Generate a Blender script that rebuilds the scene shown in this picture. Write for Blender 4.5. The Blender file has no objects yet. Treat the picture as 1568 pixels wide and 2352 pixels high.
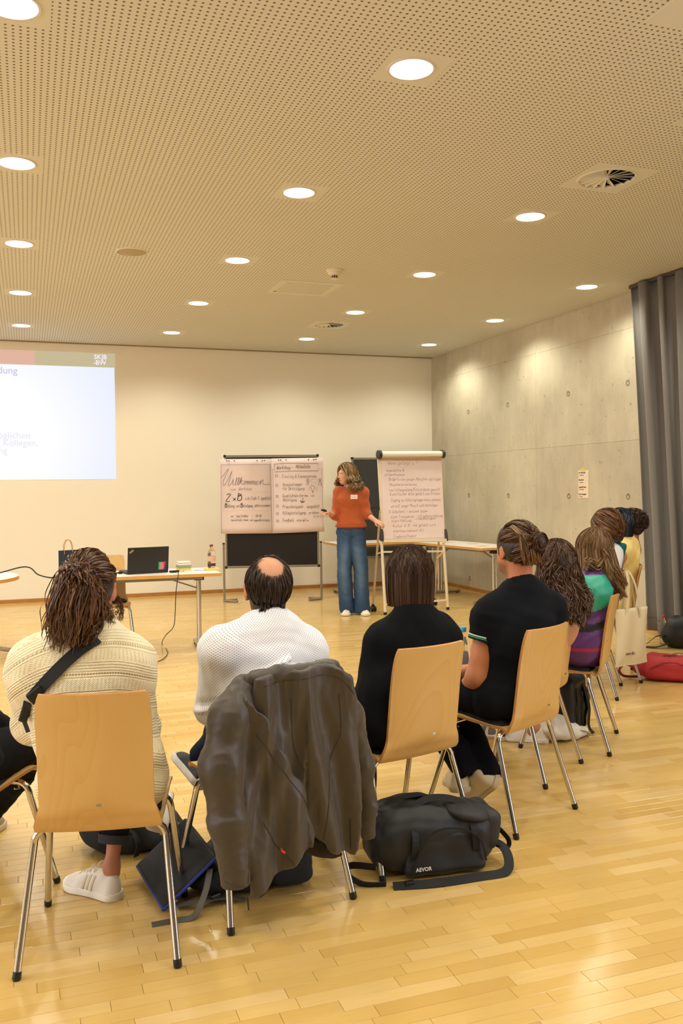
import bpy, bmesh, math, random
import numpy as np
from mathutils import Vector, Matrix
from mathutils.bvhtree import BVHTree
R = math.radians
rnd = random.Random(7)
rng = np.random.default_rng(11)
scn = bpy.context.scene
col = scn.collection

# ---------------------------------------------------------------- camera
S = 1.95
FPX = 2044.1
CH, RH, WY, WX = 1.4298, 3.3798, 12.225, 5.783      # camera height, room height, back wall, right wall
YAW, PIT, ROL = 0.339766, -0.02625, -0.01164
cyw, syw, cpt, spt = math.cos(YAW), math.sin(YAW), math.cos(PIT), math.sin(PIT)
CF = Vector((syw * cpt, cyw * cpt, spt)); _r = Vector((cyw, -syw, 0)); _u = _r.cross(CF)
CR = _r * math.cos(ROL) + _u * math.sin(ROL)
CU = -_r * math.sin(ROL) + _u * math.cos(ROL)
cam_d = bpy.data.cameras.new('camera'); cam = bpy.data.objects.new('camera', cam_d); col.objects.link(cam)
cam_d.sensor_fit = 'VERTICAL'; cam_d.sensor_height = 36; cam_d.sensor_width = 24
cam_d.lens = FPX / 2352 * 36; cam_d.clip_start = .05; cam_d.clip_end = 100
m = Matrix((CR, CU, -CF)).transposed().to_4x4(); m.translation = Vector((0, 0, CH)); cam.matrix_world = m
scn.camera = cam
def ray(px, py): return CF + CR * ((px - 784) / FPX) - CU * ((py - 1176) / FPX)
def atz(px, py, z=0.):                                # world point of a picture spot at height z
    d = ray(px, py); return Vector((0, 0, CH)) + d * ((z - CH) / d.z)
def aty(px, py, y):                                   # ... on the plane at distance y
    d = ray(px, py); return Vector((0, 0, CH)) + d * (y / d.y)

# ---------------------------------------------------------------- light and exposure
scn.view_settings.view_transform = 'Standard'; scn.view_settings.look = 'None'
scn.view_settings.gamma = 1; scn.view_settings.use_curve_mapping = False
scn.view_settings.exposure = 0.14
LAMP_W, LAMP_COL = 53.0, (1.0, .97, .84)
world = bpy.data.worlds.new('daylight'); scn.world = world; world.use_nodes = True
world.node_tree.nodes['Background'].inputs[0].default_value = (.80, .84, 1.0, 1)
world.node_tree.nodes['Background'].inputs[1].default_value = 5.5
LX, LY, LSX, LSY = -0.0164, 3.8413, 1.7444, 1.8140    # downlight grid in the ceiling

# ---------------------------------------------------------------- helpers
def s2l(c):
    c = np.asarray(c, float) / 255
    return tuple(np.where(c <= .04045, c / 12.92, ((c + .055) / 1.055) ** 2.4))
class NT:
    def __init__(s, m): s.t = m.node_tree; s.b = s.t.nodes['Principled BSDF']
    def n(s, k, **kw):
        o = s.t.nodes.new(k)
        for a, v in kw.items(): setattr(o, a, v)
        return o
    def l(s, a, b): s.t.links.new(a, b)
    def math(s, op, a, b=None, c=None):
        o = s.n('ShaderNodeMath', operation=op)
        for i, v in enumerate((a, b, c)):
            if v is None: continue
            if isinstance(v, (int, float)): o.inputs[i].default_value = v
            else: s.l(v, o.inputs[i])
        return o.outputs[0]
    def mix(s, f, a, b):
        o = s.n('ShaderNodeMix', data_type='RGBA')
        for i, v in ((0, f), (6, a), (7, b)):
            if isinstance(v, (int, float)): o.inputs[i].default_value = v
            elif isinstance(v, tuple): o.inputs[i].default_value = (*v[:3], 1)
            else: s.l(v, o.inputs[i])
        return o.outputs[2]
    def noise(s, scale, vec=None, detail=3, rough=.5, dist=0):
        o = s.n('ShaderNodeTexNoise'); o.inputs['Scale'].default_value = scale; o.inputs['Detail'].default_value = detail
        o.inputs['Roughness'].default_value = rough; o.inputs['Distortion'].default_value = dist
        if vec is not None: s.l(vec, o.inputs['Vector'])
        return o.outputs[0]
    def pos(s, kind='Object', scale=(1, 1, 1), rot=(0, 0, 0)):
        o = s.n('ShaderNodeTexCoord').outputs[kind] if kind != 'Position' else s.n('ShaderNodeNewGeometry').outputs['Position']
        mp = s.n('ShaderNodeMapping'); mp.inputs['Scale'].default_value = scale; mp.inputs['Rotation'].default_value = rot
        s.l(o, mp.inputs['Vector']); return mp.outputs[0]
    def bump(s, h, strength=.3, dist=.01):
        o = s.n('ShaderNodeBump'); o.inputs['Strength'].default_value = strength; o.inputs['Distance'].default_value = dist
        s.l(h, o.inputs['Height']); s.l(o.outputs[0], s.b.inputs['Normal'])
MATS = {}
def mat(name, rgb, rough=.5, metal=0., bump=None, var=None, emit=0, **kw):
    """rgb in sRGB 0-255; bump=(scale,strength,dist); var=(scale, amount)"""
    if name in MATS: return MATS[name]
    m = bpy.data.materials.new(name); m.use_nodes = True; t = NT(m); c = s2l(rgb)
    t.b.inputs['Base Color'].default_value = (*c, 1); t.b.inputs['Roughness'].default_value = rough
    t.b.inputs['Metallic'].default_value = metal
    for k, v in kw.items(): t.b.inputs[k.replace('_', ' ')].default_value = v
    if emit:
        t.b.inputs['Emission Color'].default_value = (*c, 1); t.b.inputs['Emission Strength'].default_value = emit
    if var:
        f = t.noise(var[0], t.pos()); a = var[1]
        t.l(t.mix(f, tuple(min(1, x * (1 - a)) for x in c), tuple(min(1, x * (1 + a)) for x in c)), t.b.inputs['Base Color'])
    if bump: t.bump(t.noise(bump[0], t.pos(), 4), bump[1], bump[2])
    MATS[name] = m; return m
def colmat(name, rough=.5, bump=None, sheen=0, spec=.5, var=0, sss=0):
    """colour comes from the mesh's own 'col' attribute"""
    if name in MATS: return MATS[name]
    m = bpy.data.materials.new(name); m.use_nodes = True; t = NT(m)
    a = t.n('ShaderNodeAttribute', attribute_name='col').outputs['Color']
    if var: 
        f = t.noise(var, t.pos(), 4); a = t.mix(t.math('MULTIPLY', f, .35), a, t.mix(.5, a, (0, 0, 0)))
    t.l(a, t.b.inputs['Base Color']); t.b.inputs['Roughness'].default_value = rough
    t.b.inputs['Specular IOR Level'].default_value = spec
    t.b.inputs['Sheen Weight'].default_value = sheen
    if sss:
        t.b.inputs['Subsurface Weight'].default_value = sss; t.b.inputs['Subsurface Radius'].default_value = (.02, .008, .004)
        t.b.inputs['Subsurface Scale'].default_value = .3
    if bump: t.bump(t.noise(bump[0], t.pos(), 4), bump[1], bump[2])
    MATS[name] = m; return m

def np_mesh(name, V, F, colr=None, smooth=True):
    V = np.asarray(V, np.float32); F = np.asarray(F, np.int32); k = F.shape[1]
    me = bpy.data.meshes.new(name); me.vertices.add(len(V)); me.vertices.foreach_set('co', V.ravel())
    me.loops.add(F.size); me.loops.foreach_set('vertex_index', F.ravel())
    me.polygons.add(len(F)); me.polygons.foreach_set('loop_start', np.arange(0, F.size, k, dtype=np.int32))
    me.polygons.foreach_set('loop_total', np.full(len(F), k, np.int32))
    me.polygons.foreach_set('use_smooth', np.full(len(F), smooth, bool))
    me.update(calc_edges=True); me.validate()
    if colr is not None:
        a = me.color_attributes.new('col', 'FLOAT_COLOR', 'POINT')
        c = np.ones((len(V), 4), np.float32); c[:, :3] = colr; a.data.foreach_set('color', c.ravel())
    return me
def link(name, me, mt=None, parent=None, loc=None):
    o = bpy.data.objects.new(name, me); col.objects.link(o)
    if mt is not None: me.materials.append(mt)
    if parent is not None: o.parent = parent
    if loc is not None: o.location = loc
    return o
def tag(o, label=None, cat=None, group=None, kind=None):
    if label: o['label'] = label
    if cat: o['category'] = cat
    if group: o['group'] = group
    if kind: o['kind'] = kind
    return o
def thing(name, label, cat, loc=(0, 0, 0), rz=0, group=None):
    o = bpy.data.objects.new(name, None); col.objects.link(o); o.empty_display_size = .1
    o.location = loc; o.rotation_euler = (0, 0, R(rz)); return tag(o, label, cat, group)
def copy_tree(o, parent=None):
    c = o.copy(); col.objects.link(c); c.parent = parent
    for ch in list(o.children): copy_tree(ch, c)
    return c
def frame_of(t, n0=None):
    """perpendicular frame for a direction"""
    t = t.normalized(); a = Vector((0, 0, 1)) if abs(t.z) < .9 else Vector((0, 1, 0))
    if n0 is not None: a = n0
    n = (a - t * a.dot(t)).normalized(); return n, t.cross(n)
def smooth_path(P, sub=6, closed=False):
    P = [Vector(p) for p in P]; n = len(P); out = []
    rngi = range(n if closed else n - 1)
    for i in rngi:
        g = lambda k: P[k % n] if closed else P[max(0, min(n - 1, k))]
        a, b, c, d = g(i - 1), g(i), g(i + 1), g(i + 2)
        for j in range(sub):
            t = j / sub
            out.append(.5 * ((2 * b) + (c - a) * t + (2 * a - 5 * b + 4 * c - d) * t * t + (3 * b - a - 3 * c + d) * t ** 3))
    if not closed: out.append(P[-1])
    return out
class MB:
    def __init__(s): s.v = []; s.f = []
    def add(s, vs, fs, M=None):
        b = len(s.v); s.v += [tuple(M @ Vector(v)) if M is not None else tuple(v) for v in vs]
        s.f += [tuple(b + i for i in f) for f in fs]; return s
    def box(s, c, d, rot=None):
        x, y, z = (k / 2 for k in d); vs = [(i * x, j * y, k * z) for i in (-1, 1) for j in (-1, 1) for k in (-1, 1)]
        M = Matrix.Translation(c)
        if rot is not None: M = M @ (rot.to_4x4() if isinstance(rot, Matrix) else Matrix.Rotation(R(rot), 4, 'Z'))
        return s.add(vs, [(0, 1, 3, 2), (4, 6, 7, 5), (0, 4, 5, 1), (2, 3, 7, 6), (0, 2, 6, 4), (1, 5, 7, 3)], M)
    def bar(s, a, b, w, h, up=(0, 0, 1)):
        a, b = Vector(a), Vector(b); t = b - a; n, bn = frame_of(t, Vector(up))
        M = Matrix((bn, n, t.normalized())).transposed(); return s.box((a + b) / 2, (w, h, t.length), M)
    def tube(s, P, r, n=10, caps=True, flat=1., n0=None):
        P = [Vector(p) for p in P]; rr = r if isinstance(r, (list, tuple)) else [r] * len(P); vs = []; pn = n0
        for i, p in enumerate(P):
            t = P[min(i + 1, len(P) - 1)] - P[max(i - 1, 0)]
            nn, bb = frame_of(t, pn); pn = nn
            for k in range(n):
                a = 2 * math.pi * k / n; vs.append(p + nn * math.cos(a) * rr[i] * flat + bb * math.sin(a) * rr[i])
        fs = [(i * n + k, i * n + (k + 1) % n, (i + 1) * n + (k + 1) % n, (i + 1) * n + k) for i in range(len(P) - 1) for k in range(n)]
        if caps: fs += [tuple(range(n))[::-1], tuple((len(P) - 1) * n + k for k in range(n))]
        return s.add(vs, fs)
    def strap(s, P, w, t=.003, n0=None):
        """flat band: half-width w across, thickness t along the normal n0"""
        P = [Vector(p) for p in P]; vs = []; pn = n0
        for i, p in enumerate(P):
            d = P[min(i + 1, len(P) - 1)] - P[max(i - 1, 0)]; nn, bb = frame_of(d, pn); pn = nn
            for a, b in ((1, 1), (-1, 1), (-1, -1), (1, -1)): vs.append(p + bb * w * a + nn * t * .5 * b)
        fs = [(i * 4 + k, i * 4 + (k + 1) % 4, (i + 1) * 4 + (k + 1) % 4, (i + 1) * 4 + k) for i in range(len(P) - 1) for k in range(4)]
        fs += [(3, 2, 1, 0), tuple((len(P) - 1) * 4 + k for k in range(4))]
        return s.add(vs, fs)
    def lathe(s, prof, n=20, c=(0, 0, 0), M=None, open_=False):
        vs = [(c[0] + r * math.cos(2 * math.pi * k / n), c[1] + r * math.sin(2 * math.pi * k / n), c[2] + z) for r, z in prof for k in range(n)]
        fs = [(i * n + k, i * n + (k + 1) % n, (i + 1) * n + (k + 1) % n, (i + 1) * n + k) for i in range(len(prof) - 1) for k in range(n)]
        if open_: return s.add(vs, fs, M)
        if prof[0][0] > 1e-4: fs.append(tuple(range(n))[::-1])
        if prof[-1][0] > 1e-4: fs.append(tuple((len(prof) - 1) * n + k for k in range(n)))
        return s.add(vs, fs, M)
    def prism(s, poly, z0, z1, M=None):
        n = len(poly); vs = [(x, y, z0) for x, y in poly] + [(x, y, z1) for x, y in poly]
        return s.add(vs, [tuple(range(n))[::-1], tuple(range(n, 2 * n))] + [(k, (k + 1) % n, n + (k + 1) % n, n + k) for k in range(n)], M)
    def build(s, name, mt, parent=None, smooth=True, bevel=0, seg=2, ang=40, loc=None):
        me = bpy.data.meshes.new(name); me.from_pydata(s.v, [], s.f); me.update()
        bm = bmesh.new(); bm.from_mesh(me); bmesh.ops.recalc_face_normals(bm, faces=bm.faces)
        if bevel:
            eds = [e for e in bm.edges if len(e.link_faces) == 2 and e.calc_face_angle(0) > R(35)]
            bmesh.ops.bevel(bm, geom=eds, offset=bevel, segments=seg, profile=.5, affect='EDGES', clamp_overlap=True)
        bm.to_mesh(me); bm.free()
        if smooth:
            me.polygons.foreach_set('use_smooth', [True] * len(me.polygons)); me.set_sharp_from_angle(angle=R(ang))
        return link(name, me, mt, parent, loc)

# ---------------------------------------------------------------- implicit surfaces for bodies, clothes and bags
def rotm(rx=0, ry=0, rz=0):
    return np.array((Matrix.Rotation(R(rz), 3, 'Z') @ Matrix.Rotation(R(ry), 3, 'Y') @ Matrix.Rotation(R(rx), 3, 'X')))
def cap(a, b, ra, rb=None, k=.02, sc=None):
    """tapered capsule; sc=(axis3x3, scale3) is not needed for most"""
    a, b = np.array(a, float), np.array(b, float); rb = ra if rb is None else rb
    def f(P):
        ab = b - a; t = np.clip(((P - a) @ ab) / max(ab @ ab, 1e-9), 0, 1)
        return np.linalg.norm(P - a - t[..., None] * ab, axis=-1) - (ra + (rb - ra) * t)
    r = max(ra, rb); return dict(f=f, lo=np.minimum(a, b) - r, hi=np.maximum(a, b) + r, k=k)
def ell(c, r, M=None, k=.02):
    c, r = np.array(c, float), np.array(r, float); M = np.eye(3) if M is None else np.array(M)
    def f(P):
        q = (P - c) @ M; k0 = np.linalg.norm(q / r, axis=-1); k1 = np.linalg.norm(q / (r * r), axis=-1)
        return k0 * (k0 - 1) / np.maximum(k1, 1e-6)
    e = np.sqrt(((M * r) ** 2).sum(1)); return dict(f=f, lo=c - e, hi=c + e, k=k)
def rbox(c, d, rad=.02, M=None, k=.02):
    c, d = np.array(c, float), np.array(d, float) / 2; M = np.eye(3) if M is None else np.array(M)
    def f(P):
        q = np.abs((P - c) @ M) - d + rad
        return np.linalg.norm(np.maximum(q, 0), axis=-1) + np.minimum(q.max(-1), 0) - rad
    e = (np.abs(M) * d).sum(1); return dict(f=f, lo=c - e, hi=c + e, k=k)
def half(n, p):
    """keeps the side the normal points away from"""
    n = np.array(n, float); n /= np.linalg.norm(n); p = np.array(p, float)
    return dict(f=lambda P: (P - p) @ n, op='cut')
def sub(pr, k=.005): d = dict(pr); d['op'] = 'sub'; d['k'] = k; return d
def fat(pr, g): 
    d = dict(pr); f0 = pr['f']; d['f'] = lambda P: f0(P) - g; d['lo'] = pr['lo'] - g; d['hi'] = pr['hi'] + g; return d
def sdf_mesh(prims, h=.01, disp=None, relax=1):
    ad = [p for p in prims if p.get('op', 'add') == 'add']
    lo = np.min([p['lo'] for p in ad], 0) - 3 * h; hi = np.max([p['hi'] for p in ad], 0) + 3 * h
    n = np.ceil((hi - lo) / h).astype(int) + 1
    ax = [lo[i] + h * np.arange(n[i]) for i in range(3)]
    D = np.full(n, .5, np.float32)
    for p in prims:
        op = p.get('op', 'add')
        if 'lo' in p:
            m = p['k'] + 2.5 * h
            i0 = np.clip(np.floor((p['lo'] - m - lo) / h).astype(int), 0, n); i1 = np.clip(np.ceil((p['hi'] + m - lo) / h).astype(int) + 1, 0, n)
        else: i0, i1 = np.zeros(3, int), n
        if (i1 <= i0).any(): continue
        sl = tuple(slice(i0[i], i1[i]) for i in range(3))
        P = np.stack(np.meshgrid(*[ax[i][sl[i]] for i in range(3)], indexing='ij'), -1)
        d = p['f'](P); A = D[sl]
        if op == 'add':
            k = p['k']; hh = np.maximum(k - np.abs(A - d), 0) / max(k, 1e-6); D[sl] = np.minimum(A, d) - hh * hh * k * .25
        elif op == 'sub':
            k = p['k']; hh = np.maximum(k - np.abs(A + d), 0) / max(k, 1e-6); D[sl] = np.maximum(A, -d) + hh * hh * k * .25
        else: D[sl] = np.maximum(A, d)
    # surface nets
    s = D < 0; cs = [slice(0, -1), slice(1, None)]
    cnt = np.zeros(n - 1, np.int8); acc = np.zeros((*(n - 1), 3), np.float32)
    c8 = np.zeros(n - 1, np.int8)
    for i in (0, 1):
        for j in (0, 1):
            for k in (0, 1): c8 += s[cs[i], cs[j], cs[k]]
    act = (c8 > 0) & (c8 < 8); I = np.argwhere(act)
    if len(I) == 0: return np.zeros((0, 3)), np.zeros((0, 4), int)
    g = lambda o: D[I[:, 0] + o[0], I[:, 1] + o[1], I[:, 2] + o[2]]
    acc = np.zeros((len(I), 3)); cnt = np.zeros(len(I))
    for axi in range(3):
        o1, o2 = [a for a in range(3) if a != axi]
        for u in (0, 1):
            for w in (0, 1):
                a = [0, 0, 0]; a[o1] = u; a[o2] = w; b = list(a); b[axi] = 1
                da, db = g(a), g(b); m = (da < 0) != (db < 0)
                t = np.where(m, da / np.where(m, da - db, 1), 0)
                q = np.tile(np.array(a, float), (len(I), 1)); q[:, axi] = t
                acc += q * m[:, None]; cnt += m
    V = lo + h * (I + acc / cnt[:, None])
    idx = np.full(n - 1, -1, np.int64); idx[I[:, 0], I[:, 1], I[:, 2]] = np.arange(len(I))
    Fs = []
    for axi in range(3):
        o1, o2 = (axi + 1) % 3, (axi + 2) % 3
        sl0 = [slice(1, n[i] - 1) for i in range(3)]; sl1 = list(sl0); sl0[axi] = slice(0, n[axi] - 1); sl1[axi] = slice(1, n[axi])
        a, b = s[tuple(sl0)], s[tuple(sl1)]; ed = np.argwhere(a != b); flip = a[tuple(ed.T)]
        off = np.ones(3, int); off[axi] = 0; e = ed + off
        def cell(d1, d2):
            q = e.copy(); q[:, o1] -= d1; q[:, o2] -= d2; return idx[tuple(q.T)]
        qd = np.stack([cell(1, 1), cell(0, 1), cell(0, 0), cell(1, 0)], -1)
        qd[~flip] = qd[~flip][:, ::-1]; Fs.append(qd)
    F = np.concatenate(Fs); F = F[(F >= 0).all(1)]
    for _ in range(relax):
        A = np.zeros_like(V); c = np.zeros(len(V))
        for k in range(4):
            for q in (1, 3): np.add.at(A, F[:, k], V[F[:, (k + q) % 4]]); np.add.at(c, F[:, k], 1)
        V = V * .4 + .6 * A / np.maximum(c, 1)[:, None]
    if disp is not None:
        N = vnorm(V, F); V = V + N * disp(V, N)[:, None]
    return V, F
def vnorm(V, F):
    a = np.cross(V[F[:, 2]] - V[F[:, 0]], V[F[:, 3]] - V[F[:, 1]]); N = np.zeros_like(V)
    for k in range(4): np.add.at(N, F[:, k], a)
    return N / np.maximum(np.linalg.norm(N, axis=1, keepdims=True), 1e-12)
def sdf_obj(name, prims, mt, parent=None, h=.01, disp=None, paint=None, relax=1, attr=None):
    V, F = sdf_mesh(prims, h, disp, relax)
    me = np_mesh(name, V, F, None if paint is None else paint(V))
    if attr is not None:
        a = me.attributes.new('guv', 'FLOAT_VECTOR', 'POINT'); a.data.foreach_set('vector', attr(V).astype(np.float32).ravel())
    return link(name, me, mt, parent)
def wob(V, fr, seed=0, n=5, aniso=(1, 1, 1)):
    """cheap smooth noise: a sum of random plane waves, about -1..1"""
    g = np.random.default_rng(seed); o = 0
    for i in range(n):
        d = g.normal(size=3); d /= np.linalg.norm(d); o = o + np.sin((V * aniso) @ d * fr * (1 + .35 * i) + g.uniform(0, 6.28))
    return o / n * 1.6

# ---------------------------------------------------------------- pen writing: a single-stroke hand
GL = {
'A': '02 29 42;15 35', 'B': '02 09;09 38 37 06;06 37 44 32 02', 'C': '48 29 06 05 22 43', 'D': '02 09;09 38 46 44 22 02', 'E': '49 09 02 42;06 36',
'F': '49 09 02;06 36', 'G': '48 29 06 05 22 42 45 25', 'H': '02 09;49 42;06 46', 'I': '19 12', 'J': '39 33 22 03', 'K': '02 09;49 06 42', 'L': '09 02 42',
'M': '02 09 25 49 42', 'N': '02 09 42 49', 'O': '29 06 04 22 44 46 29', 'P': '02 09 38 46 05', 'Q': '29 06 04 22 44 46 29;24 51', 'R': '02 09 38 46 05 42',
'S': '48 29 08 16 35 43 22 03', 'T': '09 49;29 22', 'U': '09 03 22 43 49', 'V': '09 22 49', 'W': '09 12 26 32 49', 'Z': '09 49 02 42', 'Y': '09 26 49;26 22',
'a': '36 16 04 12 33;37 32', 'b': '09 02 32 44 36 06', 'c': '36 16 04 12 32', 'd': '36 16 04 12 33;39 32', 'e': '04 35 26 16 04 12 32', 'f': '38 29 18 12;06 26',
'g': '36 16 04 12 33;36 31 20 01', 'h': '09 02;05 26 35 32', 'i': '16 12;18 19', 'j': '26 21 10 00;28 29', 'k': '09 02;36 04 32', 'l': '19 12 22', 'm': '06 02;05 16 25 22;25 36 45 42',
'n': '06 02;05 26 35 32', 'o': '16 04 12 32 44 36 16', 'p': '06 00;05 26 35 33 22 03', 'q': '36 16 04 12 33;36 30', 'r': '06 02;04 16 36', 's': '36 16 05 33 22 02', 't': '19 13 22 32;06 26',
'u': '06 03 12 33;36 32', 'v': '06 12 36', 'w': '06 12 24 32 46', 'x': '06 32;36 02', 'y': '06 13 34;36 31 10', 'z': '06 36 02 32', '-': '05 35', '&': '42 08 29 28 04 12 44', '+': '13 17;05 35',
'2': '08 29 48 37 02 42', '4': '39 04 44;36 32', '/': '01 49', '?': '08 29 48 37 25 24;22 23', "'": '19 17', '.': '12 13', ',': '12 01', '!': '19 15;12 13', '(': '29 06 04 21', ')': '09 26 24 01', ':': '12 13;15 16', '>': '05 45;27 45 23'}
GL['ß'] = '02 08 29 38 26 44 32 22'
DIA = {'ä': 'a', 'ö': 'o', 'ü': 'u'}
def pen(text, x, y, size, slant=.12, sp=1., jit=.06, seed=1, wid=1.):
    """list of polylines (2D); size = cap height"""
    g = random.Random(seed * 77 + len(text)); out = []; u = size / 7.; cx = x
    for ch in text:
        if ch == ' ': cx += 3.2 * u * wid; continue
        base = DIA.get(ch, ch); gl = GL.get(base)
        if gl is None: cx += 2 * u; continue
        w = 0; jy = g.uniform(-1, 1) * jit * size
        sts = gl.split(';') + (['18 19', '38 39'] if ch in DIA else [])
        for st in sts:
            pts = []
            for tk in st.split():
                px, py = int(tk[0]), int(tk[1]) - 2; w = max(w, px)
                pts.append((cx + (px * wid + py * slant) * u + g.uniform(-1, 1) * u * .15, y + jy + py * u + g.uniform(-1, 1) * u * .15))
            out.append(pts)
        cx += (w * wid + 1.5 * sp) * u
    return out, cx
def ink(lines, org, ax, ay, nrm, w, name, mt, parent, off=.0006, sub=3, straight=False):
    """draw 2D polylines as flat pen strokes on a plane"""
    org, ax, ay, nrm = Vector(org), Vector(ax).normalized(), Vector(ay).normalized(), Vector(nrm).normalized(); b = MB()
    for ln in lines:
        P = [org + ax * p[0] + ay * p[1] + nrm * off for p in ln]
        if len(P) > 2 and not straight: P = smooth_path(P, sub)
        if len(P) < 2: continue
        b.strap(P, w / 2, .0004, nrm)
    return b.build(name, mt, parent, smooth=False)
def letters(text, size, M, name, mt, parent, depth=.0008, align='LEFT', bold=0, spacing=1):
    c = bpy.data.curves.new('t', 'FONT'); c.body = text; c.size = size; c.extrude = depth; c.align_x = align; c.offset = bold; c.space_character = spacing
    c.resolution_u = 3; o = bpy.data.objects.new('t', c); col.objects.link(o); dg = bpy.context.evaluated_depsgraph_get()
    me = bpy.data.meshes.new_from_object(o.evaluated_get(dg)); bpy.data.objects.remove(o); bpy.data.curves.remove(c)
    me.transform(M); me.materials.clear(); return link(name, me, mt, parent)
# ================================================================ STRUCTURE
def m_floor():
    m = bpy.data.materials.new('maple_parquet'); m.use_nodes = True; t = NT(m)
    tone = t.n('ShaderNodeAttribute', attribute_name='tone').outputs['Fac']
    p = t.n('ShaderNodeNewGeometry').outputs['Position']
    cb = t.n('ShaderNodeCombineXYZ'); t.l(t.math('MULTIPLY', tone, 37.), cb.inputs[0]); t.l(t.math('MULTIPLY', tone, 91.), cb.inputs[1])
    va = t.n('ShaderNodeVectorMath', operation='ADD'); t.l(p, va.inputs[0]); t.l(cb.outputs[0], va.inputs[1])
    mp = t.n('ShaderNodeMapping'); mp.inputs['Scale'].default_value = (2.2, 22, 1); t.l(va.outputs[0], mp.inputs['Vector'])
    g = t.noise(3.2, mp.outputs[0], 6, .6, .6)
    mp2 = t.n('ShaderNodeMapping'); mp2.inputs['Scale'].default_value = (5, 90, 1); t.l(va.outputs[0], mp2.inputs['Vector'])
    g2 = t.noise(3.0, mp2.outputs[0], 3, .5)
    r = t.n('ShaderNodeValToRGB'); e = r.color_ramp.elements
    e[0].position = 0; e[0].color = (*s2l((196, 160, 90)), 1); e[1].position = 1; e[1].color = (*s2l((220, 190, 132)), 1)
    x = e.new(.3); x.color = (*s2l((205, 171, 100)), 1); x = e.new(.65); x.color = (*s2l((212, 179, 111)), 1)
    t.l(tone, r.inputs[0])
    c = t.mix(t.math('MULTIPLY', t.math('POWER', g, 2.), .5), r.outputs[0], s2l((186, 145, 74)))
    c = t.mix(t.math('MULTIPLY', g2, .2), c, s2l((186, 148, 80)))
    big = t.noise(1.1, t.pos('Position'), 4, .6); c = t.mix(t.math('MULTIPLY', big, .3), c, s2l((192, 151, 78)))
    t.l(c, t.b.inputs['Base Color'])
    scr = t.noise(30, t.pos('Position', (1, 1, 1)), 4, .7)
    t.l(t.math('ADD', t.math('MULTIPLY', scr, .16), .11), t.b.inputs['Roughness'])
    t.b.inputs['Specular IOR Level'].default_value = .5
    t.bump(t.math('ADD', t.math('MULTIPLY', g2, .4), t.noise(2.2, t.pos('Position'), 3)), .03, .01)
    return m
MF = m_floor()
Y0, X0 = -1.6, -6.5                                  # rear and left ends of the room
def plank_mesh(rects, name):
    V = []; F = []; T = []
    for (x0, x1, y0, y1, tone, dz) in rects:
        g, c = .0005, .0012; b = len(V)
        V += [(x0 + g, y0 + g, -.02), (x1 - g, y0 + g, -.02), (x1 - g, y1 - g, -.02), (x0 + g, y1 - g, -.02),
              (x0 + g, y0 + g, -.0006), (x1 - g, y0 + g, -.0006), (x1 - g, y1 - g, -.0006), (x0 + g, y1 - g, -.0006),
              (x0 + c, y0 + c, dz), (x1 - c, y0 + c, dz), (x1 - c, y1 - c, dz), (x0 + c, y1 - c, dz)]
        F += [(b + 8, b + 9, b + 10, b + 11)] + [(b + o + k, b + o + (k + 1) % 4, b + o + 4 + (k + 1) % 4, b + o + 4 + k) for o in (0, 4) for k in range(4)]
        T += [tone] * 12
    me = np_mesh(name, V, F, smooth=False); a = me.attributes.new('tone', 'FLOAT', 'POINT'); a.data.foreach_set('value', T); return me
fl = MB().box(((X0 + WX) / 2, (Y0 + WY) / 2, -.045), (WX - X0, WY - Y0, .05)).build('floor', mat('floor_gap', (136, 94, 46), .8), None, False)
tag(fl, kind='structure')
PWD = .0560; rects = []; y = Y0
while y < WY - .001:
    y1 = min(y + PWD, WY); x = X0 + rnd.uniform(-.5, 0)
    while x < WX:
        x1 = x + rnd.choice((.17, .24, .30, .36, .42, .42)); a, b = max(x, X0), min(x1, WX)
        if b - a > .01: rects.append((a, b, y, y1, min(1, max(0, rnd.gauss(.5, .28))), rnd.uniform(0, .00008)))
        x = x1
    y = y1
def seen(r):
    c = Vector(((r[0] + r[1]) / 2, (r[2] + r[3]) / 2, -CH)); d = c.dot(CF)
    if d < .5: return 99
    px, py = 784 + FPX * c.dot(CR) / d, 1176 - FPX * c.dot(CU) / d
    return d if -60 < px < 1628 and py < 2420 else 99
rects.sort(key=seen)
for r in rects[:300]: link('plank', plank_mesh([r], 'plank'), MF, fl)
tag(link('planks', plank_mesh(rects[300:], 'planks'), MF, fl), kind='stuff')

def m_plaster(name, rgb, b=.03):
    m = bpy.data.materials.new(name); m.use_nodes = True; t = NT(m); c = s2l(rgb)
    n = t.noise(1.3, t.pos('Position'), 5, .6)
    t.l(t.mix(n, tuple(x * .985 for x in c), tuple(min(1, x * 1.015) for x in c)), t.b.inputs['Base Color'])
    t.b.inputs['Roughness'].default_value = .75; t.bump(t.noise(160, t.pos('Position'), 3), b, .003); return m
MWALL = m_plaster('white_wall_paint', (242, 234, 214))
wb = MB().box(((X0 + WX) / 2 - .1, WY + .1, RH / 2), (WX - X0 + .3, .2, RH)).build('wall_back', MWALL, None, False); tag(wb, kind='structure')
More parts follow.
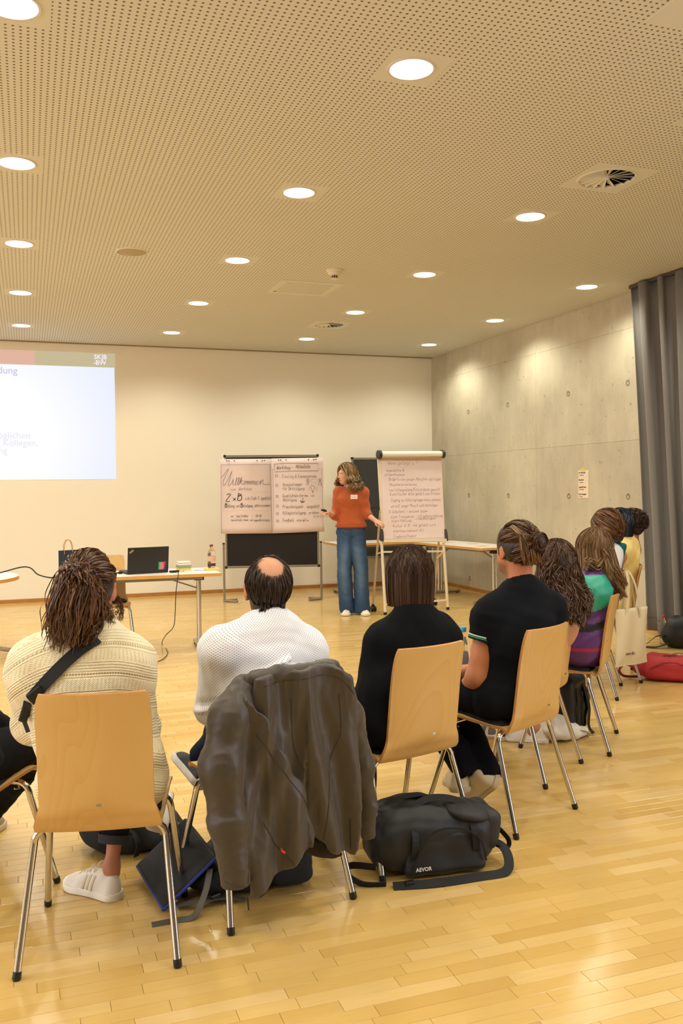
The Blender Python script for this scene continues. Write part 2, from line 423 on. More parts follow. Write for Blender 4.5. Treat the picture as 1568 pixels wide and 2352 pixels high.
# left wall openings let daylight in; unseen rear wall made dark to cut bounce
def holed_wall(name, axis, pos, a0, a1, opens, mt):
    b = MB(); xs = sorted({a0, a1, *[o[0] for o in opens], *[o[1] for o in opens]}); z0, z1 = opens[0][2], opens[0][3]
    for i in range(len(xs) - 1):
        u0, u1 = xs[i], xs[i + 1]; op = any(o[0] <= u0 and u1 <= o[1] for o in opens)
        for (za, zb) in ([(0, z0), (z1, RH)] if op else [(0, RH)]):
            c, d = ((u0 + u1) / 2, (za + zb) / 2), (u1 - u0, zb - za)
            if d[1] <= 0: continue
            if axis == 'y': b.box((c[0], pos, c[1]), (d[0], .2, d[1]))
            else: b.box((pos, c[0], c[1]), (.2, d[0], d[1]))
    return tag(b.build(name, mt, None, False), kind='structure')
holed_wall('wall_left', 'x', X0 - .1, Y0, WY, [(-1.5, 1.0, .9, 2.9), (1.4, 3.9, .9, 2.9), (4.3, 6.8, .9, 2.9)], MWALL)
tag(MB().box(((X0 + WX) / 2, Y0 - .1, RH / 2), (WX - X0 + .3, .2, RH)).build('wall_rear', mat('rear_wall_grey', (112, 104, 92), .85), None, False), kind='structure')

def m_concrete():
    m = bpy.data.materials.new('fair_faced_concrete'); m.use_nodes = True; t = NT(m); P = t.pos('Position')
    a = t.noise(.9, P, 6, .62); b = t.noise(7, t.pos('Position', (1, 1, .35)), 5, .6); s = t.noise(60, P, 2, .5)
    tone = t.n('ShaderNodeObjectInfo').outputs['Random']
    f = t.math('ADD', t.math('MULTIPLY', a, .75), t.math('MULTIPLY', b, .35)); f = t.math('ADD', f, t.math('MULTIPLY', t.math('SUBTRACT', tone, .5), .10))
    r = t.n('ShaderNodeValToRGB'); e = r.color_ramp.elements; e[0].position = .3; e[0].color = (*s2l((166, 157, 132)), 1); e[1].position = .75; e[1].color = (*s2l((212, 203, 176)), 1)
    t.l(f, r.inputs[0])
    pit = t.math('LESS_THAN', t.noise(26, P, 2, .4), .27)
    t.l(t.mix(t.math('MULTIPLY', pit, .5), r.outputs[0], s2l((110, 98, 76))), t.b.inputs['Base Color'])
    t.b.inputs['Roughness'].default_value = .62; t.bump(t.math('ADD', b, s), .10, .004); return m
MC = m_concrete()
wr = MB().box((WX + .16, (.95 + WY) / 2, RH / 2), (.26, WY - .95, RH)).box((WX + .16, -1.5, RH / 2), (.26, .2, RH)).box((WX + .16, -.225, .1), (.26, 2.35, .2)).box((WX + .16, -.225, 3.18), (.26, 2.35, .4)).build('wall_right', mat('concrete_joint', (122, 112, 88), .9), None, False); tag(wr, kind='structure')
ph = [0, .59, 1.885, 3.02, RH]; py_ = [WY, 11.71, 9.316, 6.93, 4.55, 2.15, .95]
for i in range(len(py_) - 1):
    for j in range(len(ph) - 1):
        y1, y0, z0, z1 = py_[i], py_[i + 1], ph[j], ph[j + 1]
        if j == 0 and True: z0 = 0
        MB().box((WX + .015, (y0 + y1) / 2, (z0 + z1) / 2), (.03, y1 - y0 - .002, z1 - z0 - .002)).build('concrete_panel', MC, wr, False)
mh = mat('tie_hole', (104, 94, 72), .9); mplug = mat('tie_plug', (188, 176, 146), .7); mst = mat('tie_ring', (150, 140, 114), .7)
for z in (2.47, 1.315, .165):
    for k, yy in enumerate((11.05, 9.98, 8.64, 7.585, 6.25, 5.18)):
        rot = Matrix.Rotation(R(-90), 4, 'Y'); M = Matrix.Translation((WX, yy, z)) @ rot
        h_ = MB().lathe([(.034, 0), (.034, .0015), (.025, .002), (.022, .0006), (0, .0006)], 20, M=M).build('tie_hole', mst, wr)
        MB().lathe([(.021, .0004), (.021, .0012), (0, .0012)], 16, M=M).build('recess', mh, h_)
        MB().lathe([(.017, 0), (.016, .004), (0, .0042)], 16, M=Matrix.Translation((WX, yy - .003, z - .003)) @ rot).build('plug', mplug, h_)
mb_ = mat('oak_baseboard', (176, 122, 58), .5, var=(9, .2))
tag(MB().box(((X0 + WX) / 2, WY - .011, .024), (WX - X0, .022, .048)).build('baseboard_back', mb_, None, False), kind='structure')
tag(MB().box((WX - .008, (1 + WY) / 2, .024), (.016, WY - 1 - .04, .048)).build('baseboard_right', mb_, None, False), kind='structure')

# perforated ceiling: a sheet with square cut-outs where the fittings sit
def m_ceiling():
    m = bpy.data.materials.new('perforated_gypsum'); m.use_nodes = True; t = NT(m)
    sp = t.n('ShaderNodeSeparateXYZ'); t.l(t.n('ShaderNodeNewGeometry').outputs['Position'], sp.inputs[0]); d = []
    for k in (0, 1):
        f = t.math('FRACT', t.math('DIVIDE', t.math('ADD', sp.outputs[k], 30.), .03)); f = t.math('MULTIPLY', t.math('SUBTRACT', f, .5), .03)
        d.append(t.math('MULTIPLY', f, f))
    r = t.math('SQRT', t.math('ADD', *d)); mr = t.n('ShaderNodeMapRange'); mr.interpolation_type = 'SMOOTHSTEP'
    t.l(r, mr.inputs[0]); mr.inputs[1].default_value = .0054; mr.inputs[2].default_value = .0066; mr.inputs[3].default_value = 1; mr.inputs[4].default_value = 0
    n = t.noise(.8, t.pos('Position'), 3)
    base = t.mix(n, s2l((210, 209, 197)), s2l((217, 216, 205)))
    t.l(t.mix(t.math('MULTIPLY', mr.outputs[0], .86), base, s2l((96, 66, 34))), t.b.inputs['Base Color'])
    t.b.inputs['Roughness'].default_value = .9; t.b.inputs['Specular IOR Level'].default_value = .2
    return m
MCEIL = m_ceiling(); mplain = mat('ceiling_paint', (214, 213, 201), .9)
lights = [(LX + LSX * i, LY + LSY * j) for i in range(-3, 4) for j in range(-2, 5)]
lights = [q for q in lights if q[0] < WX]
HP = .15
fix = [(x, y, HP) for x, y in lights] + [(3.52, 4.82, .22), (3.44, 10.10, .22)]
xs = sorted({X0 - .15, WX + .25} | {x + s * a for x, y, a in fix for s in (-1, 1)}); ys = sorted({Y0 - .15, WY + .15} | {y + s * a for x, y, a in fix for s in (-1, 1)})
V = [(x, y, RH) for x in xs for y in ys]; ny = len(ys); F = []
for i in range(len(xs) - 1):
    for j in range(ny - 1):
        cx, cy = (xs[i] + xs[i + 1]) / 2, (ys[j] + ys[j + 1]) / 2
        if any(abs(cx - x) < a and abs(cy - y) < a for x, y, a in fix): continue
        F.append((i * ny + j, i * ny + j + 1, (i + 1) * ny + j + 1, (i + 1) * ny + j))
ce = link('ceiling', np_mesh('ceiling', V, F, smooth=False), MCEIL); tag(ce, kind='structure')
MB().box(((X0 + WX) / 2, (Y0 + WY) / 2, RH + .32), (WX - X0 + .4, WY - Y0 + .4, .1)).build('slab', mat('slab_grey', (90, 85, 78), .9), ce, False)
tag(MB().box(((X0 + WX) / 2, WY - .02, RH - .006), (WX - X0, .04, .012)).build('trim_1', mat('shadow_gap', (150, 132, 100), .8), None, False), kind='structure')

def square_ring(b, a, r, z0, z1, n=32):
    """square plate with a round hole"""
    vs = []
    for z in (z0, z1):
        for k in range(n):
            t = 2 * math.pi * k / n; c, s = math.cos(t), math.sin(t); q = a / max(abs(c), abs(s))
            vs.append((r * c, r * s, z)); vs.append((q * c, q * s, z))
    fs = []
    for k in range(n):
        k2 = (k + 1) % n
        fs.append((2 * k, 2 * k + 1, 2 * k2 + 1, 2 * k2)); fs.append((2 * n + 2 * k2, 2 * n + 2 * k2 + 1, 2 * n + 2 * k + 1, 2 * n + 2 * k))
        fs.append((2 * k2, 2 * n + 2 * k2, 2 * n + 2 * k, 2 * k)); fs.append((2 * k + 1, 2 * n + 2 * k + 1, 2 * n + 2 * k2 + 1, 2 * k2 + 1))
    return b.add(vs, fs)
mlamp = mat('lamp_diffuser', (255, 250, 250), .4, emit=9); mrefl = mat('lamp_reflector_glow', (250, 248, 250), .25, emit=.55); mtrim = mat('lamp_trim', (214, 204, 190), .5)  # reflector's weak emission stands in for lamplight bouncing inside it
DL0 = thing('downlight', 'x', 'ceiling light', (0, 0, RH))
square_ring(MB(), HP, .1, 0, .012).build('mounting_plate', mplain, DL0, False)
MB().lathe([(.1, .0), (.102, -.004), (.112, -.005), (.115, 0)], 40, open_=True).build('trim_ring', mtrim, DL0)
_o = MB(); n_ = 32; _p = [(.1, -.001), (.094, .03), (.08, .07), (.066, .10)]
_o.v = [(r * math.cos(2 * math.pi * k / n_), r * math.sin(2 * math.pi * k / n_), z) for r, z in _p for k in range(n_)]
_o.f = [(i * n_ + k, i * n_ + (k + 1) % n_, (i + 1) * n_ + (k + 1) % n_, (i + 1) * n_ + k) for i in range(3) for k in range(n_)]
_o.build('reflector', mrefl, DL0)
MB().lathe([(.066, .099), (.066, .11), (0, .11)][::-1] + [(.066, .099), (0, .099)][:0], 24).build('lamp', mlamp, DL0)
ld = bpy.data.lights.new('lamp_light', 'SPOT'); ld.energy = LAMP_W; ld.color = LAMP_COL; ld.spot_size = R(150); ld.spot_blend = .75; ld.shadow_soft_size = .07
lo_ = bpy.data.objects.new('lamp_light', ld); col.objects.link(lo_); lo_.parent = DL0; lo_.location = (0, 0, -.002)
rowname = {4: 'row along the back wall', 3: 'second row from the back wall', 2: 'third row from the back wall', 1: 'fourth row from the back wall', 0: 'front row'}
colname = {0: 'leftmost', 1: 'second from the left', 2: 'third from the left', 3: 'nearest the concrete wall'}
first = True
for x, y in lights:
    i, j = round((x - LX) / LSX), round((y - LY) / LSY)
    o = DL0 if first else copy_tree(DL0); first = False; o.location = (x, y, RH); o['group'] = 'round recessed ceiling downlights'
    if j >= 0 and i >= 0:
        if j == 0: o['label'] = ('glowing round downlight, top left corner of the photo' if i == 0 else 'largest glowing round downlight, top centre of the ceiling' if i == 1 else 'round recessed ceiling downlight out of view')
        else: o['label'] = 'round recessed downlight, %s, %s in it' % (rowname[j], colname[i])
    else: o['label'] = 'round recessed ceiling downlight out of view'
# swirl air diffusers
def vent(x, y, label):
    t = thing('swirl_vent', label, 'air vent', (x, y, RH), group='swirl air vents in the ceiling')
    square_ring(MB(), .22, .17, 0, .012).build('face_plate', mplain, t, False)
    MB().lathe([(.17, 0), (.172, -.003), (.186, -.004), (.19, 0)], 40, open_=True).build('rim', mplain, t)
    b = MB(); b.lathe([(.172, .012), (.172, .1), (0, .1)], 32, open_=True).build('duct', mat('duct_dark', (30, 24, 18), .8), t)
    MB().lathe([(0, -.004), (.016, -.003), (.018, .012), (0, .012)], 20).build('hub', mplain, t)
    for k in range(16):
        a = 2 * math.pi * k / 16; M = Matrix.Rotation(a, 4, 'Z') @ Matrix.Translation((.093, 0, .014)) @ Matrix.Rotation(R(32), 4, 'X')
        MB().add([(-.078, -.006, -.001), (.078, -.030, -.001), (.078, .030, -.001), (-.078, .006, -.001), (-.078, -.006, .001), (.078, -.030, .001), (.078, .030, .001), (-.078, .006, .001)],
                 [(0, 1, 2, 3), (7, 6, 5, 4), (0, 4, 5, 1), (1, 5, 6, 2), (2, 6, 7, 3), (3, 7, 4, 0)], M).build('blade', mplain, t, False)
vent(3.52, 4.82, 'swirl air vent with dark slots, near and large, at the right of the ceiling')
vent(3.44, 10.10, 'small distant swirl air vent in the ceiling towards the back wall')
sd = thing('smoke_detector', 'white dome smoke detector hanging below the ceiling middle', 'smoke detector', (2.63, 7.55, RH))
MB().lathe([(0, 0), (.075, 0), (.075, -.012), (.06, -.02), (.06, -.03), (.045, -.045), (.03, -.05), (0, -.05)][::-1], 28).build('base', mat('detector_white', (226, 214, 190), .5), sd)
MB().lathe([(.028, -.05), (.028, -.075), (0, -.075)][::-1], 20).build('sensor_cage', mat('detector_dark', (60, 50, 36), .6), sd)
MB().lathe([(0, -.082), (.032, -.082), (.032, -.074), (0, -.074)], 20).build('end_cap', mat('detector_white', (226, 214, 190), .5), sd)
for k in range(8):
    a = k * math.pi / 4; MB().box((.029 * math.cos(a), .029 * math.sin(a), -.062), (.004, .004, .026)).build('cage_bar', mat('detector_white', (226, 214, 190), .5), sd, False)
sp_ = thing('ceiling_speaker', 'flat round plain cover in the ceiling left of middle', 'ceiling speaker', (.85, 7.45, RH))
MB().lathe([(0, -.006), (.11, -.006), (.118, -.001), (.118, .0)], 40).build('grille', mat('speaker_grey', (176, 160, 128), .8), sp_)
MB().lathe([(.118, -.001), (.12, -.007), (.13, -.005), (.132, 0)], 40, open_=True).build('rim', mplain, sp_)
hp = thing('access_hatch', 'flat square access hatch in the perforated ceiling', 'ceiling hatch', (2.59, 8.31, RH))
for (cx, cy, dx, dy) in ((-.27, 0, .06, .56), (.27, 0, .06, .56), (0, -.25, .48, .06), (0, .25, .48, .06)): MB().box((cx, cy, -.001), (dx, dy, .004)).build('frame_strip', mplain, hp, False)
MB().box((0, 0, -.0005), (.46, .42, .002)).build('panel', MCEIL, hp, False)
MB().lathe([(0, -.004), (.018, -.004), (.02, 0), (0, 0)], 16, (-.25, .2, 0)).build('latch', mat('latch_brown', (120, 92, 50), .6), hp)
hp2 = thing('access_hatch', 'pale blank cover plate in the ceiling, top right corner of the photo', 'ceiling hatch', (2.62, 3.02, RH))
MB().box((0, 0, -.001), (.26, .26, .004)).build('cover', mplain, hp2, False, bevel=.001)
MB().lathe([(0, -.006), (.03, -.006), (.032, -.002), (0, -.002)], 20).build('screw_boss', mplain, hp2)

# grey curtain along the right-hand side
def curtain():
    th = thing('curtain', 'floor-length grey pleated curtain hanging at the right edge', 'curtain', (5.6, 7.3, 0))
    N, M_ = 520, 16; V = np.zeros((M_ + 1, N + 1, 3)); s = np.linspace(0, 1, N + 1)
    g = np.random.default_rng(5); ph_ = np.cumsum(g.uniform(.7, 1.35, 60)); wave = np.interp(s * 46, ph_ - ph_[0], np.arange(60))
    for j in range(M_ + 1):
        v = j / M_; z = .035 + v * (RH - .055); amp = .060 - .016 * v
        yy = -.25 * (1 - v) * (1 - s) - s * 6.2
        xx = amp * np.sin(wave * math.pi) + .014 * np.sin(wave * 2.1 + v * 2) + .01 * np.sin(wave * .7 + 3 * v)
        V[j, :, 0] = xx; V[j, :, 1] = yy + .022 * np.sin(wave * math.pi * 2 + .6); V[j, :, 2] = z
    f = [(j * (N + 1) + i, j * (N + 1) + i + 1, (j + 1) * (N + 1) + i + 1, (j + 1) * (N + 1) + i) for j in range(M_) for i in range(N)]
    me = np_mesh('cloth', V.reshape(-1, 3), f); mt = mat('curtain_grey', (112, 108, 102), .9, bump=(300, .15, .001), Sheen_Weight=.2)
    o = link('cloth', me, mt, th); md = o.modifiers.new('s', 'SOLIDIFY'); md.thickness = .004
    MB().box((0, -3.15, RH - .02), (.04, 6.3, .03)).build('track', mat('track_dark', (70, 62, 50), .5), th, False)
    # hem seam
    MB().tube([(p[0] - .006, p[1], .16) for p in V[1, ::4]], .0022, 4, False).build('hem_seam', mat('curtain_seam', (84, 80, 74), .9), th)
curtain()
# ================================================================ FURNITURE
def m_wood(name, a, b, c):
    m = bpy.data.materials.new(name); m.use_nodes = True; t = NT(m)
    rn = t.n('ShaderNodeObjectInfo').outputs['Random']
    cb = t.n('ShaderNodeCombineXYZ'); t.l(t.math('MULTIPLY', rn, 9.), cb.inputs[0]); t.l(t.math('MULTIPLY', rn, 5.), cb.inputs[1])
    va = t.n('ShaderNodeVectorMath', operation='ADD'); t.l(t.pos('Object', (1, 1, .34)), va.inputs[0]); t.l(cb.outputs[0], va.inputs[1])
    n = t.noise(3.2, va.outputs[0], 2, .4, .4)
    rings = t.math('FRACT', t.math('MULTIPLY', n, 17.)); rings = t.math('MULTIPLY', rings, rings)
    g = t.noise(90, t.pos('Object', (2.4, 2.4, .12)), 3, .6)
    x = t.mix(t.math('MULTIPLY', rings, .28), s2l(a), s2l(b)); x = t.mix(t.math('MULTIPLY', g, .35), x, s2l(c))
    t.l(x, t.b.inputs['Base Color']); t.b.inputs['Roughness'].default_value = .38; t.b.inputs['Coat Weight'].default_value = .15; t.b.inputs['Coat Roughness'].default_value = .25
    MATS[name] = m; return m
MBEECH = m_wood('beech_ply', (212, 172, 104), (186, 138, 70), (194, 150, 82))
MEDGE = mat('ply_edge', (190, 132, 70), .5, var=(60, .25))
MCHR = mat('chrome', (206, 202, 194), .14, 1.); MBLK = mat('black_plastic', (17, 17, 17), .45); MPAD = mat('black_upholstery', (11, 11, 12), .9, bump=(500, .2, .001))
MSTEEL = mat('satin_steel', (170, 164, 152), .32, .9); MWHT = mat('white_laminate', (236, 230, 220), .35); MALU = mat('grey_aluminium', (150, 146, 136), .4, .7)
PROF = [(.205, .421), (.192, .432), (.165, .440), (.10, .438), (0, .428), (-.09, .420), (-.135, .420), (-.165, .408), (-.187, .444), (-.199, .470), (-.206, .51), (-.216, .585), (-.230, .69), (-.247, .78), (-.262, .840)]
def chair_shell():
    P = [Vector((0, y, z)) for y, z in PROF]; P = smooth_path(P, 3); n = len(P); W = 20; T_ = .011; V = []
    for lay in (0, 1):
        for i, p in enumerate(P):
            t = (P[min(i + 1, n - 1)] - P[max(i - 1, 0)]).normalized(); nr = Vector((0, -t.z, t.y)); s = i / (n - 1)
            back = min(1, max(0, (p.z - .433) / .06)) if p.y < -.12 else 0
            w = (.200 - .012 * min(1, max(0, (.205 - p.y) / .37))) * (1 - back) + (.169 - .002 * max(0, (p.z - .5) / .36)) * back
            if i > n - 5: w -= [.001, .003, .007, .013][i - n + 4]
            if i < 4: w -= [.016, .008, .003, .001][i]
            for k in range(W + 1):
                u = 2 * k / W - 1; q = p + nr * (-T_ * lay); b = back * .026
                V.append((u * w, q.y - b * (1 - u * u) + b * .5, q.z - (.006 * (1 - u * u) if not back else 0)))
    q = (W + 1); F = []; m_ = n * q
    for i in range(n - 1):
        for k in range(W):
            a = i * q + k; F.append((a, a + 1, a + q + 1, a + q)); a += m_; F.append((a + q, a + q + 1, a + 1, a))
    E = []
    for i in range(n - 1):
        a = i * q; E += [(a, a + q, a + q + m_, a + m_)]; a = i * q + W; E += [(a + q, a, a + m_, a + q + m_)]
    for k in range(W): E += [(k + 1, k, k + m_, k + 1 + m_)]; a = (n - 1) * q + k; E += [(a, a + 1, a + 1 + m_, a + m_)]
    me = bpy.data.meshes.new('seat_shell'); me.from_pydata(V, [], F + E); me.materials.append(MBEECH); me.materials.append(MEDGE)
    me.polygons.foreach_set('material_index', [0] * len(F) + [1] * len(E)); me.polygons.foreach_set('use_smooth', [True] * (len(F) + len(E)))
    me.update(); me.set_sharp_from_angle(angle=R(50)); return me
def make_chair():
    t = thing('stacking_chair', 'x', 'chair')
    sh = link('seat_shell', chair_shell(), None, t)
    MB().box((.012, -.2395, .505), (.016, .002, .008)).build('rivet_plate', MSTEEL, sh, False)
    b = MB(); N, M_ = 14, 12
    for j in range(M_ + 1):
        for i in range(N + 1):
            u, v = 2 * i / N - 1, 2 * j / M_ - 1; e = max(abs(u), abs(v)) ; hgt = .030 * (1 - e ** 6) ** .5 if e < 1 else 0
            su, sv = u * (1 - .06 * v * v * abs(u)), v * (1 - .05 * u * u)
            y = .025 + sv * .165; b.v.append((su * .186, y, .431 + .006 * (y > .1) + hgt))
    b.f = [(j * (N + 1) + i, j * (N + 1) + i + 1, (j + 1) * (N + 1) + i + 1, (j + 1) * (N + 1) + i) for j in range(M_) for i in range(N)]
    b.build('seat_pad', MPAD, t)
    for sy, yt, yf in ((-1, -.115, -.233), (1, .115, .233)):
        for sx in (-1, 1):
            P = [(sx * .04, yt, .408), (sx * .10, yt, .408), (sx * .145, yt + sy * .004, .406)]
            for a in (15, 35, 55, 75, 88): P.append((sx * (.150 + .048 * math.sin(R(a))), yt + sy * (.006 + .006 * a / 90), .358 + .048 * math.cos(R(a))))
            P.append((sx * .232, yf, .012)); 
            l = MB().tube(P, .0112, 12).build('leg', MCHR, t)
            d = (Vector(P[-1]) - Vector(P[-2])).normalized(); e = Vector(P[-1])
            MB().tube([e - d * .012, e + d * .008, e + d * .0125], [.0128, .0128, .010], 12).build('foot_cap', MBLK, l)
        MB().tube([(-.05, yt, .408), (.05, yt, .408)], .0112, 10).build('cross_tube', MCHR, t)
    for sx in (-1, 1): MB().tube([(sx * .1, -.115, .408), (sx * .1, .115, .408)], .008, 8).build('side_rail', MCHR, t)
    for sx in (-1, 1): MB().tube([(sx * .12, .13, .40), (sx * .135, .15, .385), (sx * .15, .14, .375), (sx * .145, .115, .38)], .003, 6).build('linking_hook', MCHR, t)
    return t
CH0 = make_chair(); CHG = 'beech stacking chairs with chrome legs'
CHAIRS = {'A': (.221, 2.929, -12, 'beech chair with bare back shown square on, under the person in the cream knit'),
          'B': (.77, 3.063, 12, 'beech chair under the big brown jacket, behind the balding man'),
          'C': (1.354, 3.2534, 15, 'beech chair behind the person with the straight brown bob'),
          'D': (1.95, 3.45, 26, 'beech chair behind the man in the black polo shirt'),
          'E': (2.34, 3.94, 35, 'beech chair of the person with long wavy brown hair, partly behind the polo man\'s chair'),
          'F': (2.85, 4.26, 49, 'beech chair seen edge on behind the purple and green jacket'),
          'G': (3.64, 5.265, 50, 'beech chair with the cotton tote bag hanging on its back'),
          'H': (4.07, 5.63, 60, 'beech chair seen edge on behind the pale yellow top, by the curtain'),
          'I': (4.45, 6.2, 66, 'furthest beech chair in the seated row, behind the curly-haired person'),
          'T': (.66, 8.18, 176, 'empty beech chair facing the audience behind the laptop table'),
          'L': (-.245, 3.32, -33, 'chair at the left edge of the photo, only its seat side and legs in view')}
for k, (x, y, a, lab) in CHAIRS.items():
    o = CH0 if k == 'A' else copy_tree(CH0); o.location = (x, y, 0); o.rotation_euler = (0, 0, R(a)); o['label'] = lab; o['group'] = CHG
def cw(k, x, y, z):                                   # chair frame -> world
    cx, cy, a, _ = CHAIRS[k]; return Matrix.Rotation(R(a), 4, 'Z') @ Vector((x, y, z)) + Vector((cx, cy, 0))
TZ = .70
def folding_table(label, c, L, W, rz, foot=.62):
    t = thing('folding_table', label, 'table', (c[0], c[1], 0), rz, 'white-topped folding tables with steel T legs')
    MB().box((0, 0, TZ - .012), (L - .006, W - .006, .024)).build('tabletop', MWHT, t, False)
    b = MB()
    for s in (-1, 1): b.box((0, s * (W / 2 - .0015), TZ - .0135), (L, .005, .028)); b.box((s * (L / 2 - .0015), 0, TZ - .0135), (.005, W - .006, .028))
    b.build('edge_band', mat('beech_edge', (214, 160, 84), .45, var=(12, .12)), t, False)
    for s in (-1, 1): MB().box((0, s * (W / 2 - .12), TZ - .045), (L - .3, .03, .032)).build('under_rail', MALU, t, False, bevel=.003)
    for s in (-1, 1):
        x = s * (L / 2 - .16)
        lg = MB().tube([(x, -.022, .045), (x, -.022, TZ - .05)], .019, 14).tube([(x, .022, .045), (x, .022, TZ - .05)], .019, 14).build('leg', MCHR, t)
        MB().tube([(x, -foot / 2, .028), (x, foot / 2, .028)], .022, 14).build('foot_bar', MSTEEL, lg)
        for q in (-1, 1): MB().lathe([(0, 0), (.02, 0), (.02, .012), (0, .012)], 14, (x, q * (foot / 2 - .04), 0)).build('glide', MBLK, lg)
        MB().box((x, 0, TZ - .058), (.09, .10, .05)).build('folding_bracket', MBLK, t, False, bevel=.006)
        MB().box((x - s * .02, 0, TZ - .04), (.03, W - .2, .026)).build('cross_rail', MALU, t, False)
        MB().bar((x, 0, TZ - .16), (x - s * .33, 0, TZ - .04), .02, .012).build('brace', MALU, t, False)
    return t
a, b = atz(134, 1331, TZ), atz(509, 1316, TZ); rz = math.degrees(math.atan2(b.y - a.y, b.x - a.x)); W1 = .62
u = (b - a).normalized(); v_ = Vector((-u.y, u.x, 0)); c = (a + b) / 2 + v_ * W1 / 2
T1 = folding_table('folding table carrying the open laptop and paper bag', c, (b - a).length, W1, rz, .5)
def t1(px, py): return atz(px, py, TZ)
a, b, c3 = atz(1024, 1247, TZ), atz(1114, 1255, TZ), atz(1146, 1249, TZ)
print('t3', a, b, c3, atz(1021, 1234.5, TZ))
T3 = folding_table('folding table with papers on it, along the concrete wall behind the flip chart', (5.30, 10.22), 1.55, .62, 97)
T2 = folding_table('folding table behind the presenter, against the white back wall', (4.62, 11.35), 1.55, .62, 0)
# round table at the left edge
t = thing('round_table', 'round white-topped table cut off by the left edge', 'table', (-.72, 8.35, 0))
MB().lathe([(0, TZ - .024), (.64, TZ - .024), (.64, TZ), (0, TZ)], 72).build('tabletop', MWHT, t)
MB().lathe([(.638, TZ - .03), (.646, TZ - .03), (.646, TZ - .001), (.638, TZ - .001)], 72, open_=True).build('edge_band', MATS['beech_edge'], t)
MB().lathe([(.04, .05), (.04, TZ - .03)], 20).build('column', MCHR, t)
for k in range(4):
    a = R(90 * k + 4); MB().tube([(0.03 * math.cos(a), .03 * math.sin(a), .11), (.3 * math.cos(a), .3 * math.sin(a), .09), (.62 * math.cos(a), .62 * math.sin(a), .022)], .02, 10).build('foot', MCHR, t)

# ---- pin boards
MFELT = mat('black_felt', (34, 30, 28), .95, bump=(400, .1, .001)); MFELT2 = mat('dark_grey_felt', (58, 58, 56), .95, bump=(400, .1, .001))
MFRM = mat('board_frame', (150, 142, 124), .4, .6)
def pinboard(label, x, y, rz, felt, seam=None):
    t = thing('pinboard', label, 'pinboard', (x, y, 0), rz); z0, z1, w = .44, 1.86, .6
    MB().box((0, 0, (z0 + z1) / 2), (2 * w - .03, .02, z1 - z0 - .03)).build('felt_panel', felt, t, False)
    for s in (-1, 1):
        MB().box((s * (w - .012), 0, (z0 + z1) / 2), (.024, .032, z1 - z0)).build('side_profile', MFRM, t, False, bevel=.004)
        MB().box((0, 0, z0 if s < 0 else z1), (2 * w, .032, .024)).build('edge_profile', MFRM, t, False, bevel=.004)
        for z in (z0, z1): MB().box((s * (w - .008), 0, z), (.034, .038, .034)).build('corner_cap', MBLK, t, False, bevel=.007)
        l = MB().box((s * (w + .022), 0, .38), (.028, .028, .72)).build('leg', MFRM, t, False, bevel=.004)
        MB().box((s * (w + .022), 0, .745), (.032, .032, .018)).build('leg_cap', MBLK, l, False, bevel=.004)
        for q in (-1, 1):
            b = MB(); b.prism([(-.03, 0), (.03, 0), (.018, .20), (-.018, .20)], 0, .02, Matrix.Translation((s * (w + .022), 0, .004)) @ Matrix.Rotation(R(s * (122 if q < 0 else 50)), 4, 'Z') @ Matrix.Rotation(0 * s, 4, 'Z'))
            b.build('foot', MFRM, l, False, bevel=.004)
    if seam: MB().box((0, -.0105, seam), (2 * w - .05, .004, .006)).build('panel_seam', mat('seam_black', (18, 18, 18), .8), t, False)
    return t
PB1 = pinboard('black pinboard holding the two handwritten posters', 2.965, 11.06, -14, MFELT)
PB2 = pinboard('dark grey pinboard behind the flip chart and presenter', 4.97, 11.9, -1, MFELT2, 1.15)
class Board:
    """a flat sheet's own 2D frame; picture spots are read onto it by where their sight line meets the sheet"""
    def __init__(s, org, ax, ay): s.o, s.ax, s.ay = Vector(org), Vector(ax).normalized(), Vector(ay).normalized(); s.n = s.ax.cross(s.ay).normalized(); s.k = None
    def at(s, px, py):
        d = ray(px, py); C = Vector((0, 0, CH)); t = (s.o - C).dot(s.n) / d.dot(s.n); q = C + d * t - s.o; return (q.dot(s.ax), q.dot(s.ay))
def root(t): return t.matrix_basis.inverted()
MPAP = mat('poster_paper', (230, 210, 204), .85, var=(3, .02)); MINK = mat('marker_black', (30, 28, 30), .8); MINKG = mat('marker_grey', (92, 84, 88), .8); MTHIN = mat('pen_grey', (128, 112, 124), .8)
def placed(o_loc, t):  # express world mesh in the thing's frame
    pass
def sink(t):
    # a thing modelled in room coordinates: move its meshes into the thing's own frame
    inv = root(t)
    for c in t.children_recursive: c.data.transform(inv)
def bind(t):
    """objects built in world space hung under t keep their place"""
    inv = root(t)
    for c in t.children:
        if c.get('_w'): c.data.transform(inv); del c['_w']
def W_(o): o['_w'] = 1; return o
bx = PB1.matrix_basis
ax = (bx.to_3x3() @ Vector((1, 0, 0))); nrm = (bx.to_3x3() @ Vector((0, -1, 0)))
sh1 = Board(bx @ Vector((0, -.02, 0)), ax, (0, 0, 1))
def zz(zx, zy): return sh1.at(500 + zx / 6.272, 1030 + zy / 6.272)
